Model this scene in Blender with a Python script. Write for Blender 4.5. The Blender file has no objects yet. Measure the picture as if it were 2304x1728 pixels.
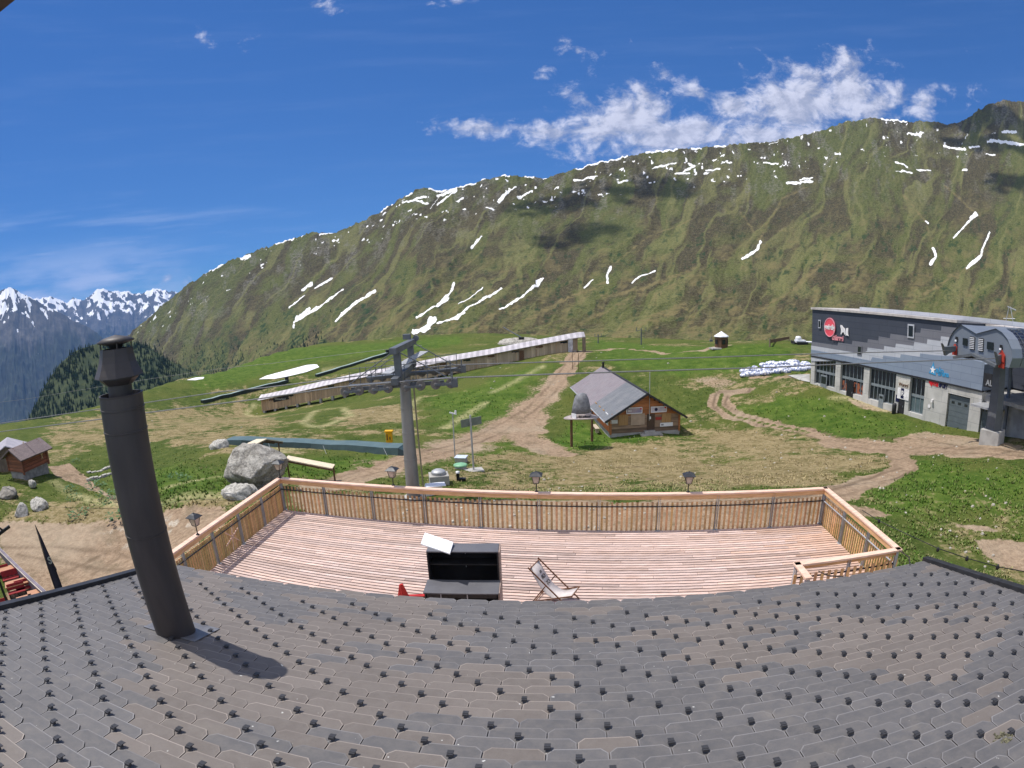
import bpy, math, random
import numpy as np
from mathutils import Vector, Matrix
random.seed(7); R = math.radians
scene = bpy.context.scene; col = scene.collection
# ------------------------------------------------------------------ camera, sky, sun, exposure
H = 6.75                                           # the webcam above the deck boards
K1, K3, PITCH, ROLL = 0.91573557, 0.03890505, R(9.19638554), R(-1.7764649)
cd = bpy.data.cameras.new('webcam'); cam = bpy.data.objects.new('webcam', cd); col.objects.link(cam); scene.camera = cam
cd.type = 'PANO'; cd.sensor_fit = 'HORIZONTAL'; cd.sensor_width = 36; cd.sensor_height = 27
cd.clip_start = 0.02; cd.clip_end = 60000
cd.panorama_type = 'FISHEYE_LENS_POLYNOMIAL'; cd.fisheye_fov = R(240)
cd.fisheye_polynomial_k0 = 0; cd.fisheye_polynomial_k1 = -K1/18; cd.fisheye_polynomial_k2 = 0
cd.fisheye_polynomial_k3 = -K3/18**3; cd.fisheye_polynomial_k4 = 0
cp_, sp_, cr_, sr_ = math.cos(PITCH), math.sin(PITCH), math.cos(ROLL), math.sin(ROLL)
cx_ = Vector((cr_, sr_*sp_, sr_*cp_)); cy_ = Vector((-sr_, cr_*sp_, cr_*cp_)); cz_ = Vector((0, -cp_, sp_))
cam.matrix_world = Matrix(((cx_.x, cy_.x, cz_.x, 0), (cx_.y, cy_.y, cz_.y, 0), (cx_.z, cy_.z, cz_.z, H), (0, 0, 0, 1)))
SUN_AZ, SUN_EL = -70.0, 64.0                       # measured from the lamp and chimney shadows (azimuth from +Y, negative = left)
sd = Vector((math.sin(R(SUN_AZ))*math.cos(R(SUN_EL)), math.cos(R(SUN_AZ))*math.cos(R(SUN_EL)), math.sin(R(SUN_EL))))
sl = bpy.data.lights.new('sun', 'SUN'); sl.energy = 4.0; sl.angle = R(0.53); sl.color = (1, .95, .87)
so = bpy.data.objects.new('sun', sl); col.objects.link(so); so.rotation_euler = sd.to_track_quat('Z', 'Y').to_euler()
vs = scene.view_settings; vs.view_transform = 'Standard'; vs.look = 'None'; vs.gamma = 1; vs.exposure = 0.33
scene.cycles.max_bounces = 6; scene.cycles.volume_bounces = 0; scene.cycles.transparent_max_bounces = 8
try: scene.cycles.use_denoising = True
except Exception: pass

def ray(x, y):                                     # photo pixel (2304x1728) -> direction in the world
    u = (x-1152)/1152; v = -(y-864)/1152; r = math.hypot(u, v)+1e-9; th = K1*r+K3*r**3
    a, b, z = u/r*math.sin(th), v/r*math.sin(th), math.cos(th)
    a, b = cr_*a-sr_*b, sr_*a+cr_*b
    return Vector((a, cp_*z+sp_*b, cp_*b-sp_*z))
CAM = Vector((0, 0, H))
def at_z(x, y, z): d = ray(x, y); return CAM+d*((z-H)/d.z)
def at_d(x, y, D): d = ray(x, y); return CAM+d*(D/math.hypot(d.x, d.y))
def at_y(x, y, Y): d = ray(x, y); return CAM+d*(Y/d.y)
def ae(x, y): d = ray(x, y); return math.degrees(math.atan2(d.x, d.y)), math.degrees(math.atan2(d.z, math.hypot(d.x, d.y)))

# ------------------------------------------------------------------ node helpers
class NT:
    def __init__(s, tree): s.t = tree; s.n = tree.nodes; s.l = tree.links
    def new(s, typ, **kw):
        n = s.n.new(typ)
        for k, v in kw.items(): setattr(n, k, v)
        return n
    def put(s, sock, v):
        if isinstance(v, bpy.types.NodeSocket): s.l.new(v, sock)
        elif v is not None:
            if hasattr(sock.default_value, '__len__') and not hasattr(v, '__len__'): v = [v]*len(sock.default_value)
            if hasattr(sock.default_value, '__len__') and len(sock.default_value) == 4 and len(v) == 3: v = (*v, 1)
            sock.default_value = v
    def math(s, op, a, b=None, c=None, clamp=False):
        n = s.new('ShaderNodeMath', operation=op, use_clamp=clamp)
        for i, v in enumerate((a, b, c)):
            if v is not None: s.put(n.inputs[i], v)
        return n.outputs[0]
    def mix(s, f, a, b, blend='MIX'):
        n = s.new('ShaderNodeMix', data_type='RGBA', blend_type=blend)
        s.put(n.inputs[0], f); s.put(n.inputs[6], a); s.put(n.inputs[7], b); return n.outputs[2]
    def noise(s, vec, scale, detail=4, rough=.55, dim='3D', dist=0):
        n = s.new('ShaderNodeTexNoise', noise_dimensions=dim)
        if vec is not None: s.l.new(vec, n.inputs['Vector'])
        n.inputs['Scale'].default_value = scale; n.inputs['Detail'].default_value = detail
        n.inputs['Roughness'].default_value = rough; n.inputs['Distortion'].default_value = dist
        return n.outputs[0]
    def ramp(s, f, lo, hi):
        n = s.new('ShaderNodeMapRange', interpolation_type='SMOOTHSTEP'); s.put(n.inputs[0], f)
        s.put(n.inputs[1], lo); s.put(n.inputs[2], hi); return n.outputs[0]
    def mapping(s, vec, loc=(0, 0, 0), rot=(0, 0, 0), scale=(1, 1, 1), typ='POINT'):
        n = s.new('ShaderNodeMapping', vector_type=typ); s.l.new(vec, n.inputs[0])
        n.inputs['Scale'].default_value = scale; n.inputs['Rotation'].default_value = rot; n.inputs['Location'].default_value = loc
        return n.outputs[0]

def mat(name):
    m = bpy.data.materials.new(name); m.use_nodes = True; t = NT(m.node_tree)
    b = t.n['Principled BSDF']; return m, t, b
def pm(name, c1, c2=None, scale=6, rough=.65, metal=0, bump=0, bscale=None, stretch=(1, 1, 1), tint=False, detail=5, spec=.35, lo=.35, hi=.65):
    m, t, b = mat(name); tc = t.new('ShaderNodeTexCoord').outputs['Object']
    v = t.mapping(tc, scale=stretch); nz = t.noise(v, scale, detail)
    c = t.mix(t.ramp(nz, lo, hi), c1, c2 or tuple(x*.8 for x in c1))
    if tint:
        a = t.new('ShaderNodeAttribute', attribute_name='tint').outputs['Color']; c = t.mix(1.0, c, a, 'MULTIPLY')
    t.put(b.inputs['Base Color'], c); b.inputs['Roughness'].default_value = rough; b.inputs['Metallic'].default_value = metal
    b.inputs['Specular IOR Level'].default_value = spec
    if bump:
        bn = t.new('ShaderNodeBump'); bn.inputs['Strength'].default_value = bump; bn.inputs['Distance'].default_value = .02
        t.l.new(t.noise(v, bscale or scale*3, 4), bn.inputs['Height']); t.l.new(bn.outputs[0], b.inputs['Normal'])
    return m

# ------------------------------------------------------------------ the sky (Nishita), with clouds far out on it
w = bpy.data.worlds.new('World'); scene.world = w; w.use_nodes = True
t = NT(w.node_tree); bg = t.n['Background']
sky = t.new('ShaderNodeTexSky', sky_type='NISHITA', sun_disc=False, sun_elevation=R(SUN_EL), sun_rotation=R(SUN_AZ), altitude=2500, air_density=.8, dust_density=0.0, ozone_density=1.6)
hs = t.new('ShaderNodeHueSaturation'); hs.inputs['Hue'].default_value = .508; hs.inputs['Saturation'].default_value = 1.0; hs.inputs['Value'].default_value = 1.0
t.l.new(sky.outputs[0], hs.inputs['Color'])
sh_ = t.new('ShaderNodeSeparateColor', mode='HSV'); t.l.new(t.mix(1.0, hs.outputs[0], (.1, .1, .1), 'MULTIPLY'), sh_.inputs[0])
ch_ = t.new('ShaderNodeCombineColor', mode='HSV'); t.l.new(sh_.outputs[0], ch_.inputs[0])
t.l.new(t.math('POWER', sh_.outputs[1], .26), ch_.inputs[1]); t.l.new(t.math('MULTIPLY', t.math('POWER', sh_.outputs[2], .5), .64), ch_.inputs[2]); skc = ch_.outputs[0]
dirv = t.new('ShaderNodeTexCoord').outputs['Generated']
nrm = t.new('ShaderNodeVectorMath', operation='NORMALIZE'); t.l.new(dirv, nrm.inputs[0]); dirv = nrm.outputs[0]
sx = t.new('ShaderNodeSeparateXYZ'); t.l.new(dirv, sx.inputs[0])
azn = t.math('MULTIPLY', t.math('ARCTAN2', sx.outputs[0], sx.outputs[1]), 57.29578)
eln = t.math('MULTIPLY', t.math('ARCSINE', sx.outputs[2]), 57.29578)
cv = t.new('ShaderNodeCombineXYZ'); t.l.new(azn, cv.inputs[0]); t.l.new(eln, cv.inputs[1]); cv = cv.outputs[0]
CL = [  # cumulus: photo px centre, half width, half height (px), tilt deg, strength
 (1110, 292, 130, 26, -6, 1.35), (1250, 302, 140, 34, -4, 1.25), (1400, 270, 175, 74, 14, 1.6), (1520, 305, 210, 50, 8, 1.7), (1330, 235, 80, 35, -25, .8),
 (1660, 236, 105, 44, 16, 1.3), (1575, 215, 60, 26, -30, .8), (1800, 235, 175, 98, 14, 1.65), (1900, 210, 130, 80, 24, 1.5), (1720, 305, 220, 44, 0, 1.5), (1690, 175, 60, 36, -35, .85),
 (1985, 232, 95, 55, 20, 1.35), (2075, 235, 62, 40, 25, 1.15), (1500, 172, 46, 26, -20, .9), (1300, 118, 85, 26, -14, .62), (1230, 155, 60, 18, 12, .55), (1330, 165, 40, 14, -40, .4),
 (722, 12, 52, 28, 0, .9), (1025, 2, 60, 12, 0, .7), (460, 92, 44, 16, -15, .5), (440, 70, 16, 30, 25, .42), (540, 90, 36, 18, -20, .55), (1905, 125, 12, 26, 0, .6), (2170, 108, 30, 14, -35, .36), (2180, 230, 26, 30, 20, .34), (1420, 92, 12, 14, 0, .35), (1250, 250, 30, 16, 0, .5), (360, 640, 60, 9, 30, .6), (420, 634, 30, 14, 40, .8)]
dens = None
for (px, py, rw, rh, tilt, st) in CL:
    a, e = ae(px, py); deg = 0.0478
    mp = t.mapping(cv, loc=(a, e, 0), rot=(0, 0, R(tilt)), scale=(rw*deg, rh*deg, 1), typ='TEXTURE')
    ln = t.new('ShaderNodeVectorMath', operation='LENGTH'); t.l.new(mp, ln.inputs[0])
    f = t.math('MULTIPLY', t.math('SUBTRACT', 1.25, ln.outputs['Value']), st)
    dens = f if dens is None else t.math('MAXIMUM', dens, f)
cvn = t.mapping(cv, rot=(0, 0, R(-14)), scale=(.8, 1.15, 1))
n1 = t.noise(cvn, .33, 9, .62, dist=.35); n2 = t.noise(cvn, 1.3, 7, .65, dist=.6)
nn = t.math('ADD', t.math('MULTIPLY', n1, .72), t.math('MULTIPLY', n2, .28))
dd = t.math('ADD', t.math('MAXIMUM', dens, -1.2), t.math('MULTIPLY', t.math('SUBTRACT', nn, .55), 5.0))
alpha = t.ramp(dd, .05, 1.35)
alpha = t.math('MULTIPLY', alpha, .93)
off = t.new('ShaderNodeVectorMath', operation='ADD'); t.l.new(cvn, off.inputs[0]); off.inputs[1].default_value = (-.5, .75, 0)
n3 = t.noise(off.outputs[0], .33, 9, .62, dist=.35)
relief = t.math('ADD', t.math('MULTIPLY', t.math('SUBTRACT', n1, n3), 3.2), .5)
core = t.ramp(dd, .5, 2.2)
cloudc = t.mix(t.ramp(relief, .1, .95), (.36, .38, .48), (.74, .74, .84))
cloudc = t.mix(t.math('MULTIPLY', core, .35), cloudc, (.46, .46, .54))
# thin high streaks
cir = t.noise(t.mapping(cv, rot=(0, 0, R(-24)), scale=(.09, 1.1, 1)), .5, 6, .6)
lowl = t.math('MULTIPLY', t.ramp(eln, 15, 4), t.ramp(azn, -12, -46))
cm = t.math('MULTIPLY', t.ramp(cir, .46, .74), t.math('ADD', .035, t.math('MULTIPLY', lowl, .75)))
hz = t.math('MULTIPLY', t.ramp(eln, 9.5, 3.5), t.math('MULTIPLY', t.math('MULTIPLY', t.ramp(azn, -30, -40), .95), t.ramp(t.noise(t.mapping(cv, scale=(.12, .6, 1)), .8, 5, .55), .34, .62)))
streak = t.math('MAXIMUM', cm, hz)
skym = skc
out = t.mix(streak, skym, (.52, .60, .80)); out = t.mix(alpha, out, cloudc)
# unseen white clouds added behind the webcam and overhead to raise neutral fill light
aabs = t.math('ABSOLUTE', azn); back = t.math('MAXIMUM', t.ramp(aabs, 74, 96), t.ramp(eln, 50, 62))
nbk = t.noise(t.mapping(dirv, scale=(1, 1, 1.6)), 2.6, 7, .58, dist=.3)
al2 = t.math('MULTIPLY', t.math('MULTIPLY', t.ramp(nbk, .40, .54), back), t.ramp(eln, -2, 4))
out = t.mix(al2, out, t.mix(t.ramp(nbk, .5, .72), (.98, .97, .95), (.68, .69, .74)))
t.l.new(out, bg.inputs['Color']); bg.inputs['Strength'].default_value = 1.0

# ------------------------------------------------------------------ objects and meshes
def tag(o, label=None, cat=None, group=None, kind=None):
    if label: o['label'] = label
    if cat: o['category'] = cat
    if group: o['group'] = group
    if kind: o['kind'] = kind
    return o
def thing(name, label, cat, loc=(0, 0, 0), rz=0, group=None):
    o = bpy.data.objects.new(name, None); o.empty_display_size = .2; col.objects.link(o)
    o.location = loc; o.rotation_euler = (0, 0, rz); return tag(o, label, cat, group)
class MB:
    def __init__(s): s.v = []; s.f = []; s.c = []; s.sm = []
    def add(s, vs_, fs, c=1.0, smooth=False):
        n = len(s.v); s.v += [tuple(p) for p in vs_]; s.f += [tuple(i+n for i in f) for f in fs]
        c = (c, c, c) if not hasattr(c, '__len__') else c
        s.c += [(*c[:3], 1)]*len(vs_); s.sm += [smooth]*len(fs); return s
    def box(s, x, y, z, sx_, sy_, sz_, rz=0, c=1.0):            # centre, full sizes
        a, b = math.cos(rz), math.sin(rz); P = []
        for dz in (-.5, .5):
            for dx, dy in ((-.5, -.5), (.5, -.5), (.5, .5), (-.5, .5)):
                px, py = dx*sx_, dy*sy_; P.append((x+a*px-b*py, y+b*px+a*py, z+dz*sz_))
        return s.add(P, [(3, 2, 1, 0), (4, 5, 6, 7), (0, 1, 5, 4), (1, 2, 6, 5), (2, 3, 7, 6), (3, 0, 4, 7)], c)
    def beam(s, p, q, w_, h_, up=(0, 0, 1), c=1.0, ext=0):
        p, q = Vector(p), Vector(q); d = (q-p).normalized(); p = p-d*ext; q = q+d*ext
        u = Vector(up); sd_ = d.cross(u)
        if sd_.length < 1e-4: sd_ = d.cross(Vector((1, 0, 0)))
        sd_.normalize(); up_ = sd_.cross(d); P = []
        for o in (p, q):
            for a, b in ((-.5, -.5), (.5, -.5), (.5, .5), (-.5, .5)): P.append(o+sd_*(a*w_)+up_*(b*h_))
        return s.add(P, [(0, 1, 2, 3), (7, 6, 5, 4), (0, 4, 5, 1), (1, 5, 6, 2), (2, 6, 7, 3), (3, 7, 4, 0)], c)
    def tube(s, p, q, r, r2=None, n=8, c=1.0, caps=True):
        p, q = Vector(p), Vector(q); d = (q-p).normalized(); r2 = r if r2 is None else r2
        a = d.cross(Vector((0, 0, 1)));
        if a.length < 1e-3: a = Vector((1, 0, 0))
        a.normalize(); b = d.cross(a); P = []
        for o, rr in ((p, r), (q, r2)):
            for i in range(n): th = 2*math.pi*i/n; P.append(o+a*(rr*math.cos(th))+b*(rr*math.sin(th)))
        s.add(P, [(i, (i+1) % n, n+(i+1) % n, n+i) for i in range(n)], c, n > 6)
        if caps: s.add(P, [tuple(range(n))[::-1], tuple(range(n, 2*n))], c)
        return s
    def path(s, pts, r, n=6, c=1.0):
        for a, b in zip(pts[:-1], pts[1:]): s.tube(a, b, r, n=n, c=c, caps=False)
        return s
    def lathe(s, prof, x=0, y=0, n=24, c=1.0, smooth=True):
        P = []; F = []
        for (r, z) in prof:
            for i in range(n): th = 2*math.pi*(i+.5)/n; P.append((x+r*math.cos(th), y+r*math.sin(th), z))
        for k in range(len(prof)-1):
            for i in range(n): j = (i+1) % n; F.append((k*n+i, k*n+j, (k+1)*n+j, (k+1)*n+i))
        return s.add(P, F, c, smooth)
    def prism(s, poly, o, u, v, th, c=1.0):                     # polygon in the plane o+u,v, thickness th along u x v
        o, u, v = Vector(o), Vector(u), Vector(v); n = u.cross(v).normalized(); k = len(poly)
        A = [o+u*a+v*b for a, b in poly]; B = [p+n*th for p in A]
        F = [tuple(range(k))[::-1], tuple(range(k, 2*k))]+[(i, (i+1) % k, k+(i+1) % k, k+i) for i in range(k)]
        return s.add(A+B, F, c)
    def build(s, name, m, parent=None, bevel=0, flat=False):
        me = bpy.data.meshes.new(name); me.from_pydata(s.v, [], s.f)
        if not flat and any(s.sm): me.polygons.foreach_set('use_smooth', s.sm)
        a = me.color_attributes.new('tint', 'FLOAT_COLOR', 'POINT'); a.data.foreach_set('color', [x for q in s.c for x in q])
        me.materials.append(m); me.update(); o = bpy.data.objects.new(name, me); col.objects.link(o)
        if parent: o.parent = parent
        if bevel:
            bv = o.modifiers.new('bevel', 'BEVEL'); bv.width = bevel; bv.segments = 2; bv.limit_method = 'ANGLE'
        return o
def copy_tree(o, parent=None):
    c = o.copy(); col.objects.link(c); c.parent = parent
    for ch in list(o.children): copy_tree(ch, c)
    return c
_fontcache = {}
def text_mesh(txt, size, ext=.01, bold=0.0, align='LEFT'):
    cu = bpy.data.curves.new('lettering', 'FONT'); cu.body = txt; cu.size = size; cu.extrude = ext; cu.offset = bold; cu.align_x = align
    ob = bpy.data.objects.new('lettering', cu); col.objects.link(ob)
    me = bpy.data.meshes.new_from_object(ob.evaluated_get(bpy.context.evaluated_depsgraph_get()))
    bpy.data.objects.remove(ob); return me
def text_obj(name, txt, size, m, parent, o, u, v, ext=.01, bold=0.0, align='LEFT'):
    me = text_mesh(txt, size, ext, bold, align); me.materials.clear(); me.materials.append(m)
    u = Vector(u).normalized(); v = Vector(v).normalized(); n = u.cross(v)
    me.transform(Matrix(((u.x, v.x, n.x, o[0]), (u.y, v.y, n.y, o[1]), (u.z, v.z, n.z, o[2]), (0, 0, 0, 1))))
    ob = bpy.data.objects.new(name, me); col.objects.link(ob); ob.parent = parent; return ob

# ------------------------------------------------------------------ numpy noise and grids
def _h(ix, iy, s):
    n = (ix.astype(np.int64)*374761393+iy.astype(np.int64)*668265263+s*1442695041) & 0xffffffff
    n = ((n ^ (n >> 13))*1274126177) & 0xffffffff; n = (n ^ (n >> 16)) & 0xffff
    return n/65535.0
def vn(x, y, s=0):
    x = np.asarray(x, float); y = np.asarray(y, float); xi = np.floor(x); yi = np.floor(y); fx = x-xi; fy = y-yi
    fx = fx*fx*fx*(fx*(fx*6-15)+10); fy = fy*fy*fy*(fy*(fy*6-15)+10)
    a = _h(xi, yi, s); b = _h(xi+1, yi, s); c = _h(xi, yi+1, s); d = _h(xi+1, yi+1, s)
    return (a+(b-a)*fx)*(1-fy)+(c+(d-c)*fx)*fy
def fbm(x, y, s=0, o=4, g=.5):
    r = 0; a = 1; t_ = 0
    for k in range(o): r = r+a*vn(x*2**k+17.3*k, y*2**k-9.1*k, s+k); t_ += a; a *= g
    return r/t_
def ridged(x, y, s=0, o=4, g=.5):
    r = 0; a = 1; t_ = 0
    for k in range(o): r = r+a*(1-np.abs(2*vn(x*2**k+5.7*k, y*2**k+3.1*k, s+k)-1)); t_ += a; a *= g
    return r/t_
def sst(x, a, b): q = np.clip((x-a)/(b-a), 0, 1); return q*q*(3-2*q)
def grid_mesh(name, X, Y, Z, m, cols=None, keep=None, smooth=True, kind='structure'):
    nr, nc = X.shape; P = np.stack([X, Y, Z], -1).reshape(-1, 3).astype(np.float32)
    i = np.arange(nr*nc).reshape(nr, nc); q = np.stack([i[:-1, :-1], i[:-1, 1:], i[1:, 1:], i[1:, :-1]], -1).reshape(-1, 4)
    if keep is not None: q = q[keep.reshape(-1)]
    used = np.unique(q); mp = np.full(nr*nc, -1, np.int64); mp[used] = np.arange(len(used)); q = mp[q]; P = P[used]
    me = bpy.data.meshes.new(name); me.vertices.add(len(P)); me.vertices.foreach_set('co', P.ravel())
    me.loops.add(q.size); me.loops.foreach_set('vertex_index', q.ravel().astype(np.int32))
    me.polygons.add(len(q)); me.polygons.foreach_set('loop_start', np.arange(0, q.size, 4, dtype=np.int32))
    me.polygons.foreach_set('loop_total', np.full(len(q), 4, np.int32)); me.polygons.foreach_set('use_smooth', np.full(len(q), smooth))
    me.update(calc_edges=True)
    for k, c in (cols or {}).items():
        c = c.reshape(nr*nc, -1)[used]; c4 = np.ones((len(used), 4), np.float32); c4[:, :c.shape[1]] = c
        a = me.color_attributes.new(k, 'FLOAT_COLOR', 'POINT'); a.data.foreach_set('color', c4.ravel())
    me.materials.append(m); o = bpy.data.objects.new(name, me); col.objects.link(o); o['kind'] = kind; return o

# ------------------------------------------------------------------ the ground: a thin plate through points read off the photo, each at its estimated distance
ANCH = [(1000, 1150, 25), (1300, 1160, 24), (1600, 1150, 24), (800, 1140, 26), (935, 1130, 34), (1207, 1092, 37), (1465, 969, 64.6), (1370, 985, 62.5), (1530, 975, 65.5), (1066, 1058, 42), (1023, 1030, 47),
 (990, 1088, 37), (560, 1095, 40), (510, 1010, 56), (895, 1015, 50), (95, 1075, 58), (70, 1160, 46), (150, 1230, 38), (300, 1240, 34), (40, 1360, 33), (620, 870+55, 131), (590, 930, 133), (1310, 790, 119), (1000, 838, 127),
 (2230, 1000, 53.5), (2200, 1050, 44), (2200, 1150, 34), (2250, 1300, 26), (1950, 1120, 33), (1900, 1000, 56), (1650, 905, 78), (1825, 862, 82), (2138, 962, 64), (1980, 908, 73), (1700, 835, 94), (1625, 782, 112), (1790, 770, 128),
 (420, 960, 92), (300, 1010, 72), (200, 1090, 56), (800, 960, 70), (700, 1010, 56), (1180, 900, 84), (1260, 830, 103), (1450, 800, 122), (780, 800, 190), (600, 850, 165), (450, 1090, 38), (2290, 1090, 40)]
EDGE = [(0, 958, 120), (36, 951, 120), (100, 944, 122), (170, 930, 128), (238, 910, 135), (328, 880, 150), (420, 851, 168), (500, 838, 185), (600, 800, 210), (700, 776, 232), (800, 766, 240), (1000, 752, 245), (1110, 750, 240),
 (1250, 756, 225), (1440, 762, 200), (1640, 768, 175), (1830, 768, 160), (2100, 770, 150), (2300, 790, 140)]
pts = [at_d(*a) for a in ANCH]+[at_d(*a) for a in EDGE]
pts += [Vector((x, y, z)) for x, y, z in ((-6, 8, -4.2), (8, 8, -3.4), (0, 2, -4), (-14, 14, -4.6), (14, 14, -3.5), (0, 14, -4.0), (-20, 4, -5.2), (20, 4, -3.0), (-25, -10, -5), (25, -10, -3))]
PX = np.array([(p.x, p.y) for p in pts]); PZ = np.array([p.z for p in pts])
def _U(r2): return np.where(r2 > 0, r2*np.log(r2+1e-12), 0)
sc_ = 60.0; A_ = PX/sc_; n_ = len(A_)
Kt = _U(((A_[:, None]-A_[None])**2).sum(-1))+np.eye(n_)*2e-3
Pt = np.c_[np.ones(n_), A_]; Lm = np.zeros((n_+3, n_+3)); Lm[:n_, :n_] = Kt; Lm[:n_, n_:] = Pt; Lm[n_:, :n_] = Pt.T
TW = np.linalg.solve(Lm, np.r_[PZ, 0, 0, 0])
def G(x, y):
    x = np.atleast_1d(np.asarray(x, float)); y = np.atleast_1d(np.asarray(y, float)); shp = x.shape; q = np.stack([x.ravel(), y.ravel()], -1)/sc_
    o = np.zeros(len(q))
    for i in range(0, len(q), 100000):
        b = q[i:i+100000]; o[i:i+100000] = _U(((b[:, None]-A_[None])**2).sum(-1)) @ TW[:n_]+TW[n_]+b @ TW[n_+1:]
    return o.reshape(shp)
def g1(x, y): return float(G(x, y)[0])
def gp(px, py, d0=9, d1=330):                       # the point of the meadow seen at a photo pixel
    d = ray(px, py); h = math.hypot(d.x, d.y); D = np.geomspace(d0, d1, 700); x = d.x/h*D; y = d.y/h*D
    below = np.nonzero(H+d.z/h*D < G(x, y))[0]; k = below[0] if len(below) else len(D)-1
    return Vector((float(x[k]), float(y[k]), float(G(x[k], y[k])[0])))
eaz = np.array([ae(a, b)[0] for a, b, c in EDGE]); eD = np.array([c for a, b, c in EDGE], float)
# grid rings
az = np.r_[np.arange(-120, -62, 2.0), np.arange(-62, 62, .11), np.arange(62, 121, 2.0)]
u_ = np.linspace(1/9.0, 1/290.0, 560); Dr = np.r_[4.0, 6.0, 1/u_]
AZ, DD = np.meshgrid(np.radians(az), Dr); De = np.interp(np.degrees(AZ), eaz, eD)
X = np.sin(AZ)*DD; Y = np.cos(AZ)*DD
over = np.maximum(DD-De, 0); Din = np.minimum(DD, De)
Z = G(np.sin(AZ)*Din, np.cos(AZ)*Din)
steep = np.interp(np.degrees(AZ), [-60, -20, -8, 60], [.62, .5, .16, .12])
Z = Z-steep*over*sst(over, 0, 18)
amp = sst(DD, 22, 45)
Z = Z+amp*((fbm(X*.12, Y*.12, 3, 3)-.5)*.5+(fbm(X*.6, Y*.6, 9, 3)-.5)*.16+(vn(X*2.2, Y*2.2, 5)-.5)*.05)
S = 2304/2212
def W(pts_): return np.array([tuple(gp(a*S, b*S))[:2] for a, b in pts_])
def dist_line(poly):
    d = np.full(X.shape, 1e9); run = np.zeros(X.shape)
    for (x0, y0), (x1, y1) in zip(poly[:-1], poly[1:]):
        vx, vy = x1-x0, y1-y0; L2 = vx*vx+vy*vy+1e-9; tt = np.clip(((X-x0)*vx+(Y-y0)*vy)/L2, 0, 1)
        e = np.hypot(X-x0-tt*vx, Y-y0-tt*vy); d = np.minimum(d, e)
    return d
def inside(poly):
    r = np.zeros(X.shape, bool); k = len(poly)
    for i in range(k):
        (x0, y0), (x1, y1) = poly[i], poly[(i+1) % k]
        r ^= ((y0 > Y) != (y1 > Y)) & (X < (x1-x0)*(Y-y0)/(y1-y0+1e-12)+x0)
    return r
wob = (fbm(X*.35, Y*.35, 21, 4)-.5)
def region(px, soft=1.5):                            # 1 inside, fading over `soft` metres, with a ragged border
    p = W(px); d = dist_line(np.r_[p, p[:1]]); s = np.where(inside(p), d, -d)+wob*soft*3
    return sst(s, -soft, soft)
def track(px, wd, soft=.5):
    return 1-sst(dist_line(W(px))+wob*wd*.8, wd*.5-soft*.5, wd*.5+soft)
dirt = np.zeros(X.shape); dry = np.zeros(X.shape); lush = np.zeros(X.shape)
# dirt tracks
main = [(1258, 758), (1232, 785), (1205, 825), (1168, 865), (1122, 898), (1062, 933), (985, 963), (900, 987), (820, 1012), (750, 1035), (690, 1052)]
dirt = np.maximum(dirt, track(main, 3.6, .9)); dirt = np.maximum(dirt, .55*track(main[2:9], 6.2, 2.5))
md_ = dist_line(W(main)); dirt = dirt*(1-.32*np.exp(-(md_/.45)**2)*sst(vn(X*.15, Y*.15, 19), .3, .6))
dirt = np.maximum(dirt, .85*track([(1258, 758), (1330, 752), (1400, 758), (1460, 762), (1520, 757), (1575, 745)], 2.2, .8))
dirt = np.maximum(dirt, .8*region([(1080, 930), (1160, 885), (1205, 900), (1180, 940), (1215, 965), (1260, 980), (1180, 985), (1120, 962)], 1.2))
rt = [(1610, 842), (1560, 850), (1552, 872), (1580, 897), (1650, 915), (1740, 932), (1810, 952), (1890, 965), (1970, 972), (2080, 976), (2212, 983)]
dirt = np.maximum(dirt, .95*track(rt, 2.7, .6)*(1-.75*np.exp(-(dist_line(W(rt))/.42)**2)*sst(vn(X*.2, Y*.2, 18), .25, .5))); dirt = np.maximum(dirt, .8*track(rt[6:], 4.4, 1.2))
dirt = np.maximum(dirt, .7*region([(1920, 950), (2000, 935), (2110, 945), (2212, 965), (2212, 988), (2060, 984), (1950, 985)], .8))
br = [(1930, 975), (1952, 1000), (1955, 1014), (1900, 1036), (1830, 1056), (1740, 1075), (1640, 1090)]
dirt = np.maximum(dirt, .95*track(br, 2.4, .6))
dirt = np.maximum(dirt, .9*region([(0, 1128), (70, 1130), (190, 1135), (300, 1118), (385, 1108), (480, 1098), (480, 1140), (330, 1250), (110, 1320), (0, 1340)], .8))
dirt = np.maximum(dirt, .75*region([(620, 1062), (900, 1068), (1200, 1080), (1480, 1080), (1800, 1072), (1900, 1110), (1700, 1160), (640, 1160)], .8))
dirt = np.maximum(dirt, region([(2060, 1132), (2130, 1128), (2170, 1150), (2110, 1152)], .4)); dirt = np.maximum(dirt, region([(2090, 1160), (2160, 1158), (2260, 1175), (2300, 1240), (2200, 1225), (2110, 1200)], .5))
dirt = np.maximum(dirt, region([(105, 1010), (150, 1005), (200, 1045), (230, 1065), (250, 1085), (215, 1065), (170, 1045), (120, 1030)], .35))
dirt = np.maximum(dirt, .8*track([(240, 1075), (280, 1100), (320, 1120)], .8, .5))
dirt = np.maximum(dirt, .6*region([(1480, 820), (1560, 808), (1600, 830), (1540, 840)], 1.5))
dirt = np.maximum(dirt, .8*track([(1630, 815), (1740, 812)], 1.5, 1)); dirt = np.maximum(dirt, .7*region([(1810, 855), (1860, 865), (1960, 895), (1930, 897), (1850, 880)], .5))
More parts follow.
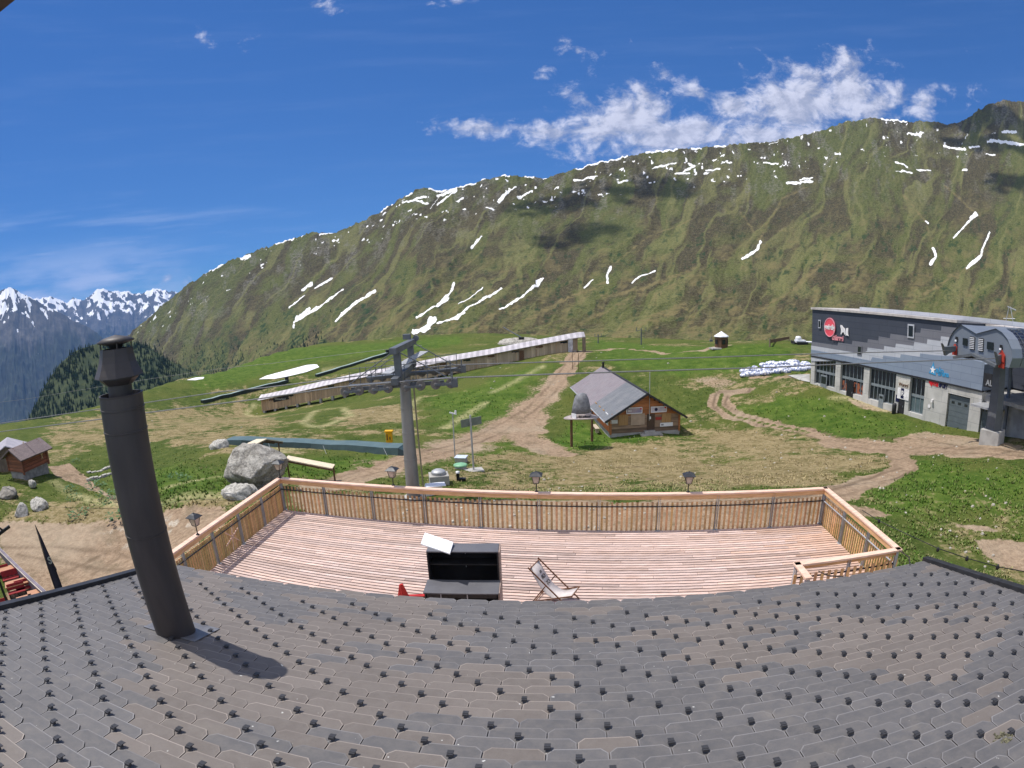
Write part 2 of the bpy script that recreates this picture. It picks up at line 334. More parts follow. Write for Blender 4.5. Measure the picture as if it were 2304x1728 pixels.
# dry grass
D = [[(960, 1010), (1100, 972), (1250, 980), (1400, 945), (1560, 925), (1700, 935), (1850, 968), (1930, 990), (1900, 1020), (1780, 1056), (1500, 1060), (1100, 1060), (930, 1045)],
     [(90, 925), (230, 893), (520, 862), (560, 900), (620, 905), (610, 935), (480, 965), (350, 955), (240, 965), (110, 965)], [(760, 885), (890, 870), (900, 905), (790, 925), (730, 915)],
     [(500, 985), (640, 948), (520, 965), (440, 985)], [(1470, 830), (1560, 815), (1500, 845)], [(1000, 985), (1080, 960), (1130, 985), (1040, 1010)],
     [(1900, 1150), (2100, 1090), (2212, 1110), (2212, 1260), (2000, 1210)], [(0, 1090), (110, 1080), (240, 1100), (400, 1095), (480, 1090), (380, 1150), (0, 1150)]]
for k, p in enumerate(D): dry = np.maximum(dry, (.86, .74, .72, .66, .6, .55, .55, .8)[k]*region(p, 2.6)*(.72+.56*sst(fbm(X*.16, Y*.16, 33+k, 4), .35, .62)))
lush = np.maximum(lush, region([(1185, 955), (1240, 905), (1300, 935), (1470, 940), (1500, 945), (1400, 955), (1300, 970), (1230, 972)], .8))
for p in ([(960, 1000), (1090, 955), (1160, 975), (1050, 1010), (980, 1015)], [(1940, 1010), (2000, 1000), (2212, 1040), (2212, 1110), (1990, 1110), (1830, 1085), (1900, 1050)], [(500, 1010), (700, 985), (880, 985), (700, 1030), (560, 1050)],
          [(560, 1060), (420, 1090), (230, 1100), (260, 1020), (480, 1010)], [(400, 800), (620, 750), (760, 745), (1000, 725), (1000, 745), (640, 790), (420, 850)], [(1280, 735), (1700, 745), (1740, 800), (1450, 810), (1290, 780)], [(930, 860), (1190, 780), (1110, 890), (960, 940)], [(1560, 880), (1760, 850), (2010, 930), (1900, 950), (1680, 905)]):
    lush = np.maximum(lush, .8*region(p, 2.5))
dry = np.maximum(dry, .55*sst(fbm(X*.09, Y*.16, 31, 4), .55, .68)*(1-lush))
pale = np.zeros(X.shape)
for p in ([(555, 870), (540, 885), (530, 893), (545, 899), (590, 897)], [(760, 895), (690, 925), (655, 915), (685, 885), (740, 880), (760, 900)], [(905, 860), (880, 885), (890, 905)], [(1175, 790), (1120, 822), (1060, 850)], [(1050, 870), (1010, 895), (960, 925)], [(600, 980), (700, 955), (730, 948)],
          [(120, 1040), (200, 1085), (300, 1090)], [(350, 1085), (480, 1075), (545, 1065)], [(370, 1050), (480, 1030)], [(1800, 862), (1850, 862), (1910, 885)], [(760, 795), (700, 800)], [(560, 975), (640, 965)]):
    pale = np.maximum(pale, track(p, .9, .8)*(.45+.5*vn(X*.8, Y*.8, 77)))
stones = np.zeros(X.shape)
for p in ([(330, 1130), (380, 1120), (420, 1135), (300, 1170)], [(215, 1150), (300, 1150), (300, 1180)],):
    stones = np.maximum(stones, .9*region(p, .5)*sst(vn(X*2, Y*2, 92), .5, .7))
rut = .5+.5*np.cos(np.clip(dist_line(W(rt))/1.3, 0, 1)*math.pi*2)
dirt = np.clip(dirt, 0, 1); Z = Z-dirt*.08*amp
def ground_mat():
    m, t, b = mat('meadow')
    pos = t.new('ShaderNodeNewGeometry').outputs['Position']
    a = t.new('ShaderNodeSeparateColor'); t.l.new(t.new('ShaderNodeAttribute', attribute_name='mask').outputs['Color'], a.inputs[0])
    a2 = t.new('ShaderNodeSeparateColor'); t.l.new(t.new('ShaderNodeAttribute', attribute_name='mask2').outputs['Color'], a2.inputs[0])
    flat = t.mapping(pos, scale=(1, 1, .25))
    nb = t.noise(flat, .07, 5, .6); nm = t.noise(flat, .55, 5, .65); nf = t.noise(flat, 2.6, 5, .7); nff = t.noise(flat, 7, 3, .7)
    g = t.mix(t.ramp(nm, .3, .7), (.045, .074, .013), (.100, .125, .030))
    g = t.mix(t.ramp(nb, .42, .62), g, (.10, .118, .028))
    gl = t.mix(t.ramp(nm, .3, .7), (.040, .092, .010), (.105, .165, .026))
    g = t.mix(a.outputs[2], g, gl)
    g = t.mix(t.ramp(nf, .50, .80), g, t.mix(.6, g, (.25, .25, .075)))
    g = t.mix(t.math('MULTIPLY', t.ramp(nff, .52, .30), .55), g, t.mix(1, g, (.35, .45, .3), 'MULTIPLY'))
    dr = t.mix(t.ramp(nm, .3, .7), (.15, .118, .050), (.30, .235, .125))
    dr = t.mix(t.ramp(nf, .45, .75), dr, (.36, .30, .18)); dr = t.mix(t.ramp(nf, .48, .25), dr, (.075, .085, .025))
    f = t.ramp(t.math('ADD', a.outputs[1], t.math('MULTIPLY', t.math('SUBTRACT', t.math('ADD', t.math('MULTIPLY', nf, .6), t.math('MULTIPLY', nm, .9)), .75), 2.4)), .30, .80)
    c = t.mix(f, g, dr)
    di = t.mix(t.ramp(nf, .3, .7), (.235, .165, .110), (.40, .295, .205)); di = t.mix(t.math('MULTIPLY', t.ramp(nm, .50, .68), .7), di, (.17, .13, .083)); di = t.mix(t.math('MULTIPLY', t.ramp(nb, .45, .65), .5), di, (.42, .35, .26)); di = t.mix(t.ramp(nff, .62, .8), di, (.5, .40, .30))
    f = t.ramp(t.math('ADD', a.outputs[0], t.math('MULTIPLY', t.math('SUBTRACT', nf, .5), 1.1)), .38, .68)
    c = t.mix(f, c, di)
    c = t.mix(t.math('MULTIPLY', t.math('MULTIPLY', a2.outputs[2], t.ramp(nf, .2, .55)), .85), c, (.125, .088, .058))
    c = t.mix(t.math('MULTIPLY', a2.outputs[0], t.ramp(nf, .25, .6)), c, (.42, .38, .20))
    c = t.mix(t.math('MULTIPLY', a2.outputs[1], t.ramp(nff, .35, .55)), c, (.55, .5, .42))
    t.put(b.inputs['Base Color'], c); b.inputs['Roughness'].default_value = .95; b.inputs['Specular IOR Level'].default_value = .1
    bn = t.new('ShaderNodeBump'); bn.inputs['Strength'].default_value = .9; bn.inputs['Distance'].default_value = .28
    t.l.new(t.math('ADD', t.math('MULTIPLY', nf, .7), t.math('MULTIPLY', nff, .4)), bn.inputs['Height']); t.l.new(bn.outputs[0], b.inputs['Normal'])
    return m
GM = ground_mat()
mk = np.stack([dirt, dry, lush], -1); rut_ = np.zeros(X.shape)
for ln_, gg in ((main, .85), (rt, .95), (br, .85)):
    d_ = dist_line(W(ln_)); rut_ = np.maximum(rut_, np.exp(-((d_-gg-wob*.5)/.20)**2)*(.35+.65*sst(vn(X*.25, Y*.25, 17), .3, .6)))
for ln_ in ([(0, 1185), (110, 1180), (250, 1190), (330, 1210)], [(40, 1200), (160, 1215), (290, 1225)], [(130, 1240), (220, 1195), (330, 1150)], [(200, 1240), (260, 1200)], [(1480, 1048), (1400, 1035), (1250, 1030)], [(1330, 1012), (1500, 1004), (1600, 1006)], [(1700, 1075), (1850, 1040), (1945, 1012)], [(2212, 978), (2080, 968), (1990, 950), (1900, 948)]):
    rut_ = np.maximum(rut_, .8*np.exp(-((dist_line(W(ln_))+wob*.5)/.22)**2))
mk2 = np.stack([pale, stones, rut_], -1)
isd = (dirt[:-1, :-1]+dirt[1:, 1:])*.5 > .55
grid_mesh('meadow', X, Y, Z, GM, {'mask': mk, 'mask2': mk2}, keep=~isd)
grid_mesh('dirt_track', X, Y, Z, GM, {'mask': mk, 'mask2': mk2}, keep=isd)

# ------------------------------------------------------------------ the mountain across the valley
def aes(px): return np.array([ae(a*S, b*S) for a, b in px])
SKY = aes([(60, 1010), (150, 905), (200, 835), (240, 780), (275, 725), (300, 703), (330, 680), (365, 650), (400, 620), (440, 592), (480, 570), (520, 555), (560, 538), (605, 524), (650, 508), (685, 503), (715, 503), (740, 495), (790, 475), (830, 452), (860, 432), (890, 415), (912, 403), (935, 410), (962, 411), (1000, 402), (1040, 390), (1090, 378), (1125, 381), (1180, 386),
  (1230, 370), (1290, 352), (1350, 337), (1400, 328), (1450, 324), (1520, 317), (1600, 311), (1680, 303), (1730, 294), (1790, 275), (1830, 263), (1880, 256), (1920, 257), (1960, 262), (2010, 265), (2050, 266), (2085, 258), (2105, 245), (2125, 230), (2150, 221), (2185, 217), (2212, 217), (2270, 225), (2400, 260)])
maz = np.arange(-56, 66, .1); nt_ = 430; tt_ = np.linspace(0, 1, nt_)
MA, MT = np.meshgrid(maz, tt_)
el_r = np.interp(maz, SKY[:, 0], SKY[:, 1]); el_n = (fbm(maz*1.3, maz*0, 41, 4)-.5)*.40+(fbm(maz*5, maz*0, 43, 2)-.5)*.12; el_s = np.convolve(np.pad(el_r, 25, 'edge'), np.ones(51)/51, 'valid'); el_d = el_r-el_s+el_n; el_r = el_s
D_b = np.interp(maz, [-56, -40, -30, -20, -8, 10, 35, 66], [1500, 1150, 800, 520, 330, 300, 270, 250])
el_b = np.interp(maz, [-56, -40, -30, -20, -8, 10, 35, 66], [-17, -14.5, -12.5, -9.5, -6.2, -6.0, -5.6, -5.5])
D_r = np.interp(maz, [-56, -40, -25, -8, 10, 30, 50, 66], [2300, 2250, 1950, 1700, 1650, 1750, 1900, 2000])
el = el_b+(el_r-el_b)*(.18*MT+.82*MT**1.15)+el_d*(.25*sst(MT, .45, 1)+.75*MT**14); Dm = D_b+(D_r-D_b)*MT**.92
kk_ = np.interp(MA, [-56, 0, 25, 60], [1.05, .95, .8, .7]); ME = MT*18.0
wx_ = (fbm(MA*.22, ME*.22, 101, 3)-.5)*5.0; wx2 = (fbm(MA*.8, ME*.8, 102, 3)-.5)*1.3
s_ = MA-kk_*ME+wx_; al_ = ME*.9+MA*.25; fade = np.clip(1-MT, 0, 1)**.5*sst(MT, .02, .2); low = sst(MT, .36, .06)
big = ridged(s_*.16, al_*.055+3, 51, 3); gul = ridged(s_*.55+wx2*.5, al_*.13, 52, 4, .45); fine = fbm(s_*1.7+wx2, al_*.75, 53, 4)
blob = fbm(MA*.5+wx2, ME*.75, 59, 5); sm_ = fbm(MA*4.5, ME*5.5, 61, 4); roll = ridged(MA*.33-ME*.25+wx2*.6, ME*.8+wx_*.1, 63, 4, .5)
h_ = (big-.55)*.030*fade*(1-.5*low)+(gul-.6)*.012*fade*(1-.8*low)+(fine-.5)*.0045*fade+(blob-.5)*.018*sst(MT, .04, .3)*np.clip(1.25-MT, 0, 1)+low*(roll-.5)*.017*sst(MT, .0, .06)+(sm_-.5)*(.0022+.0045*sst(MT, .55, .85))
MD = Dm; MZ = H+MD*np.tan(np.radians(el))+h_*MD*.62
MX = np.sin(np.radians(MA))*MD; MY = np.cos(np.radians(MA))*MD
# the far side falls away behind the ridge
for k, (dd_, dz_) in enumerate(((60, -35), (300, -260), (900, -900))):
    Db = MD[nt_-1]+dd_; MX = np.r_[MX, [np.sin(np.radians(maz))*Db]]; MY = np.r_[MY, [np.cos(np.radians(maz))*Db]]; MZ = np.r_[MZ, [MZ[nt_-1]+dz_]]
def full(a): return np.r_[a, np.repeat(a[-1:], 3, 0)]
# where a pixel of the slope lies (azimuth, t)
def slope(px, py):
    a, e = ae(px*S, py*S); i = int(np.clip(round((a-maz[0])/.1), 0, len(maz)-1)); return a, float(np.interp(e, el[:, i], tt_))
MAs = MA*28.0; MTs = MT*el_r.clip(2)*28+MT*6*28        # roughly metres across the slope, for the patch outlines
def sxy(p): a, q = slope(*p); i = int(np.clip(round((a-maz[0])/.1), 0, len(maz)-1)); return a*28.0, q*(max(el_r[i], 2)+6)*28
def sdist(line):
    d = np.full(MA.shape, 1e9); P = [sxy(p) for p in line]
    for (x0, y0), (x1, y1) in zip(P[:-1], P[1:]):
        vx, vy = x1-x0, y1-y0; tq = np.clip(((MAs-x0)*vx+(MTs-y0)*vy)/(vx*vx+vy*vy+1e-9), 0, 1)
        d = np.minimum(d, np.hypot(MAs-x0-tq*vx, MTs-y0-tq*vy))
    return d
snow = np.zeros(MA.shape); swb = (fbm(MA*3, MT*50, 71, 3)-.5)
def streak_(line, wpx): # line in display px, half width in display px
    global snow
    w_ = wpx*.0498*28*.68; snow = np.maximum(snow, sst(w_*1.0-sdist(line)+swb*w_*1.5, -1.1, 1.1))
for ln_, w_ in [([(980, 612), (972, 632), (945, 660), (900, 686)], 3.2), ([(965, 645), (945, 662)], 5), ([(938, 690), (915, 712), (895, 718)], 6.5), ([(930, 690), (925, 705)], 7), ([(1082, 627), (1045, 650), (1000, 675), (980, 690), (945, 697)], 3.0), ([(1000, 678), (985, 690)], 6.5), ([(1043, 626), (1020, 645), (990, 663)], 1.6),
   ([(1172, 604), (1160, 620), (1135, 640), (1080, 675)], 3.6), ([(1168, 606), (1160, 616)], 5), ([(810, 632), (770, 657), (725, 695)], 3.2), ([(785, 645), (740, 680)], 4), ([(740, 627), (700, 655), (635, 698)], 2.5), ([(668, 668), (640, 690)], 3.2), ([(718, 604), (680, 624)], 2.2), ([(673, 614), (652, 627)], 3.2), ([(658, 640), (625, 665)], 1.5), ([(1040, 515), (1018, 540)], 2.6), ([(635, 704), (634, 708)], 2.5),
   ([(1643, 523), (1636, 543), (1603, 567)], 3.4), ([(1320, 574), (1312, 588), (1312, 610)], 3.4), ([(1415, 588), (1366, 612)], 2.4), ([(1280, 605), (1262, 622)], 2), ([(2112, 463), (2095, 478), (2060, 515)], 2.6), ([(2108, 464), (2098, 474)], 5), ([(2015, 535), (2022, 552), (2010, 566)], 4.2), ([(2138, 505), (2122, 540), (2118, 560), (2088, 580)], 2.8), ([(2120, 553), (2092, 577)], 4), ([(2000, 478), (2005, 482)], 2.5),
   ([(1100, 415), (1078, 438)], 4), ([(1100, 415), (1115, 405)], 2), ([(1150, 412), (1118, 428)], 3), ([(1066, 455), (1050, 450)], 2.5), ([(955, 415), (930, 448)], 0.8), ([(945, 422), (985, 410)], 4), ([(985, 412), (945, 440)], 2.5), ([(925, 440), (890, 432), (870, 438)], 2), ([(1000, 428), (990, 435)], 2), ([(920, 425), (880, 435)], 2.2),
   ([(540, 553), (520, 560)], 3), ([(718, 495), (690, 508)], 1.8), ([(1290, 382), (1240, 390)], 2.4), ([(1355, 390), (1335, 394)], 2.4), ([(1488, 352), (1500, 355), (1478, 368)], 3), ([(1460, 352), (1410, 365)], 2), ([(1490, 372), (1458, 375)], 1.8), ([(1525, 365), (1555, 364)], 2), ([(1680, 355), (1650, 352)], 2.2), ([(1700, 396), (1755, 396)], 3.2), ([(1755, 388), (1728, 390)], 2),
   ([(1960, 288), (1990, 290)], 2.8), ([(1905, 258), (1960, 264)], 2), ([(2040, 315), (2085, 325)], 3), ([(2095, 320), (2115, 318)], 2.5), ([(2135, 308), (2212, 312)], 4), ([(2165, 288), (2195, 285)], 3), ([(2130, 335), (2150, 337)], 2), ([(1935, 350), (1960, 360)], 2), ([(1935, 370), (1970, 372)], 2), ([(1980, 365), (2010, 368)], 2), ([(2080, 372), (2088, 368)], 2.5), ([(1570, 350), (1580, 352)], 2), ([(1660, 310), (1690, 304)], .8)]:
    streak_(ln_, w_)
# drifts left along the crest and small patches under it
crest = sst(MT, .990, .996)*sst(vn(MA*.8, MT*0+3, 81)+.12*((MA > 2) & (MA < 22)), .68, .74)*((MA > -34) & (MA < 30)); snow = np.maximum(snow, crest)
pat = sst(vn(MA*2.2+MT*12, MT*70, 83)+.35*(vn(MA*6, MT*120, 85)-.5), .925, .95)*sst(MT, .76, .9)*np.clip(1.25-np.abs(MA-5)/60, 0, 1); snow = np.maximum(snow, pat)
gully = sst(gul, .70, .84)*(1-.5*low)+low*sst(roll, .6, .8)*.8; bare = .7*sst(fbm(MA*.9-ME*.5, ME*1.0, 87, 4), .56, .68)*sst(MT, 1.1, .15)
for ln_, w_ in [([(1080, 678), (1050, 695), (1000, 720)], 4), ([(980, 612), (985, 590), (1040, 545)], 1.5), ([(1310, 610), (1200, 660), (1130, 700)], 5), ([(1500, 585), (1400, 625), (1300, 640)], 4), ([(1480, 665), (1380, 705), (1320, 745)], 7), ([(1640, 520), (1690, 430), (1760, 400)], 2), ([(1640, 520), (1600, 460)], 2), ([(1320, 574), (1400, 510), (1500, 470)], 1.5), ([(1780, 560), (1700, 640), (1600, 690)], 4), ([(2000, 478), (1950, 420)], 2), ([(2015, 535), (2000, 480), (1960, 430)], 2), ([(2090, 580), (1980, 640)], 5), ([(2110, 465), (2040, 400)], 2), ([(1390, 630), (1250, 700)], 3), ([(600, 780), (760, 690)], 1.5)]:
    bare = np.maximum(bare, .9*sst(w_*1.4-sdist(ln_)+swb*w_*3, -2, 3))
shrub = sst(fbm(MA*.55, MT*7, 93, 4), .48, .62)*sst(MT, .75, .35)*sst(MA, 2, -22)+.8*sst(fbm(MA*2.2, MT*34, 95, 4), .60, .68)*sst(MT, .8, .5)
rock = sst(fbm(MA*1.4, MT*20, 97, 5), .54, .66)*sst(MT, .62, .86)*.8
mv = np.stack([snow, np.clip(bare, 0, 1), np.clip(shrub, 0, 1)], -1); mv2 = np.stack([gully, rock, fbm(s_*.5, al_*.3, 99, 5)], -1)
def mount_mat():
    m, t, b = mat('mountain_slope'); pos = t.new('ShaderNodeNewGeometry').outputs['Position']
    a = t.new('ShaderNodeSeparateColor'); t.l.new(t.new('ShaderNodeAttribute', attribute_name='mask').outputs['Color'], a.inputs[0])
    a2 = t.new('ShaderNodeSeparateColor'); t.l.new(t.new('ShaderNodeAttribute', attribute_name='mask2').outputs['Color'], a2.inputs[0])
    nb = t.noise(pos, .009, 6, .62); nm = t.noise(pos, .045, 6, .68); nf = t.noise(pos, .16, 4, .7); n4 = t.noise(pos, .42, 3, .7)
    q = t.math('ADD', t.math('MULTIPLY', a2.outputs[2], 1.25), t.math('MULTIPLY', nm, .35))
    c = t.mix(t.ramp(q, .74, 1.0), (.066, .054, .032), (.098, .112, .034))
    c = t.mix(t.math('MULTIPLY', t.ramp(nb, .48, .70), .6), c, (.112, .126, .036))
    c = t.mix(t.math('MULTIPLY', a2.outputs[0], .75), c, (.185, .185, .070))
    c = t.mix(t.math('MULTIPLY', t.ramp(nf, .50, .72), .6), c, (.20, .18, .095)); c = t.mix(t.math('MULTIPLY', t.ramp(nf, .48, .30), .55), c, (.032, .036, .017))
    c = t.mix(t.math('MULTIPLY', t.ramp(n4, .52, .64), .7), c, (.19, .18, .10)); c = t.mix(t.math('MULTIPLY', t.ramp(n4, .47, .36), .75), c, (.030, .036, .016))
    c = t.mix(t.math('MULTIPLY', a.outputs[2], t.ramp(nm, .42, .58)), c, (.026, .052, .022))
    c = t.mix(t.math('MULTIPLY', a.outputs[1], t.ramp(nm, .35, .6)), c, (.20, .165, .078))
    c = t.mix(t.math('MULTIPLY', a2.outputs[1], t.ramp(nf, .42, .62)), c, (.20, .19, .165))
    sp = t.new('ShaderNodeSeparateXYZ'); t.l.new(pos, sp.inputs[0])
    sn = t.ramp(t.math('ADD', a.outputs[0], t.math('MULTIPLY', t.math('SUBTRACT', nf, .5), .7)), .42, .58)
    c = t.mix(sn, c, (.93, .93, .96))
    t.put(b.inputs['Base Color'], c); b.inputs['Roughness'].default_value = .95; b.inputs['Specular IOR Level'].default_value = .05
    bn = t.new('ShaderNodeBump'); bn.inputs['Strength'].default_value = .8; bn.inputs['Distance'].default_value = 9
    t.l.new(t.math('ADD', t.math('ADD', nm, t.math('MULTIPLY', nf, .45)), t.math('MULTIPLY', n4, .25)), bn.inputs['Height']); t.l.new(bn.outputs[0], b.inputs['Normal'])
    return m
grid_mesh('mountain', MX, MY, MZ, mount_mat(), {'mask': np.r_[mv, np.repeat(mv[-1:], 3, 0)], 'mask2': np.r_[mv2, np.repeat(mv2[-1:], 3, 0)]})
# ------------------------------------------------------------------ the wooded shoulder over the valley
SH = aes([(-60, 1130), (20, 965), (45, 935), (60, 905), (80, 868), (105, 820), (130, 785), (165, 757), (200, 745), (240, 737), (285, 737), (320, 748), (360, 775), (410, 800), (460, 830), (520, 850)])
saz = np.arange(-58, -24, .2); st_ = np.linspace(0, 1, 90); SA, ST = np.meshgrid(saz, st_)
sr_el = np.interp(saz, SH[:, 0], SH[:, 1]); sb_el = np.minimum(np.interp(saz, [-58, -40, -24], [-19, -17, -15]), sr_el-1.2)
sD = np.interp(saz, [-58, -24], [820, 640])+np.interp(saz, [-58, -40, -24], [260, 420, 240])*ST
sel = sb_el+(sr_el-sb_el)*ST**.85; SX = np.sin(np.radians(SA))*sD; SY = np.cos(np.radians(SA))*sD
SZ = H+sD*np.tan(np.radians(sel))+(ridged(SA*.4+ST*2, ST*3, 15, 4)-.5)*26*(1-ST)
def shoulder_xyz(a, q):
    i = int(np.clip(round((a-saz[0])/.2), 0, len(saz)-1)); k = int(np.clip(round(q*89), 0, 89)); return SX[k, i], SY[k, i], SZ[k, i]
SX2 = np.r_[SX, [np.sin(np.radians(saz))*(sD[-1]+200)]]; SY2 = np.r_[SY, [np.cos(np.radians(saz))*(sD[-1]+200)]]; SZ2 = np.r_[SZ, [SZ[-1]-160]]
grid_mesh('hillside', SX2, SY2, SZ2, pm('hillside_scrub', (.022, .038, .014), (.05, .066, .024), .06, .95, bump=.5, bscale=.2))
# ------------------------------------------------------------------ the snowy ranges at the end of the valley
def far_range(name, sky_px, D0, D1, elb, seed, snowline, a0, a1, rough):
    sk = aes([(a/S, b/S) for a, b in sky_px]); fa = np.arange(a0, a1, .05); ft = np.linspace(0, 1, 200); FA, FT = np.meshgrid(fa, ft)
    er = np.interp(fa, sk[:, 0], sk[:, 1])+(fbm(fa*3, fa*0, seed, 4)-.5)*rough; e = elb+(er-elb)*FT**1.1; FD = D0+(D1-D0)*FT
    rg = ridged(FA*.40+fbm(FA, FT*4, seed+9, 3)*1.6+FT*1.1, FT*4.2, seed+1, 5, .55); rg2 = ridged(FA*2.4, FT*11, seed+3, 4)
    FZ = H+FD*np.tan(np.radians(e))+((rg-.55)*.05+(rg2-.5)*.016)*FD*np.clip(1.02-FT, 0, 1)**.7*sst(FT, 0, .2)
    sno = sst(e+(rg-.5)*2.6+(fbm(FA*2.2+FT*6, FT*34, seed+5, 5)-.5)*9.5-snowline, -.5, .9)
    FX = np.sin(np.radians(FA))*FD; FY = np.cos(np.radians(FA))*FD
    wood = sst(e+(fbm(FA*2, FT*9, seed+7, 4)-.5)*3, .2, -1.2)
    grid_mesh(name, FX, FY, FZ, FARM, {'mask': np.stack([sno, wood, rg2], -1)})
m, t, b = mat('far_rock'); a = t.new('ShaderNodeSeparateColor'); t.l.new(t.new('ShaderNodeAttribute', attribute_name='mask').outputs['Color'], a.inputs[0])
nz = t.noise(t.new('ShaderNodeNewGeometry').outputs['Position'], .006, 6, .7)
c = t.mix(t.ramp(nz, .35, .65), (.045, .048, .05), (.11, .105, .10)); c = t.mix(a.outputs[1], c, t.mix(t.ramp(nz, .4, .62), (.008, .015, .012), (.022, .034, .022)))
c = t.mix(t.math('MULTIPLY', t.ramp(nz, .66, .72), a.outputs[1]), c, (.2, .2, .19))
c = t.mix(t.ramp(t.math('ADD', a.outputs[0], t.math('MULTIPLY', t.math('SUBTRACT', nz, .5), 1.3)), .42, .58), c, (.95, .95, .97))
t.put(b.inputs['Base Color'], c); b.inputs['Roughness'].default_value = .95; FARM = m
far_range('far_mountains', [(-200, 640), (0, 668), (50, 667), (80, 673), (105, 669), (118, 667), (130, 675), (150, 680), (165, 671), (185, 673), (200, 668), (215, 654), (232, 650), (250, 656), (270, 658), (287, 655), (300, 661), (320, 659), (345, 652), (360, 650), (375, 655), (390, 656), (430, 665), (600, 690)], 9000, 14000, -9, 201, 2.4, -62, -30, .35)
far_range('far_mountain_spur', [(-200, 700), (-60, 680), (0, 655), (20, 646), (33, 651), (51, 660), (66, 670), (84, 678), (101, 688), (121, 696), (142, 708), (162, 721), (192, 734), (218, 748), (260, 790), (330, 850)], 4300, 8000, -15, 231, 3.2, -64, -40, .2)

# cumulus overhead, above the picture: they cast the patches of shade that drift over the slope
m, t, b = mat('cloud_vapour'); b.inputs['Base Color'].default_value = (.92, .92, .94, 1); b.inputs['Roughness'].default_value = 1; b.inputs['Specular IOR Level'].default_value = 0; b.inputs['Alpha'].default_value = .62; CLM = m
def cloud(px, py, rx, ry, seed):
    a_, q = slope(px, py); i = int(np.clip(round((a_-maz[0])/.1), 0, len(maz)-1)); k = int(np.clip(round(q*(nt_-1)), 0, nt_-1)); p = Vector((MX[k, i], MY[k, i], MZ[k, i])); c = p+sd*((2680-p.z)/sd.z); rng = random.Random(seed); mb = MB()
    rad = Vector((math.sin(R(a_)), math.cos(R(a_)), 0)); tan = Vector((rad.y, -rad.x, 0)); n = 10
    for j in range(60):
        th = rng.uniform(0, 6.28); rr = math.sqrt(rng.random()); o = tan*(rx*rr*math.cos(th))+rad*(ry*rr*math.sin(th)); s_ = rng.uniform(.16, .34)*min(rx, ry)*(1.2-.6*rr); zz = rng.uniform(0, 40)
        P = [(o.x, o.y, zz+s_*.6)]+[(o.x+s_*math.sin(f)*math.cos(g)*rng.uniform(.85, 1.15), o.y+s_*math.sin(f)*math.sin(g)*rng.uniform(.85, 1.15), zz+s_*.6*math.cos(f)) for f in (.6, 1.1, 1.6, 2.2) for g in [2*math.pi*v/n for v in range(n)]]+[(o.x, o.y, zz-s_*.5)]
        F = [(0, 1+v, 1+(v+1) % n) for v in range(n)]+[(1+r*n+v, 1+(r+1)*n+v, 1+(r+1)*n+(v+1) % n, 1+r*n+(v+1) % n) for r in range(3) for v in range(n)]+[(1+4*n, 1+3*n+(v+1) % n, 1+3*n+v) for v in range(n)]; mb.add(P, F, 1, True)
    o = mb.build('cloud', CLM); o.location = c; o['kind'] = 'structure'
cloud(1300, 415, 235, 85, 1); cloud(1170, 455, 120, 60, 4); cloud(1420, 408, 110, 60, 6); cloud(1235, 512, 110, 75, 2); cloud(2150, 275, 230, 170, 3); cloud(2190, 395, 110, 70, 5)

# ------------------------------------------------------------------ shared materials
WOOD_NEW = pm('larch', (.70, .43, .225), (.56, .32, .155), 3, .6, stretch=(1, 1, 9), bump=.15, tint=True)
WOOD_RAIL = pm('larch_rail', (.80, .57, .45), (.68, .45, .34), 2.5, .5, stretch=(1, 6, 6), bump=.1, tint=True)
DECKW = pm('weathered_boards', (.70, .525, .465), (.50, .36, .305), 2.2, .6, stretch=(1, 9, 1), bump=.2, bscale=14, tint=True, lo=.3, hi=.7)
STEEL = pm('galvanised_steel', (.46, .47, .49), (.36, .37, .39), 4, .5, .3)
DARKSTEEL = pm('dark_steel', (.045, .045, .05), (.03, .03, .033), 5, .5, .3)
BLACK = pm('black_paint', (.012, .012, .014), (.02, .02, .022), 5, .5)
GREYST = pm('grey_painted_steel', (.155, .17, .19), (.12, .13, .148), 1.2, .5, .35)
CONC = pm('concrete', (.42, .41, .39), (.31, .30, .285), .9, .85, bump=.2, bscale=6)
OLDWOOD = pm('old_timber', (.16, .085, .045), (.09, .05, .03), 3, .8, stretch=(1, 1, 6), bump=.3)
GREYWOOD = pm('grey_timber', (.24, .19, .145), (.155, .12, .092), 2.5, .85, stretch=(3, 3, .4), bump=.2, tint=True)
WHITE = pm('white_board', (.82, .82, .85), (.76, .76, .80), 2, .45)
RED = pm('red_paint', (.55, .035, .03), (.42, .02, .02), 4, .5)
BLUEINK = pm('dark_blue_ink', (.012, .014, .06), None, 4, .5)
REDINK = pm('red_ink', (.70, .02, .03), None, 4, .5)
STONE = pm('grey_rock', (.27, .25, .22), (.135, .125, .11), 2.2, .9, bump=.8, bscale=5, detail=8)
PALESTONE = pm('pale_rock', (.50, .48, .44), (.24, .23, .21), 5, .9, bump=.9, bscale=9, detail=7)
m, t, b = mat('glass_dark'); b.inputs['Base Color'].default_value = (.02, .026, .03, 1); b.inputs['Roughness'].default_value = .06; b.inputs['Specular IOR Level'].default_value = .6; GLASS = m

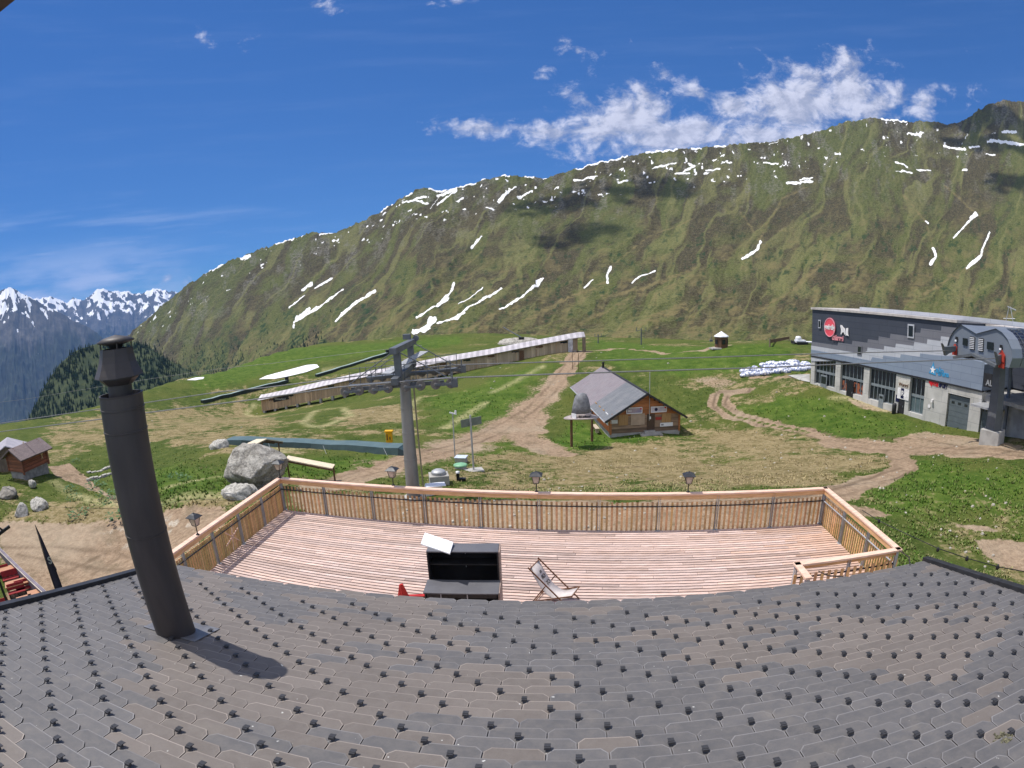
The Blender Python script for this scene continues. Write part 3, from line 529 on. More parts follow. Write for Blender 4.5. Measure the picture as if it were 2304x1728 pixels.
# ------------------------------------------------------------------ the chalet under the webcam: slate roof, flue, snow hooks
ph = R(-5.005); sl_ = R(14.45); ra = Vector((math.cos(ph), math.sin(ph), 0)); rq = Vector((-math.sin(ph), math.cos(ph), 0))
rg_ = rq*math.cos(sl_)-Vector((0, 0, 1))*math.sin(sl_); rn = ra.cross(rg_).normalized(); RO = Vector((-.20325, 6.46494, 2.75))
def rp(s, t_, h=0): return RO+ra*s+rg_*t_+rn*h
chalet = thing('chalet', 'dark slate roof with a black flue in the foreground, the webcam looks over it', 'house', (0, 0, -4.4))
cl_ = Vector((0, 0, -4.4))
def loc(p, base): return Vector(p)-Vector(base)
SLATE, t, b = mat('slate'); tc = t.new('ShaderNodeTexCoord').outputs['Object']
a = t.new('ShaderNodeAttribute', attribute_name='tint').outputs['Color']
nz = t.noise(tc, 9, 6, .65); n2_ = t.noise(tc, 2.2, 5, .6); n3_ = t.noise(tc, 60, 3, .6)
c = t.mix(t.ramp(nz, .3, .75), a, t.mix(.35, a, (.20, .18, .165))); c = t.mix(t.math('MULTIPLY', t.ramp(n2_, .56, .74), .4), c, (.19, .17, .15)); c = t.mix(t.math('MULTIPLY', t.ramp(n3_, .5, .7), .2), c, (.07, .068, .07))
sp_n = t.noise(tc, 17, 2, .5); c = t.mix(t.math('MULTIPLY', t.ramp(sp_n, .755, .775), .8), c, (.6, .6, .58))
t.put(b.inputs['Base Color'], c); b.inputs['Roughness'].default_value = .62; b.inputs['Specular IOR Level'].default_value = .4
bn = t.new('ShaderNodeBump'); bn.inputs['Strength'].default_value = .25; bn.inputs['Distance'].default_value = .004; t.l.new(nz, bn.inputs['Height']); t.l.new(bn.outputs[0], b.inputs['Normal'])
SL, SR_, TOP = -5.60, 6.62, -7.4
PW, PT, CC = .4364, .158, .048
def build_slates():
    mb = MB(); ks = 0; rng = random.Random(3)
    nrow = int(-TOP/PT)+1
    for r in range(nrow):
        tl = -r*PT+.02                                            # lower edge of this course
        off_ = .474+(-3.633+.158/2)*0+(PW/2 if (r % 2) else 0)+.2175-.008
        k0 = math.floor((SL-off_)/PW)-1
        for k in range(k0, k0+32):
            s0 = off_+k*PW; s1 = s0+PW
            if s1 < SL+.03 or s0 > SR_-.03: continue
            s0c, s1c = max(s0+.005, SL), min(s1-.005, SR_); L = PT*2.05
            cxs, cyt = (s0+s1)/2, tl
            q = fbm(np.array([cxs*.45+cyt*.30]), np.array([cyt*.75-cxs*.22]), 5, 3)[0]+.20*(rng.random()-.5)+.15*sst(np.array([-cxs]), -1.2, 2.5)[0]*sst(np.array([-cyt]), 1.6, 3.6)[0]+.11*sst(np.array([cxs]), 3.2, 5.5)[0]-.03
            br = q > .575; base = rng.uniform(.092, .112)*(1.10 if rng.random() < .12 else 1)
            c = (base*1.20, base*1.03, base*.93) if br else (base*1.0, base*.97, base*1.01)
            if br: c = tuple(x*1.17 for x in c)
            h0, h1 = .004+rng.uniform(0, .0015), .026+rng.uniform(0, .004); th = .012
            pl = [(s0c, tl-L, h0), (s1c, tl-L, h0), (s1c, tl-CC*1.3, h1-.002), (s1c-CC*(s1c > s1-.02), tl, h1), (s0c+CC*(s0c < s0+.02), tl, h1), (s0c, tl-CC*1.3, h1-.002)]
            A = [rp(*p)-cl_ for p in pl]; B = [rp(p[0], p[1], p[2]-th)-cl_ for p in pl]
            rw = .011; mx_ = (s0c+s1c)/2
            inn_ = [(pl[0][0]+.004, pl[0][1]), (pl[1][0]-.004, pl[1][1]), (pl[2][0]-rw*.7, pl[2][1]-rw*.4), (pl[3][0]-rw*.5, pl[3][1]-rw), (pl[4][0]+rw*.5, pl[4][1]-rw), (pl[5][0]+rw*.7, pl[5][1]-rw*.4)]
            I = [rp(a_, b_, pl[i_][2]-.0000) for i_, (a_, b_) in enumerate(inn_)]; I = [p-cl_ for p in I]
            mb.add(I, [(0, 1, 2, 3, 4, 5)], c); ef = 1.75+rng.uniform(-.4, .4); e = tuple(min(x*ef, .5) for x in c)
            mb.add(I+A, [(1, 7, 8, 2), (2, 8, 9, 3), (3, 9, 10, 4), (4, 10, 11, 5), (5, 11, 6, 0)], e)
            mb.add(A+B, [(1, 7, 8, 2), (2, 8, 9, 3), (3, 9, 10, 4), (4, 10, 11, 5), (5, 11, 6, 0)], tuple(x*.4 for x in c))  # side faces tinted darker, their shade put into the colour
    P = [rp(SL, .0, -.01), rp(SR_, .0, -.01), rp(SR_, TOP, -.01), rp(SL, TOP, -.01)]; P = [p-cl_ for p in P]; Q = [p-Vector((0, 0, .16)) for p in P]
    mb.add(P+Q, [(0, 1, 2, 3)[::-1], (4, 5, 6, 7), (0, 4, 5, 1), (1, 5, 6, 2), (2, 6, 7, 3), (3, 7, 4, 0)], (.03, .03, .03))
    back = [rp(SL, TOP, -.01)-cl_, rp(SR_, TOP, -.01)-cl_]; dn = -rq*4-Vector((0, 0, 1.6)); mb.add([back[0], back[1], back[1]+dn, back[0]+dn], [(0, 1, 2, 3)], (.11, .11, .115))
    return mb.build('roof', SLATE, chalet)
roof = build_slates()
def trim(s, sgn):
    mb = MB(); mb.beam(rp(s, .06, .035)-cl_, rp(s, TOP, .035)-cl_, .13, .10, up=rn); return mb.build('verge_flashing', DARKSTEEL, roof, .006)
trim(SL-.03, -1); trim(SR_+.05, 1)
mb = MB(); mb.beam(rp(SL, .045, -.11)-cl_, rp(SR_, .045, -.11)-cl_, .05, .14); mb.build('fascia', DARKSTEEL, roof)
wl = MB(); ins = .75
for a_, b_ in ((( SL+ins, -ins), (SR_-ins, -ins)), ((SR_-ins, -ins), (SR_-ins, TOP)), ((SL+ins, TOP), (SL+ins, -ins))):
    p, q = rp(*a_), rp(*b_); wl.add([loc((p.x, p.y, -5.4), cl_), loc((q.x, q.y, -5.4), cl_), loc((q.x, q.y, q.z-.12), cl_), loc((p.x, p.y, p.z-.12), cl_)], [(0, 1, 2, 3)])
wl.build('wall', OLDWOOD, chalet)
# snow hooks: one on every fourth half tile along the diagonals
hk = MB(); hk.prism([(-.024, 0), (.024, 0), (.021, .020), (-.021, .020)], (0, .0, .026), (1, 0, 0), (0, 0, 1), .034); hk.box(0, .006, .048, .046, .046, .005)
HOOKP = pm('hook_paint', (.05, .05, .055), (.035, .035, .04), 9, .5); hme = hk.build('snow_hook', HOOKP, roof); hooks = []; rot = Matrix((ra, rg_, rn)).transposed()
for r in range(2, 46):
    t0 = -3.633-.158*(r-23); s0 = .474+.2175*(r-23)
    for k in range(-16, 17):
        s = s0+.8728*k
        if SL+.12 < s < SR_-.12 and TOP < t0 < -.42-.25*abs(math.sin(s*1.7)): hooks.append((s, t0))
pc = Vector((-.35, 1.0, 0)); hooks.sort(key=lambda h: (rp(*h)-CAM).length+(0 if (rp(*h)-CAM).normalized().dot(ray(1152, 1400)) > .63 else 50))
mb = MB(); base_v = [v.co.copy() for v in hme.data.vertices]; base_f = [tuple(p.vertices) for p in hme.data.polygons]
for i, h in enumerate(hooks):
    M4 = Matrix.Translation(rp(h[0], h[1]+.022, .012)-cl_) @ rot.to_4x4()
    if i < 100:
        o = hme if i == 0 else hme.copy()
        if i: col.objects.link(o); o.parent = roof
        o.matrix_local = M4
    else: mb.add([M4 @ v for v in base_v], base_f)
tag(mb.build('snow_hooks', HOOKP, roof), kind='stuff')
# bird's nest of moss on the right, a flashing plate round the flue
FB = rp(-3.3733, -2.57); rr = math.hypot(FB.x, FB.y)
def fz(px, py): return H+rr*math.tan(R(ae(px, py)[1]))
FLUE, t, b = mat('flue_paint'); tc = t.new('ShaderNodeTexCoord').outputs['Object']
c = t.mix(t.ramp(t.noise(t.mapping(tc, scale=(1, 1, .25)), 5, 5), .3, .75), (.044, .038, .038), (.066, .057, .056)); t.put(b.inputs['Base Color'], c); b.inputs['Roughness'].default_value = .55; b.inputs['Metallic'].default_value = .2
zt = fz(283, 884); mb = MB(); FR = .243
prof = [(FR, -.35)]
for z in (fz(350, 1190), fz(294, 965), fz(287, 916)): prof += [(FR, z-FB.z-.008), (FR+.006, z-FB.z-.004), (FR+.006, z-FB.z+.01), (FR, z-FB.z+.012)]
prof += [(FR, zt-FB.z-.02), (FR+.004, zt-FB.z), (FR-.012, zt-FB.z), (FR-.02, zt-FB.z-.05), (.12, zt-FB.z-.06)]
fl_base = FB-cl_
for k_ in range(len(prof)-1): mb.lathe(prof[k_:k_+2], n=40)
flue = mb.build('flue', FLUE, chalet); flue.location = fl_base
z1, z2, z3, z4, z5 = [fz(*p)-FB.z for p in ((276, 846), (273, 836), (270, 783), (269, 768), (268, 752))]
mb = MB(); mb.lathe([(.135, zt-FB.z-.06), (.135, z2)], n=32); mb.build('inner_pipe', FLUE, flue)
mb = MB(); k = 6; zh = z3-z1; mb.lathe([(.15, z1-.075), (.225, z1-.012), (.225, z1+.0), (.275, z1+.004), (.262, z1+zh*.12), (.236, z1+zh*.3), (.21, z1+zh*.52), (.192, z1+zh*.76), (.184, z3)], n=8, smooth=False)
mb.lathe([(.184, z3), (.16, z3+.002), (.16, z3-.2)], n=8, smooth=False); cw = mb.build('cowl', FLUE, flue); cw.rotation_euler = (0, 0, R(12))
mb = MB(); mb.lathe([(.035, z3-.08), (.045, z3-.02), (.085, z4-.03), (.205, z4-.002), (.21, z4+.012), (.13, z5-.025), (.0, z5)], n=32)
for i in range(4): a_ = math.pi/4+i*math.pi/2; mb.tube((.165*math.cos(a_), .165*math.sin(a_), z3-.03), (.172*math.cos(a_), .172*math.sin(a_), z4), .008, n=5)
mb.build('rain_cap', FLUE, flue)
LEAD = pm('lead_flashing', (.22, .22, .235), (.15, .15, .165), 4, .45, .2)
mb = MB(); P = [rp(-3.3733+a_, -2.57+b_, h_)-cl_ for a_, b_, h_ in ((-.40, .36, .038), (.40, .36, .038), (.40, -.16, .038), (-.40, -.16, .038))]; Q = [p-rn*.006 for p in P]
mb.add(P+Q, [(0, 1, 2, 3)[::-1], (0, 4, 5, 1), (1, 5, 6, 2), (2, 6, 7, 3), (3, 7, 4, 0)]); mb.build('flue_flashing', LEAD, roof)
mb = MB(); rng = random.Random(5)
nst = rp(4.05, -4.05) if False else None
dn = ray(2255, 1668); tq = ((RO-CAM) @ rn)/(dn @ rn); NP = CAM+dn*tq
MOSS = pm('moss', (.20, .19, .12), (.09, .085, .06), 30, .95, bump=.8, bscale=60)
for i in range(60):
    a_, r_ = rng.uniform(0, 6.28), .075*math.sqrt(rng.random()); p = NP+ra*r_*math.cos(a_)+rg_*r_*math.sin(a_)+rn*.02
    q = p+ra*rng.uniform(-.03, .03)+rg_*rng.uniform(-.03, .03)+rn*rng.uniform(0, .02); mb.beam(p-cl_, q-cl_, .012, .010)
mb.build('moss_clump', MOSS, roof)
# corner of the gable board the webcam hangs under
d1, d2 = ray(-8, 34), ray(44, -8); d3 = ray(-60, -60)
P = [CAM+d*1.6 for d in (d1, d2, d3)]
mb = MB(); up_ = Vector((0, 0, .05)); mb.add([p-cl_ for p in P]+[p+up_-cl_ for p in P], [(0, 1, 2), (5, 4, 3), (0, 3, 4, 1), (1, 4, 5, 2), (2, 5, 3, 0)]); mb.build('gable_board', OLDWOOD, chalet)

# ------------------------------------------------------------------ sun deck and its railing
A0, B0 = at_z(629, 1075, 1.15), at_z(1858, 1098, 1.15); C0 = at_z(2022, 1235, 1.15); D0_ = at_z(1794, 1268, 1.15); E0_ = at_z(1818, 1298, 1.15); L0 = A0-(A0-at_z(395, 1237, 1.15))*1.45
for p in (A0, B0, C0, D0_, E0_, L0): p.z = 0
UZ0 = Vector((0, 0, 1))
deck = thing('sun_deck', 'pale boarded sun deck with the black shelf and canvas chair on it', 'deck', ((A0+B0)/2+Vector((0, -5, 0))))
db = deck.location.copy(); u = (B0-A0).normalized(); vv = Vector((-u.y, u.x, 0)); mb = MB(); rng = random.Random(11)
def on_left(y): return L0+(A0-L0)*((y-L0.y)/(A0.y-L0.y))
pitch = .1385
for i in range(0, 84):
    o = A0-vv*(.07+pitch*i); # board centre line runs along u through o
    # cut by the left and right rail lines
    def cut(P, Q):
        d = Q-P; den = u.x*d.y-u.y*d.x; w_ = P-o; return (w_.x*d.y-w_.y*d.x)/den
    s0 = cut(L0, A0)+.02; s1 = cut(C0, B0)-.02 if (o-C0).dot(vv) > -9 else 8
    x = s0-rng.uniform(0, 3.5)
    while x < s1:
        e = x+rng.choice((3.0, 3.6, 4.2, 2.4)); a_, b_ = max(x, s0), min(e, s1)
        if b_-a_ > .08:
            p, q = o+u*(a_+.003), o+u*(b_-.003); tn = rng.uniform(.80, 1.14)*(.80 if rng.random() < .22 else 1); warm = rng.uniform(-.03, .03); edge = sst(np.array([(b_+a_)/2]), 13.0, 17.5)[0]
            c = (tn*(1+warm), tn*(1-.08*edge), tn*(1-warm)*(1-.18*edge))
            n_b = len(mb.v); mb.beam(p-db-Vector((0, 0, .016)), q-db-Vector((0, 0, .016)), pitch-.038, .032+rng.uniform(-.002, .002), c=c)
        x = e
mb.build('floor_boards', DECKW, deck, .004)
mb = MB(); P_ = [L0, A0, B0, C0, C0+(C0-B0)*.8, L0+(L0-A0)*.1]; mb.add([p-db-UZ0*.062 for p in P_]+[p-db-UZ0*.07 for p in P_], [tuple(range(6))[::-1], tuple(range(6, 12))]); mb.build('gap_shade_sheet', pm('gap_shade_sheet', (.05, .04, .036), (.035, .03, .028), 3, .9), deck)  # dark sheet added below the boards so the gaps read as shade
mb = MB(); nx = u
for i in range(13):
    p = A0+u*(.3+1.38*i)-vv*.1; q = p-vv*10.5; mb.beam(p-db-Vector((0, 0, .13)), q-db-Vector((0, 0, .13)), .1, .19)
mb.build('joist', OLDWOOD, deck)
mb = MB(); mb.beam(A0-db-Vector((0, 0, .13)), B0-db-Vector((0, 0, .13)), .06, .20); mb.build('edge_beam', WOOD_NEW, deck)
for k in range(5):
    for r_ in (.25, 4.6):
        p = A0+u*(.4+k*4.1)-vv*r_; mb = MB(); mb.box(p.x-db.x, p.y-db.y, -3.1, .16, .16, 5.8); mb.build('support_post', STEEL, deck)
rail = thing('deck_railing', 'larch slat railing with a broad pink handrail round the sun deck', 'railing', (A0+B0)/2); rb = rail.location.copy(); UZ = Vector((0, 0, 1))
def run(P, Q, nbay, inner, slat_gap=.145, first=True, last=True, zs=.87, seed=0):
    P, Q = Vector(P)-rb, Vector(Q)-rb; d = (Q-P).normalized(); L = (Q-P).length; inn = Vector(inner); rg2 = random.Random(seed)
    mb = MB(); mb.beam(P+UZ*1.135, Q+UZ*1.135, .17, .05, ext=.07); mb.build('handrail', WOOD_RAIL, rail, .006)
    mb = MB(); mb.beam(P+UZ*1.045+inn*.045, Q+UZ*1.045+inn*.045, .04, .125, ext=-.0); mb.build('rail_board', WOOD_NEW, rail)
    mb = MB(); mb.tube(P+UZ*.76+inn*.035, Q+UZ*.76+inn*.035, .021, n=8); mb.build('steel_tube', DARKSTEEL if seed != 2 else STEEL, rail)
    mb = MB(); n = int(L/slat_gap)
    for i in range(n+1):
        p = P+d*(L*i/n); tn = rg2.uniform(.75, 1.15); z0 = -.16; z1 = zs+rg2.uniform(-.008, .008)
        mb.beam(p+UZ*z0-inn*.02, p+UZ*z1-inn*.02, (.062 if seed != 4 else .075), .024, up=inn, c=(tn, tn*rg2.uniform(.92, 1.05), tn*rg2.uniform(.85, 1.05)))
    mb.build('slats', WOOD_NEW, rail)
    for i in range(nbay+1):
        if (i == 0 and not first) or (i == nbay and not last): continue
        p = P+d*(L*i/nbay); mb = MB()
        for s in (-.028, .028): mb.beam(p+d*s-UZ*.25+inn*.03, p+d*s+UZ*1.08+inn*.03, .012, .07, up=inn)
        mb.box(p.x+inn.x*.05, p.y+inn.y*.05, -.01, .16, .10, .02, math.atan2(d.y, d.x)); mb.build('post', STEEL, rail)
run(A0, B0, 10, -vv, seed=1); ld = (A0-L0).normalized(); run(L0, A0, 6, Vector((ld.y, -ld.x, 0)), .105, seed=3, last=True)
rd = (B0-C0).normalized(); run(C0, B0, 3, Vector((-rd.y, rd.x, 0)), .12, seed=2); e_ = (C0-D0_).normalized(); run(D0_, C0, 2, Vector((-e_.y, e_.x, 0)), .17, seed=4, zs=.88)
mb = MB(); mb.beam(D0_-rb+UZ*1.135, E0_-rb+UZ*1.135, .17, .05, ext=.06); mb.build('handrail', WOOD_RAIL, rail, .006)
mb = MB(); mb.beam(E0_-rb, E0_-rb+UZ*1.1, .09, .09, up=(1, 0, 0)); mb.build('post', STEEL, rail)
inn = Vector((ld.y, -ld.x, 0)); mb = MB(); c0 = A0-ld*3.35-rb+inn*.0+UZ*.42
for a_ in (R(20), R(80), R(140)): q = ld*math.cos(a_)*.42+UZ*math.sin(a_)*.40; mb.beam(c0-q, c0+q, .03, .02, up=inn)
mb.build('lath_star', WOOD_RAIL, rail)
# lanterns on the handrail
LGLASS = pm('lantern_glass', (.55, .45, .36), (.42, .34, .28), 8, .15, spec=.6)
def lantern():
    T = thing('deck_lantern', '', 'lantern')
    mb = MB(); mb.lathe([(.0, .0), (.055, 0), (.055, .012), (.03, .03), (.016, .05), (.016, .24), (.03, .26), (.045, .275), (.0, .28)], n=16); mb.build('stand', BLACK, T)
    mb = MB()
    for z0, z1, r0, r1 in ((.27, .50, .10, .165),):
        for i in range(4):
            a_ = math.pi/4+i*math.pi/2; b_ = a_+math.pi/2; mb.tube((r0*math.cos(a_), r0*math.sin(a_), z0), (r1*math.cos(a_), r1*math.sin(a_), z1), .009, n=5)
            mb.tube((r0*math.cos(a_), r0*math.sin(a_), z0), (r0*math.cos(b_), r0*math.sin(b_), z0), .008, n=5); mb.tube((r1*math.cos(a_), r1*math.sin(a_), z1), (r1*math.cos(b_), r1*math.sin(b_), z1), .009, n=5)
    fr = mb.build('lantern_frame', BLACK, T); mb = MB()
    for i in range(4):
        a_ = math.pi/4+i*math.pi/2; b_ = a_+math.pi/2; mb.add([(.096*math.cos(a_), .096*math.sin(a_), .275), (.096*math.cos(b_), .096*math.sin(b_), .275), (.16*math.cos(b_), .16*math.sin(b_), .498), (.16*math.cos(a_), .16*math.sin(a_), .498)], [(0, 1, 2, 3)])
    mb.build('pane', LGLASS, fr)
    mb = MB(); mb.lathe([(.0, .498), (.245, .498), (.25, .512), (.12, .58), (.035, .605), (.035, .618), (.0, .63)], n=4, smooth=False); mb.build('cap', pm('lantern_cap', (.035, .038, .045), (.055, .057, .065), 5, .45, .3), T)
    return T
LN = lantern(); first = True
for (px, py, tx, lab) in ((445, 1203, 434, 'black lantern on the left railing, in front of the dirt yard'), (630, 1074, 0, 'black lantern at the corner of the railing, in front of the boulder'), (885, 1092, 0, 'black lantern on the handrail just left of the lift pylon'), (1207, 1106, 0, 'black lantern on the handrail between pylon and wooden hut, above bare grass'), (1548, 1107, 0, 'black lantern on the handrail nearest the right corner of the deck')):
    o = LN if first else copy_tree(LN); first = False; o.location = at_z(px, py, 1.16); o.rotation_euler = (0, 0, R(-9)); tag(o, lab, group='lanterns on the deck railing')

# ------------------------------------------------------------------ things on the deck
SHB = pm('black_laminate', (.020, .020, .022), (.030, .030, .032), 3, .45); SHT = pm('grey_laminate', (.13, .13, .145), (.11, .11, .125), 3, .5); EDGEW = pm('plywood_edge', (.34, .26, .22), (.28, .2, .17), 6, .6, stretch=(1, 1, 8))
sb = at_z(1045, 1305, 1.1); yb = sb.y; xl = at_y(958, 1239, yb).x; xr = at_y(1121, 1243, yb).x; Wd = xr-xl; zt_ = 1.75; zc = 1.1; dp, dc = .40, .56
sh = thing('bar_shelf', 'black two tier bar shelf with a grey counter standing on the deck', 'shelf', ((xl+xr)/2, yb, 0), R(-2)); hw = Wd/2
mb = MB()
for x in (-hw+.015, hw-.015): mb.box(x, dp/2, zt_/2, .03, dp, zt_-.03)
mb.box(0, dp-.012, zt_/2+.1, Wd-.06, .02, zt_-.25); mb.box(0, .012, zc-.13, Wd-.06, .02, .2); mb.build('carcass', SHB, sh, .003)
mb = MB(); mb.box(0, dp/2, zt_-.0, Wd, dp, .03); mb.build('top', SHT, sh, .004)
mb = MB(); mb.box(0, dp/2+.03, 1.42, Wd-.06, dp-.1, .022); mb.build('shelf_board', SHB, sh)
for z in (1.62, 1.30): mb = MB(); mb.box(.02, dp-.04, z, .018, .03, .16); mb.build('divider', STEEL, sh)
mb = MB(); mb.box(-.01, -dc/2, zc-.015, Wd+.04, dc, .03); mb.build('counter', SHT, sh, .004)
mb = MB(); mb.box(-hw+.0, -dc/2+.02, zc/2, .03, dc-.04, zc-.03); mb.box(0, -.02, zc/2, Wd-.06, .02, zc-.03); mb.box(0, -dc+.06, zc-.09, Wd-.06, .02, .1); mb.box(0, -dc/2, .5, Wd-.06, dc-.12, .02); mb.build('cupboard', SHB, sh)
for x in (-hw+.32, .12): mb = MB(); mb.box(x, -dc+.03, zc/2, .02, .03, zc-.06); mb.build('mullion', STEEL, sh)
mb = MB(); mb.box(hw+.016, -dc/2+.02, zc/2, .03, dc-.03, zc-.02); mb.box(hw+.016, dp/2, zt_/2, .026, dp, zt_); mb.build('side_panel', EDGEW, sh)
c4 = [at_z(px, py, zt_+.06+.03) for px, py in ((956, 1198), (1020, 1219.5), (1012, 1240), (946, 1218))]
pb = thing('white_board', 'white board lying askew on top of the black bar shelf', 'board', sum(c4, Vector())/4-Vector((0, 0, .07)))
mb = MB(); pv = [p-pb.location for p in c4]; pv[2].z -= .05; pv[3].z -= .05; mb.add(pv+[p-UZ*.03 for p in pv], [(0, 1, 2, 3)[::-1], (4, 5, 6, 7), (0, 4, 5, 1)[::-1], (1, 5, 6, 2)[::-1], (2, 6, 7, 3)[::-1], (3, 7, 4, 0)[::-1]]); mb.build('board', WHITE, pb, .004)
# canvas deck chair: local x runs along the seat, the back rest at -x
CANV = pm('canvas', (.60, .55, .54), (.52, .47, .47), 6, .9, bump=.2, bscale=40); CHW = pm('varnished_beech', (.20, .095, .05), (.14, .06, .03), 5, .4, stretch=(1, 1, 5))
pc0 = at_z(1260, 1350, .1); dc_ = thing('canvas_chair', 'folding wooden beach chair with grey canvas and black lettering', 'deck chair', (pc0.x-.06, pc0.y+.10, 0), R(-27)); hwc = .30; dc_.scale = (.88, .88, .88)
prof = [(-.62, .99), (-.48, .74), (-.34, .52), (-.18, .34), (0, .25), (.18, .255), (.34, .32), (.48, .40)]
mb = MB(); n = len(prof)
for (x, z) in prof: pass
P = [(x, y, z) for (x, z) in prof for y in (-hwc+.03, hwc-.03)]; mb.add(P, [(2*i, 2*i+2, 2*i+3, 2*i+1) for i in range(n-1)], smooth=True)
sl_o = mb.build('sling', CANV, dc_); sd2 = sl_o.modifiers.new('solid', 'SOLIDIFY'); sd2.thickness = .006
mb = MB()
for y in (-hwc, hwc): mb.beam((-.66, y, 1.04), (.50, y, .02), .035, .022, up=(0, 1, 0))
mb.tube((-.62, -hwc, 1.0), (-.62, hwc, 1.0), .016); mb.build('back_frame', CHW, dc_, .003)
mb = MB()
for y in (-hwc+.04, hwc-.04): mb.beam((.52, y, .42), (-.58, y, .02), .035, .022, up=(0, 1, 0))
mb.tube((.50, -hwc+.02, .41), (.50, hwc-.02, .41), .016); mb.tube((-.5, -hwc+.04, .05), (-.5, hwc-.04, .05), .014); mb.build('seat_frame', CHW, dc_, .003)
for y in (-hwc-.03, hwc+.03): mb = MB(); mb.beam((-.18, y, .60), (-.56, y, .02), .03, .02, up=(0, 1, 0)); mb.build('prop', CHW, dc_)
sv = Vector((-.14, 0, .22)).normalized(); nrm_ = Vector((0, 1, 0)).cross(sv)*-1
for k, (tx, z, sz, y0) in enumerate((('OS', .44, .15, .20), ('GR', .60, .15, .17), ('ES', .74, .09, .12))):
    pz = np.interp(z, [q[1] for q in prof[:5]][::-1], [q[0] for q in prof[:5]][::-1]); text_obj('lettering', tx, sz, BLACK, dc_, Vector((pz, y0, z))+Vector((.014, 0, .012)), (0, -1, 0), Vector((-.15, 0, .23)), .001, .003)
# red plastic thing by the eave
pr = at_z(908, 1342, .02); rd_ = thing('red_marker', 'red plastic wedge marker lying on the deck beside the bar shelf', 'marker', pr, R(20))
mb = MB(); mb.prism([(-.13, 0), (.13, 0), (.02, .36), (-.05, .36)], (0, 0, 0), (1, 0, 0), (0, 0, 1), .05); mb.prism([(-.13, 0), (.02, 0), (-.01, .34), (-.05, .36)], (-.02, -.05, 0), (.8, -.6, 0), (0, 0, 1), .03); mb.build('wedge', RED, rd_, .006)
mb = MB(); mb.box(.28, -.08, .02, .55, .09, .03, R(-14)); mb.build('strap', RED, rd_, .005)

# ------------------------------------------------------------------ the chairlift: pylon, ropes, terminal
YC = 33.3; pb_ = at_y(932, 1130, YC); zr = at_y(912, 852, 30.4).z
def rope_z(y, x):                                       # both ropes drop away to the left
    return None
RPT = [(2246, 806), (1948, 817), (1704, 827.7), (1600, 830.5), (1300, 840), (1018, 850), (912, 858), (760, 871), (577.7, 898), (336, 928), (238.7, 941.7), (0, 971.6)]
RPT2 = [(2140, 789), (1704, 800), (1600, 804), (1300, 813), (1021.7, 821), (912, 832), (782, 849), (594, 872.6), (500, 881), (336, 905), (0, 952.6)]
f_y, r_y = 30.4, 36.4
def rope(pl, y, name, lab):
    P = [at_y(a, b, y) for a, b in pl]; d = (P[-1]-P[-2]).normalized(); P.append(P[-1]+d*60)
    o = thing(name, lab, 'cable', P[0], group='haul ropes of the chairlift'); mb = MB(); mb.path([p-P[0] for p in P], .042, 6); mb.build('cable', ROPE, o); return P
ROPE = pm('wire_rope', (.30, .30, .30), (.16, .16, .17), 30, .5, .5)
RF = rope(RPT, f_y, 'haul_rope', 'nearer haul rope of the chairlift, the lower line across the picture'); RR_ = rope(RPT2, r_y, 'haul_rope', 'farther haul rope of the chairlift, the upper line across the picture')
def rope_at(P, x):
    for a, b in zip(P[:-1], P[1:]):
        if min(a.x, b.x) <= x <= max(a.x, b.x): k = (x-a.x)/(b.x-a.x); return a.lerp(b, k)
    return P[-1]
gz = g1(pb_.x, YC); py_ = thing('lift_pylon', 'grey chairlift pylon with sheave wheels standing behind the deck railing', 'pylon', (pb_.x, YC, gz)); pbs = py_.location.copy()
xp = at_y(912, 876, YC).x; ztop = zr-.35
def pl(p): return Vector(p)-pbs
mb = MB(); q0, q1 = Vector((0, 0, -.6)), pl((xp, YC, ztop)); mb.tube(q0, q1, .46, .33, n=28)
for k in (.18, .40, .60, .78, .93): p = q0.lerp(q1, k); r_ = .46+(.33-.46)*k; mb.tube(p, p+Vector((0, 0, .05)), r_+.02, n=28)
PYL = pm('pylon_steel', (.30, .30, .295), (.20, .202, .205), .9, .55, .35, stretch=(1, 1, .3)); mb.build('mast', PYL, py_)
mb = MB(); mb.tube((0, 0, -.8), (0, 0, .35), .62, n=28); mb.build('foundation', CONC, py_)
mb = MB()
for dy in (-.25, .25): mb.tube(q0+Vector((.72, dy*.5, 0)), q1+Vector((.52, dy*.5, 0)), .03, n=5)
for i in range(34): p = (q0+Vector((.72, 0, 0))).lerp(q1+Vector((.52, 0, 0)), (i+.5)/34); mb.tube(p+Vector((0, -.12, 0)), p+Vector((0, .12, 0)), .014, n=4)
mb.build('ladder', pm('ladder_galv', (.30, .27, .18), (.22, .2, .14), 3, .6), py_)
mb = MB(); mb.beam(pl((xp, f_y-.15, zr-.15)), pl((xp, r_y+.3, zr+.15)), .42, .40); mb.build('crossarm', GREYST, py_, .02)
gt = at_y(888, 789, f_y).z; mb = MB()
for y in (f_y+.7, r_y-.9): mb.beam(pl((xp+.1, y, zr)), pl((xp+.05, y, gt)), .38, .38, up=(1, 0, 0))
mb.beam(pl((xp+.05, f_y-.4, gt)), pl((xp+.05, r_y+.4, gt)), .42, .36); mb.box(*pl((xp-.25, r_y-.3, gt+.35)), .5, .4, .35); mb.tube(pl((xp+.3, r_y-.2, gt+.2)), pl((xp+.3, r_y+.1, gt+.2)), .2, n=10)
gan = mb.build('lifting_frame', GREYST, py_, .02)
for y, P in ((f_y, RF), (r_y, RR_)):
    for sx_ in (-1, 1): mb = MB(); e = rope_at(P, xp+sx_*2.9); mb.tube(pl((xp+.05, y+(.3 if y == f_y else -.3), gt)), pl((e.x, y+(.5 if y == f_y else -.5), e.z-.0)), .035, n=6); mb.build('stay', GREYST, gan)
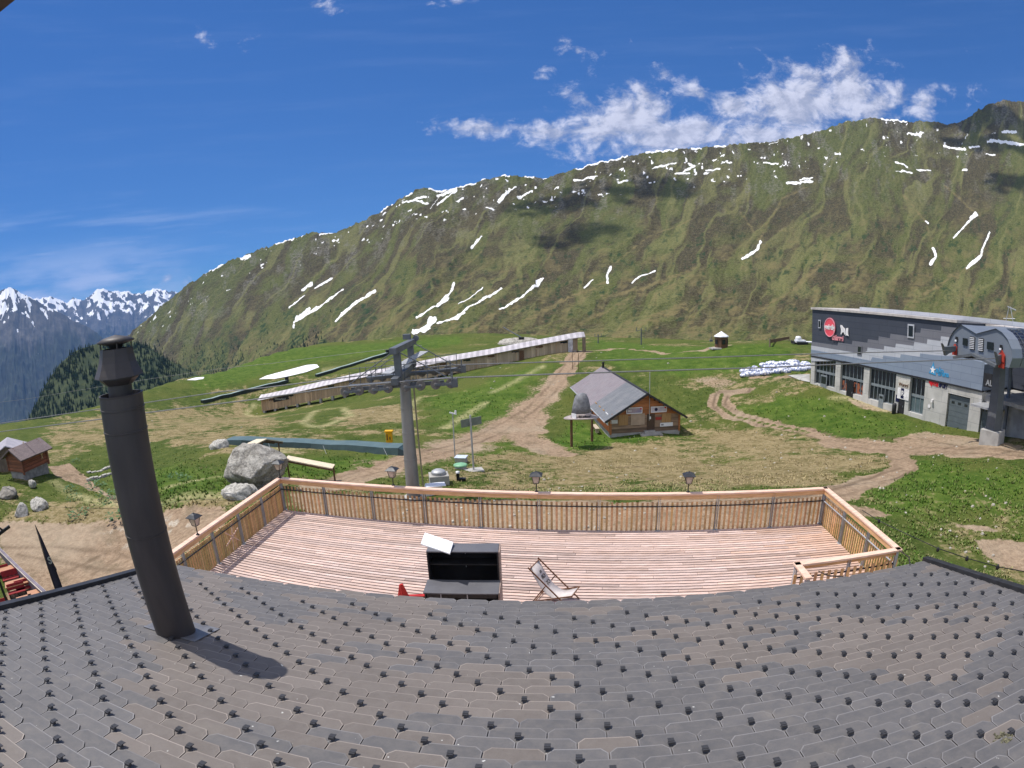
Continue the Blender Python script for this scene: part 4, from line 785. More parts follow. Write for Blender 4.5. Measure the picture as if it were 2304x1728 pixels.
RUB = pm('sheave_rubber', (.20, .185, .17), (.13, .12, .115), 6, .8); HUB = pm('sheave_hub', (.34, .31, .29), (.22, .20, .19), 6, .6, .3)
def wheel(c, parent):
    mb = MB(); pr = [(.10, -.05), (.20, -.05), (.235, -.055), (.275, -.06), (.285, -.03), (.262, 0), (.285, .03), (.275, .06), (.235, .055), (.20, .05), (.10, .05)]
    mb.lathe(pr, n=24); w_ = mb.build('sheave_wheel', RUB, parent); w_.location = c; w_.rotation_euler = (R(90), 0, 0)
    mb = MB(); mb.lathe([(0, -.075), (.07, -.075), (.09, -.05), (.20, -.045), (.205, .045), (.09, .05), (.07, .075), (0, .075)], n=20); mb.build('hub', HUB, w_); return w_
for y, P, s in ((f_y, RF, -1), (r_y, RR_, 1)):
    for i in range(8):
        x = xp-3.0+i*.86+(0 if i < 4 else .15); e = rope_at(P, x); wheel(pl((x, y, e.z-.30)), py_)
    for i0 in (0, 2, 4, 6):
        xa, xb = xp-3.0+i0*.86+(0 if i0 < 4 else .15), xp-3.0+(i0+1)*.86+(0 if i0 < 4 else .15); za, zb_ = rope_at(P, xa).z-.33, rope_at(P, xb).z-.33
        mb = MB(); mb.beam(pl((xa-.12, y-s*.1, za)), pl((xb+.12, y-s*.1, zb_)), .05, .17); mb.beam(pl((xa-.05, y+s*.1, za)), pl((xb+.05, y+s*.1, zb_)), .05, .12); mb.tube(pl(((xa+xb)/2, y-.17, (za+zb_)/2-.02)), pl(((xa+xb)/2, y+.17, (za+zb_)/2-.02)), .06, n=8); mb.build('rocker', GREYST, py_)
    a_, b_ = rope_at(P, xp-2.7), rope_at(P, xp+2.75); mb = MB(); off = -s*.32
    mb.beam(pl((a_.x, y+off, a_.z-.25)), pl((b_.x, y+off, b_.z-.25)), .14, .22); mb.build('sheave_beam', GREYST, py_)
    mb = MB(); yo = y-s*.85; mb.beam(pl((a_.x-.3, yo, a_.z-.1)), pl((b_.x+.3, yo, b_.z-.1)), .55, .05); wk = mb.build('catwalk', GREYST, py_); mb = MB()
    n = 9
    for i in range(n+1):
        p = Vector((a_.x-.3, yo-s*.25, a_.z-.1)).lerp(Vector((b_.x+.3, yo-s*.25, b_.z-.1)), i/n); mb.tube(pl(p), pl(p)+Vector((0, 0, 1.0 if i % 2 else .75)), .022, n=5)
    for h_ in (.5, .95): mb.tube(pl((a_.x-.3, yo-s*.25, a_.z-.1+h_)), pl((b_.x+.3, yo-s*.25, b_.z-.1+h_)), .018, n=5)
    mb.build('guard_rail', GREYST, wk)
    for xx in (b_.x+.62,): mb = MB(); e = rope_at(P, xx); mb.box(*pl((xx, y, e.z-.28)), .34, .3, .5); mb.tube(pl((xx-.1, y-.2, e.z-.1)), pl((xx-.1, y-.2, e.z+.35)), .05, n=6); mb.build('rope_catcher', GREYST, py_, .02)
mb = MB(); mb.beam(pl((xp-.6, f_y+.4, zr+.25)), pl((xp+.9, r_y-.6, zr+.95)), .6, .06); mb.build('access_plate', STEEL, py_)
# thin signal wire above the ropes
P = [at_y(a, b, 52) for a, b in ((0, 905), (65, 897), (236, 868.5), (315, 856), (500, 829), (608, 818), (700, 806), (800, 794))]
o = thing('signal_wire', 'thin pale wire above the haul ropes crossing in front of the forest', 'wire', P[0]); mb = MB(); mb.path([p-P[0] for p in P]+[P[-1]-P[0]+(P[-1]-P[-2])*1.4], .018, 5); mb.build('cable', ROPE, o)

# terminal with its front column
fz_ = lambda px, py, D: H+D*math.tan(R(ae(px, py)[1]))
TC = at_d(2230, 1000, 53.5); TX, TY = TC.x, TC.y
term = thing('lift_terminal', 'rounded grey chairlift terminal with two red rope openings beside the long building', 'terminal', (TX, TY, g1(TX, TY))); tb = term.location.copy()
fc = at_d(2208, 800, 51.5); XF = fc.x
def tl(p): return Vector(p)-tb
def front(px, py): d = ray(px, py); return CAM+d*(XF/d.x)
# outline of the front, read off the photo, on the plane x = XF
FO = [(2134, 786), (2134.5, 775), (2139, 760), (2147, 746), (2156, 737), (2165.5, 731), (2198.5, 751), (2242, 739.5), (2256, 748), (2268, 763), (2277, 785), (2279, 806), (2271.5, 827), (2255, 823), (2210, 804), (2196, 800), (2160, 805)]
fp = [front(*p) for p in FO]; poly = [(p.y, p.z) for p in fp]
TERM = pm('terminal_panels', (.21, .24, .285), (.185, .21, .255), .35, .45, .25); TGL, t, b = mat('terminal_glazing'); b.inputs['Base Color'].default_value = (.018, .022, .045, 1); b.inputs['Roughness'].default_value = .18; b.inputs['Specular IOR Level'].default_value = .7
mb = MB(); o_ = tl((XF, 0, 0)); mb.prism([(a, b) for a, b in poly], o_, (0, 1, 0), (0, 0, 1), .12); mb.build('front_panel', TERM, term)
# the shell: front outline swept backwards
def shell(name, m_, x0, x1, i0, i1, sc=1.0, grow=0):
    mb = MB(); cyc = sum(p[0] for p in poly)/len(poly); czc = sum(p[1] for p in poly)/len(poly); n = i1-i0
    A = [tl((XF+x0, cyc+(poly[i][0]-cyc)*(1+grow), czc+(poly[i][1]-czc)*(1+grow))) for i in range(i0, i1)]; B = [p+Vector((x1-x0, 0, 0)) for p in A]
    mb.add(A+B, [(i, i+1, n+i+1, n+i) for i in range(n-1)]); return mb.build(name, m_, term)
shell('hood', TERM, -.15, 1.6, 0, 14, grow=.012); shell('glazed_roof', TGL, 1.6, 17, 7, 13, grow=.0); shell('shell', TERM, 1.6, 17, 0, 8); shell('sill', TERM, 1.6, 17, 11, 13, grow=.02)
mb = MB(); ga = [Vector((XF+1.6, poly[i][0], poly[i][1])) for i in range(7, 13)]
for i in range(5):
    for f_ in (0, .5): p = ga[i].lerp(ga[i+1], f_); nn_ = Vector((0, -.06, .06)); mb.beam(tl(p+nn_), tl(p+nn_+Vector((15.2, 0, 0))), .05, .05)
for k in range(12):
    for i in range(5): mb.beam(tl(ga[i]+Vector((1.2*k+.6, -.05, .05))), tl(ga[i+1]+Vector((1.2*k+.6, -.05, .05))), .05, .05)
mb.build('glazing_bars', GREYST, term)
mb = MB(); zb_ = poly[12][1]; mb.box(*tl((XF+9, (poly[0][0]+poly[12][0])/2, zb_+.25)), 17, abs(poly[0][0]-poly[12][0])-.5, .4); mb.build('underside', DARKSTEEL, term)
OPEN = pm('opening_red', (.42, .05, .03), (.30, .03, .02), 2, .6)
def panel(px, py, w_, h_, m_, name, parent=term, th=.08, n=4):
    p = front(px, py); mb = MB(); mb.box(*tl((XF-th, p.y, p.z)), .08, w_, h_); return mb.build(name, m_, parent)
for px, py, w_, h_ in ((2172.5, 769, .62, .62), (2229, 778, .80, .62)): panel(px, py, w_, h_, GLASS, 'window')
for px, py in ((2188.5, 772), (2208, 776)):
    p = front(px, py); mb = MB()
    for k in range(7): mb.box(*tl((XF-.10, p.y, p.z-.45+k*.15)), .08, .62, .075)
    lv = mb.build('louvre', pm('louvre_white', (.62, .63, .66), (.5, .5, .53), 4, .5), term); mb = MB(); mb.box(*tl((XF-.05, p.y, p.z)), .05, .66, 1.12); mb.build('louvre_back', BLACK, lv)
for px, py in ((2153.5, 764), (2253.5, 783)): a_ = panel(px, py, .3, .5, BLACK, 'floodlight', th=.1); p = front(px, py+2.5); mb = MB(); mb.box(*tl((XF-.2, p.y, p.z)), .12, .22, .16); mb.build('lens', WHITE, a_)
for px, py, w_ in ((2150, 785, .62), (2255, 806, .88)):
    p = front(px, py); mb = MB(); hh = w_*.9; pol = [(-w_/2, -hh), (w_/2, -hh), (w_/2, hh*.3), (0, hh*.85), (-w_/2, hh*.3)]
    mb.prism(pol, tl((XF-.16, p.y, p.z)), (0, 1, 0), (0, 0, 1), .1); mb.prism([(a*.8-.06, b*.5+.1) for a, b in pol], tl((XF-.22, p.y, p.z)), (0, 1, 0), (0, 0, 1), .04); mb.build('rope_opening', OPEN, term)
for px, py, xe in ((2150, 786, -2.2), (2252, 806, -1.1)):
    p = front(px, py); mb = MB(); mb.prism([(xe, .55), (xe+.3, .25), (-.1, .32), (-.1, -.1), (xe+1.0, -.35), (xe+.55, -.55)], tl((XF, p.y+.1, p.z)), (1, 0, 0), (0, 0, 1), .35); mb.build('guide_horn', GREYST, term, .03)
p0, p1, p2 = front(2155, 804), front(2197, 798), front(2250, 824); mb = MB()
for a_, b_ in ((p0, p1), (p1, p2)): mb.beam(tl(a_+Vector((-.5, 0, 0))), tl(b_+Vector((-.5, 0, 0))), .5, .22)
mb.build('front_beam', GREYST, term)
ztc = fz_(2244, 822, 53.5); cb = Vector((TX, TY, g1(TX, TY))); mb = MB()
mb.add([tl((TX+sx*a, TY+sy*a, z)) for z, a in ((cb.z+1.3, .62), (ztc, .46)) for sx, sy in ((-1, -1), (1, -1), (1, 1), (-1, 1))], [(0, 1, 5, 4), (1, 2, 6, 5), (2, 3, 7, 6), (3, 0, 4, 7), (4, 5, 6, 7)])
mb.beam(tl((TX-.8, TY, cb.z+1.36)), tl((TX+.8, TY, cb.z+1.36)), 1.6, .1); cl__ = mb.build('column', pm('column_steel', (.15, .155, .17), (.125, .13, .14), 1.2, .5, .3), term, .03); cl__.rotation_euler = (0, 0, 0)
mb = MB(); mb.box(0, 0, .2, 2.15, 2.15, 2.4, R(20)); mb.build('plinth', CONC, term, .04)
mb = MB()
for x, y in ((5, -2), (5, 2.2), (9, -2), (9, 2.2), (14, -2), (14, 2.2)): mb = MB(); p = Vector((TX+x, TY+y, 0)); mb.beam(tl((p.x, p.y, cb.z)), tl((p.x, p.y, zb_)), .3, .3, up=(1, 0, 0)); mb.build('leg', GREYST, term)
mb = MB(); zd = at_d(2285, 905, 58).z; mb.box(*tl((TX+13, TY-.5, zd)), 20, 9, .35); mb.build('platform', CONC, term)
mb = MB()
for i in range(12): mb.tube(tl((TX+3.2+i*1.5, TY-4.9, zd+.15)), tl((TX+3.2+i*1.5, TY-4.9, zd+1.25)), .03, n=5)
for h_ in (.6, 1.2): mb.tube(tl((TX+3.2, TY-4.9, zd+h_)), tl((TX+20, TY-4.9, zd+h_)), .025, n=5)
mb.build('platform_railing', STEEL, term)
mb = MB(); mb.box(*tl((TX+14, TY+1, (zd+cb.z)/2-.5)), 17, 6, zd-cb.z+1.2); mb.build('substructure', CONC, term)

# ------------------------------------------------------------------ the long station building
W0 = at_d(1826, 800, 82); W1 = at_d(2211, 880, 61.7); ZF = (W0.z+W1.z)/2; W0.z = W1.z = 0
wu = (W1-W0).normalized(); wn = Vector((-wu.y, wu.x, 0))            # along the front, and into the building
if wn.dot(W0) < 0: wn = -wn
WL = (W1-W0).length
bd = thing('station_building', 'long grey lift station building with stepped cladding, shop windows and a round red sign', 'building', (W0.x, W0.y, -6.6), math.atan2(wu.y, wu.x))
def wp(px, py):                                         # photo pixel on the front wall -> (along, height) in building coordinates
    d = ray(px, py); k = (W0-Vector((0, 0, 0))).dot(wn)/Vector((d.x, d.y, 0)).dot(wn); p = CAM+d*k; return (p-W0).dot(wu), p.z+6.6
sgn = -1 if wn.dot(Vector((-wu.y, wu.x, 0))) < 0 else 1   # local +y goes into the building when sgn is +1
zf = ZF+6.6; zt2 = wp(1827, 696)[1]; zlow = wp(2216, 820)[1]
def bx(mb, a0, a1, z0, z1, y0, y1, c=1.0): mb.box((a0+a1)/2, sgn*(y0+y1)/2, (z0+z1)/2, abs(a1-a0), abs(y1-y0), abs(z1-z0), 0, c)
CL1 = pm('cladding_dark', (.062, .070, .092), (.056, .063, .084), .5, .5, .2); CL2 = pm('cladding_mid', (.185, .187, .212), (.17, .172, .197), .5, .5, .2); CL3 = pm('cladding_pale', (.50, .515, .56), (.45, .465, .51), .5, .5, .2); CL4 = pm('cladding_blue', (.245, .295, .375), (.225, .27, .35), .5, .5, .2)
XE = wp(2120, 760)[0]+2.2                                  # where the tall part stops behind the terminal
mb = MB(); bx(mb, 0, XE, zf, zt2, 0, 16); bx(mb, XE, WL+14, zf, zt2-.3, 7.0, 16); mb.build('upper_wall', CL1, bd)
def seams(m_, w__, h__):
    t = NT(m_.node_tree); b = t.n['Principled BSDF']; src = b.inputs['Base Color'].links[0].from_socket; br = t.new('ShaderNodeTexBrick'); t.l.new(t.mapping(t.new('ShaderNodeTexCoord').outputs['Object'], rot=(R(-90), 0, 0)), br.inputs[0])
    br.inputs['Color1'].default_value = (1, 1, 1, 1); br.inputs['Color2'].default_value = (.93, .93, .94, 1); br.inputs['Mortar'].default_value = (.60, .62, .66, 1); br.inputs['Scale'].default_value = 1; br.inputs['Mortar Size'].default_value = .022; br.inputs['Brick Width'].default_value = w__; br.inputs['Row Height'].default_value = h__
    t.put(b.inputs['Base Color'], t.mix(1, src, br.outputs[0], 'MULTIPLY')); b.inputs['Metallic'].default_value = 0
for m_ in (CL1, CL2, CL3, CL4): seams(m_, 3.1, .78)
# cladding steps: polygons slightly proud of the wall
def clad(pts_, m_, y, name):
    q = [wp(a, b) for a, b in pts_]; mb = MB(); mb.prism(q if sgn > 0 else q[::-1], (0, -sgn*y, 0), (1, 0, 0), (0, 0, 1), .03*1); return mb.build(name, m_, bd)
C4 = lambda a, b: (1704+a/3.687, 650+b/3.687)
mid = [(452, 438), (668, 470), (672, 443), (787, 461), (792, 430), (915, 447), (920, 417), (1005, 429), (1010, 394), (1102, 410), (1108, 372), (1258, 393), (1305, 396), (1305, 362), (1355, 364), (1360, 327), (1527, 347), (1530, 310), (1660, 325), (1660, 560), (452, 560)]
clad([C4(*p) for p in mid], CL2, .035, 'cladding')
pale = [(450, 470), (838, 532), (872, 536), (915, 515), (918, 487), (1053, 505), (1058, 474), (1148, 488), (1153, 454), (1300, 473), (1306, 440), (1410, 457), (1415, 418), (1523, 434), (1527, 393), (1660, 410), (1660, 600), (450, 600)]
clad([C4(*p) for p in pale], CL3, .07, 'cladding')
blue = [(450, 502), (945, 595), (960, 566), (1045, 580), (1050, 552), (1190, 571), (1195, 543), (1352, 563), (1356, 535), (1480, 550), (1660, 560), (1890, 610), (1866, 852), (450, 543)]
clad([C4(*p) for p in blue], CL4, .105, 'cladding')
mb = MB(); bx(mb, -.1, XE+.1, zt2, zt2+.28, -.22, 16.1); bx(mb, XE+.1, WL+14, zt2-.3, zt2-.05, 6.8, 16.1); mb.build('roof', pm('roof_gravel', (.50, .47, .45), (.38, .35, .34), 1.5, .8), bd)
mb = MB(); bx(mb, 9, WL+6, zt2+.28, zt2+.75, 1.2, 1.6); mb.build('roof_upstand', CL3, bd)
mb = MB(); bx(mb, XE, WL, zf, zlow, .02, 7); mb.build('annex_wall', CL4, bd)
mb = MB(); bx(mb, 0, WL, zf-.14, zf+.05, -.16, .3); mb.build('drip_edge', DARKSTEEL, bd)
# ground storey
mb = MB(); bx(mb, 0, WL+.0, -1.2, zf-.1, 1.15, 15.8); mb.build('inner_wall', pm('shop_interior', (.05, .045, .04), (.03, .03, .03), .4, .8), bd)
mb = MB()
def col4(a): return wp(1704+a/3.687, 650+700/3.687)[0]
piers = [(0, col4(475)), (col4(648), col4(690)), (col4(884), col4(932)), (col4(1155), col4(1188)), (col4(1242), col4(1275)), (col4(1400), col4(1597)), (col4(1785), WL)]
for a, b_ in piers: bx(mb, a, b_, -1.4, zf-.1, -.02, 1.0)
base_ = [(col4(475), .95, 0), (col4(690), .9, 1), (col4(932), .95, 2), (col4(1275), 1.0, 3)]
bays = [(col4(475), col4(648)), (col4(690), col4(884)), (col4(932), col4(1155)), (col4(1275), col4(1400))]
for (a, b_), hb in zip(bays, (.95, .85, .75, .55)): bx(mb, a, b_, -1.4, hb, .0, .9)
bx(mb, col4(1188), col4(1242), 2.55, zf-.1, .0, .9); bx(mb, col4(1597), col4(1785), 3.75, zf-.1, .0, .9)
FFC = pm('fair_faced_concrete', (.56, .545, .515), (.44, .43, .405), .5, .8, bump=.1, detail=8); seams(FFC, 2.4, 1.3); mb.build('concrete_wall', FFC, bd)
FRM = pm('window_frame', (.27, .30, .32), (.22, .25, .27), 2, .5, .3)
for (a, b_), hb, nm in zip(bays, (.95, .85, .75, .55), (6, 6, 7, 3)):
    h1 = zf-.12; hm = hb+(h1-hb)*.48; mb = MB(); bx(mb, a, b_, hb, h1, .40, .44); wn_ = mb.build('shop_window', GLASS, bd); mb = MB()
    for i in range(nm+1): x = a+(b_-a)*i/nm; bx(mb, x-.045, x+.045, hb, h1, .33, .40)
    bx(mb, a, b_, hm-.16, hm+.16, .30, .40); bx(mb, a, b_, h1-.14, h1, .31, .40); bx(mb, a, b_, hb, hb+.10, .31, .40); mb.build('window_frame', FRM, wn_)
STK = pm('window_stickers', (.30, .10, .05), (.03, .03, .04), 1.6, .5, lo=.45, hi=.55); a, b_ = bays[1]; mb = MB(); bx(mb, a+.1, b_-.1, .95, 2.3, .385, .397); mb.build('window_stickers', STK, bd)
GRN = pm('blind', (.10, .14, .15), (.085, .12, .13), 2, .6); a, b_ = bays[3]; mb = MB(); bx(mb, a+.08, b_-.08, .65, 2.4, .386, .398); mb.build('blind', GRN, bd)
for a, b_, z0, z1, m_ in ((col4(528), col4(580), -.4, 2.4, FRM), (col4(748), col4(805), -.5, 2.45, BLACK), (col4(1022), col4(1062), -.5, 1.7, FRM), (col4(1195), col4(1238), -.6, 2.5, DARKSTEEL)):
    mb = MB(); bx(mb, a, b_, z0, z1, -.03, .05); d_ = mb.build('door', m_, bd); mb = MB(); bx(mb, b_-.2, b_-.16, (z0+z1)/2-.1, (z0+z1)/2+.1, -.08, -.03); mb.build('door_handle', STEEL, d_)
    if m_ is FRM: mb = MB(); bx(mb, a+.15, b_-.15, 1.2, z1-.2, -.045, -.03); mb.build('pane', GLASS, d_)
for a0, a1 in ((1600, 1783), (1885, 1955)):
    a, b_ = col4(a0), col4(a1); mb = MB()
    for k in range(7): bx(mb, a, b_, -.35+k*.57, -.35+k*.57+.55, .25+.01*(k % 2), .32)
    g_ = mb.build('garage_door', pm('sectional_door', (.14, .165, .18), (.12, .145, .16), 2, .5, .2), bd)
    for k in range(3): x = a+(b_-a)*(.2+.3*k); mb = MB(); mb.box(x, sgn*.24, 2.85, (b_-a)*.14, .03, .26); mb.build('pane', GLASS, g_, .03)
mb = MB(); bx(mb, WL, WL+9, -1.4, zf-.2, .6, 8); mb.build('side_wall', pm('fair_faced_concrete_2', (.42, .41, .40), (.33, .32, .31), .5, .8), bd)
mb = MB(); bx(mb, WL-.2, WL+3.5, zf-1.35, zf-1.15, -2.2, .6); mb.build('canopy', STEEL, bd)
mb = MB(); bx(mb, col4(1885), col4(1955), zf+.5, zf+1.9, -.04, .0); mb.build('name_board', DARKSTEEL, bd)
SGN = lambda y: -sgn*y
tdir = (1, 0, 0) if sgn > 0 else (1, 0, 0)
PALEB = pm('sign_pale', (.62, .58, .52), None, 3, .5); SKYB = pm('sign_blue', (.05, .33, .62), None, 3, .5); CORAL = pm('sign_coral', (.80, .10, .14), (.74, .085, .12), 1, .45); SWH = pm('sign_white', (.85, .82, .83), None, 3, .45)
def btext(tx, px, py, sz, m_, bold=.01, y=.16, name='lettering', parent=bd, al='LEFT'):
    a, z = wp(px, py); return text_obj(name, tx, sz, m_, parent, (a, SGN(y), z), (1, 0, 0), (0, 0, 1), .02, bold, al)
for px, py, w_, h_ in ((1845.5, 729, .55, 1.15), (2051, 745, 1.1, 1.6), (1935.5, 788.5, .9, 1.25)):
    a, z = wp(px, py); mb = MB(); bx(mb, a-w_/2, a+w_/2, z-h_/2, z+h_/2, -.17, -.12); f_ = mb.build('window', CL3 if py < 780 else CL2, bd); mb = MB(); bx(mb, a-w_*.34, a+w_*.34, z-h_*.38, z+h_*.38, -.19, -.171); mb.build('pane', GLASS, f_)
# round sign, goats, lettering
(a0, zc1), (a1, _) = wp(1857, 736), wp(1881.5, 736); _, zu = wp(1869, 715); _, zd_ = wp(1869, 758); ac, zc2, ra_, rz_ = (a0+a1)/2, (zu+zd_)/2, (a1-a0)/2, (zu-zd_)/2
rs = thing('round_sign', 'round coral red sign with a white word across it, high on the dark building wall', 'sign', Matrix.Translation(bd.location) @ Matrix.Rotation(bd.rotation_euler.z, 4, 'Z') @ Vector((ac, SGN(.1), zc2)), bd.rotation_euler.z)
mb = MB(); N = 48; mb.prism([((ra_)*math.cos(2*math.pi*i/N), rz_*math.sin(2*math.pi*i/N)) for i in range(N)], (0, SGN(.02), 0), (1, 0, 0), (0, 0, 1), .08); mb.build('disc', CORAL, rs)
mb = MB(); ri = .93
for i in range(N):
    t0, t1 = 2*math.pi*i/N, 2*math.pi*(i+1)/N; mb.beam((ra_*.96*math.cos(t0), SGN(.12), rz_*.96*math.sin(t0)), (ra_*.96*math.cos(t1), SGN(.12), rz_*.96*math.sin(t1)), .10, .06, up=(0, 1, 0))
mb.build('rim', pm('sign_rim', (.85, .40, .48), None, 3, .4), rs)
mb = MB(); mb.box(0, SGN(.11), .02, ra_*1.9, .02, .20); mb.build('band', SWH, rs)
text_obj('lettering', 'gmüetlig', 1.0, SWH, rs, (-ra_*.96, SGN(.13), -.28), (ra_*1.9/4.0, 0, 0), (0, 0, 1), .02, .03)
for o in rs.children:
    if o.name.startswith('lettering'): o.scale.x = 1
tx = [o for o in rs.children if o.name.startswith('lettering')][0]; w0 = max(v.co.x for v in tx.data.vertices)-min(v.co.x for v in tx.data.vertices); f_ = ra_*1.88/w0; tx.data.transform(Matrix.Diagonal((f_, 1, 1, 1))); mn = min(v.co.x for v in tx.data.vertices); tx.data.transform(Matrix.Translation((-ra_*.94-mn, 0, 0)))
PINK = pm('sign_pink', (.85, .33, .38), None, 3, .45)
def fit_text(o, w_):
    x0 = min(v.co.x for v in o.data.vertices); x1 = max(v.co.x for v in o.data.vertices); f_ = w_/(x1-x0); o.data.transform(Matrix.Translation((x0, 0, 0)) @ Matrix.Diagonal((f_, 1, 1, 1)) @ Matrix.Translation((-x0, 0, 0)))
a, z = wp(1874, 763.5); q = btext('chäserei', 1874, 764, 1.05, PINK, .03); fit_text(q, wp(1899, 767)[0]-a)
GOAT1 = [(0, 0), (.1, .45), (-.1, .9), (.0, 1.0), (.3, .95), (.55, .75), (.9, .65), (.95, .1), (.75, .0), (.65, .25), (.3, .2), (.2, 0)]; GOAT2 = [(0, 0), (.05, .6), (.2, .95), (.7, 1.0), (.75, .15), (.9, 0), (.5, .02), (.25, .05)]
for g_, px, py, w_, h_ in ((GOAT1, 1893, 752, 1.05, 1.25), (GOAT2, 1904, 755, .75, 1.05)):
    a, z = wp(px, py); mb = MB(); mb.prism([(a+x*w_, z+y*h_) for x, y in g_], (0, SGN(.13), 0), (1, 0, 0), (0, 0, 1), .04); mb.build('goat_emblem', SWH, bd)
# blue star peak and words
a, z = wp(2092, 839); mb = MB(); mb.prism([(a, z), (a+1.1, z-.12), (a+.62, z+1.3)], (0, SGN(.14), 0), (1, 0, 0), (0, 0, 1), .04); em = mb.build('peak_emblem', SKYB, bd); mb = MB()
cx0, cz0 = a+.58, z+.42; mb.prism([(cx0+(.46 if i % 2 == 0 else .2)*math.cos(math.pi/2+i*math.pi/5), cz0+(.46 if i % 2 == 0 else .2)*math.sin(math.pi/2+i*math.pi/5)) for i in range(10)], (0, SGN(.18), 0), (1, 0, 0), (0, 0, 1), .03); mb.build('star', SWH, em)
q = btext('alp', 2107, 837, .85, SKYB, .02); fit_text(q, 1.25); q = btext('arena', 2112, 844, .85, SKYB, .02); fit_text(q, 1.7)
q = btext('INTER', 2095, 866, .62, REDINK, .035, y=.06); fit_text(q, wp(2113, 866)[0]-wp(2095, 866)[0]); q = btext('SPORT', 2113.2, 870, .62, BLUEINK, .035, y=.06); fit_text(q, wp(2133, 870)[0]-wp(2113.2, 870)[0])
a, z = wp(2090, 861); mb = MB(); mb.prism([(a, z+.1), (a+.5, z-.35), (a+.75, z+.2), (a+.45, z+.15), (a+.1, z+.4)], (0, SGN(.06), 0), (1, 0, 0), (0, 0, 1), .03); mb.build('sign_emblem', REDINK, bd)
a, z = wp(2022, 861); mb = MB(); bx(mb, a, a+2.0, z-.5, z+.42, -.10, -.03); s_ = mb.build('shop_sign', PALEB, bd); text_obj('lettering', 'Wurzel', .55, OLDWOOD, s_, (a+.12, SGN(.12), z-.3), (1, 0, 0), (0, 0, 1), .01, .02)
a, z = wp(2020, 885); mb = MB(); bx(mb, a, a+2.0, z-.55, z+.85, -.10, -.03); s_ = mb.build('shop_sign', SWH, bd); mb = MB(); bx(mb, a+.62, a+1.15, z-.45, z+.75, -.115, -.101); p_ = mb.build('parking_sign', BLUEINK, s_); text_obj('lettering', 'R', .8, SWH, p_, (a+.68, SGN(.13), z-.1), (1, 0, 0), (0, 0, 1), .01, .02)
q = text_obj('lettering', 'AL', .8, STEEL, bd, (col4(1905), SGN(.08), zf+.7), (1, 0, 0), (0, 0, 1), .02, .02)
for px, py, r_ in ((2091, 914, .22),): a, z = wp(px, py); mb = MB(); mb.prism([(a+r_*math.cos(i*.5), z+r_*math.sin(i*.5)) for i in range(12)], (0, SGN(.05), 0), (1, 0, 0), (0, 0, 1), .03); mb.build('round_plate', SWH, bd)
a, z = wp(2099, 903); mb = MB(); bx(mb, a-.12, a+.12, z-.1, z+.2, -.3, .0); mb.build('wall_lamp', SWH, bd)
a, z = wp(2016, 895); mb = MB(); bx(mb, a, a+.6, z-.4, z+.4, -.06, -.03); mb.build('wall_sign', BLUEINK, bd)
a, z = wp(2019, 912); mb = MB(); mb.lathe([(0, -.6), (.28, -.6), (.30, 1.0), (.24, 1.2), (0, 1.25)], a, SGN(.6), 12); mb.build('bin', DARKSTEEL, bd)
tr = MB(); a, z = wp(2226, 705); tr.tube((a, 4*sgn, zt2), (a+.6, 4*sgn, zt2+2.2), .05, n=5); tr.tube((a+1.4, 4*sgn, zt2), (a+.8, 4*sgn, zt2+2.2), .05, n=5); tr.tube((a-.2, 4*sgn, zt2+.9), (a+1.5, 4*sgn, zt2+1.0), .04, n=5); tr.beam((a+.4, 4*sgn, zt2+2.2), (a+1.6, 4*sgn, zt2+1.9), .1, .1); tr.build('roof_mast', STEEL, bd)

# ------------------------------------------------------------------ the ski school hut
LAP = pm('red_larch_boards', (.46, .185, .070), (.32, .125, .05), 2.2, .7, stretch=(.5, .5, 7), bump=.3, tint=True)
LAPG = pm('greyed_boards', (.36, .25, .175), (.225, .15, .105), 1.6, .8, stretch=(.35, .35, 5), bump=.3, tint=True)
def shingle(name, c1, c2, sc=2.6):
    m, t, b = mat(name); tc = t.new('ShaderNodeTexCoord').outputs['Object']; br = t.new('ShaderNodeTexBrick'); t.l.new(t.mapping(tc, scale=(sc, sc, sc)), br.inputs[0])
    br.inputs['Color1'].default_value = (*c1, 1); br.inputs['Color2'].default_value = (*c2, 1); br.inputs['Mortar'].default_value = tuple(x*.45 for x in c1)+(1,); br.inputs['Scale'].default_value = 1; br.inputs['Mortar Size'].default_value = .018; br.inputs['Brick Width'].default_value = 1.1; br.inputs['Row Height'].default_value = .5
    a = t.new('ShaderNodeAttribute', attribute_name='tint').outputs['Color']; n_ = t.noise(tc, .8, 6, .65); c = t.mix(1, br.outputs[0], a, 'MULTIPLY'); c = t.mix(t.math('MULTIPLY', t.ramp(n_, .4, .7), .4), c, tuple(x*1.5 for x in c2))
    t.put(b.inputs['Base Color'], c); b.inputs['Roughness'].default_value = .7; bn = t.new('ShaderNodeBump'); bn.inputs['Strength'].default_value = .5; bn.inputs['Distance'].default_value = .03; t.l.new(br.outputs[1], bn.inputs['Height']); t.l.new(bn.outputs[0], b.inputs['Normal']); return m
SHING = shingle('roof_shingles', (.135, .135, .15), (.165, .16, .17))
def slope_roof(mb, P0, P1, P2, P3, th, c=1.0):              # eave a, eave b, ridge b, ridge a as a slab
    n_ = (Vector(P1)-Vector(P0)).cross(Vector(P3)-Vector(P0)).normalized()
    if n_.z < 0: n_ = -n_
    A = [Vector(p) for p in (P0, P1, P2, P3)]; B = [p-n_*th for p in A]; mb.add(A+B, [(0, 1, 2, 3), (7, 6, 5, 4), (0, 4, 5, 1), (1, 5, 6, 2), (2, 6, 7, 3), (3, 7, 4, 0)], c)
HL = at_d(1373, 981, 62.5); ap = at_d(1457.3, 888.4, 62.6); bk = at_z(1357, 828, ap.z); hy = (bk-ap); hy.z = 0; hy.normalize(); hx = Vector((hy.y, -hy.x, 0))
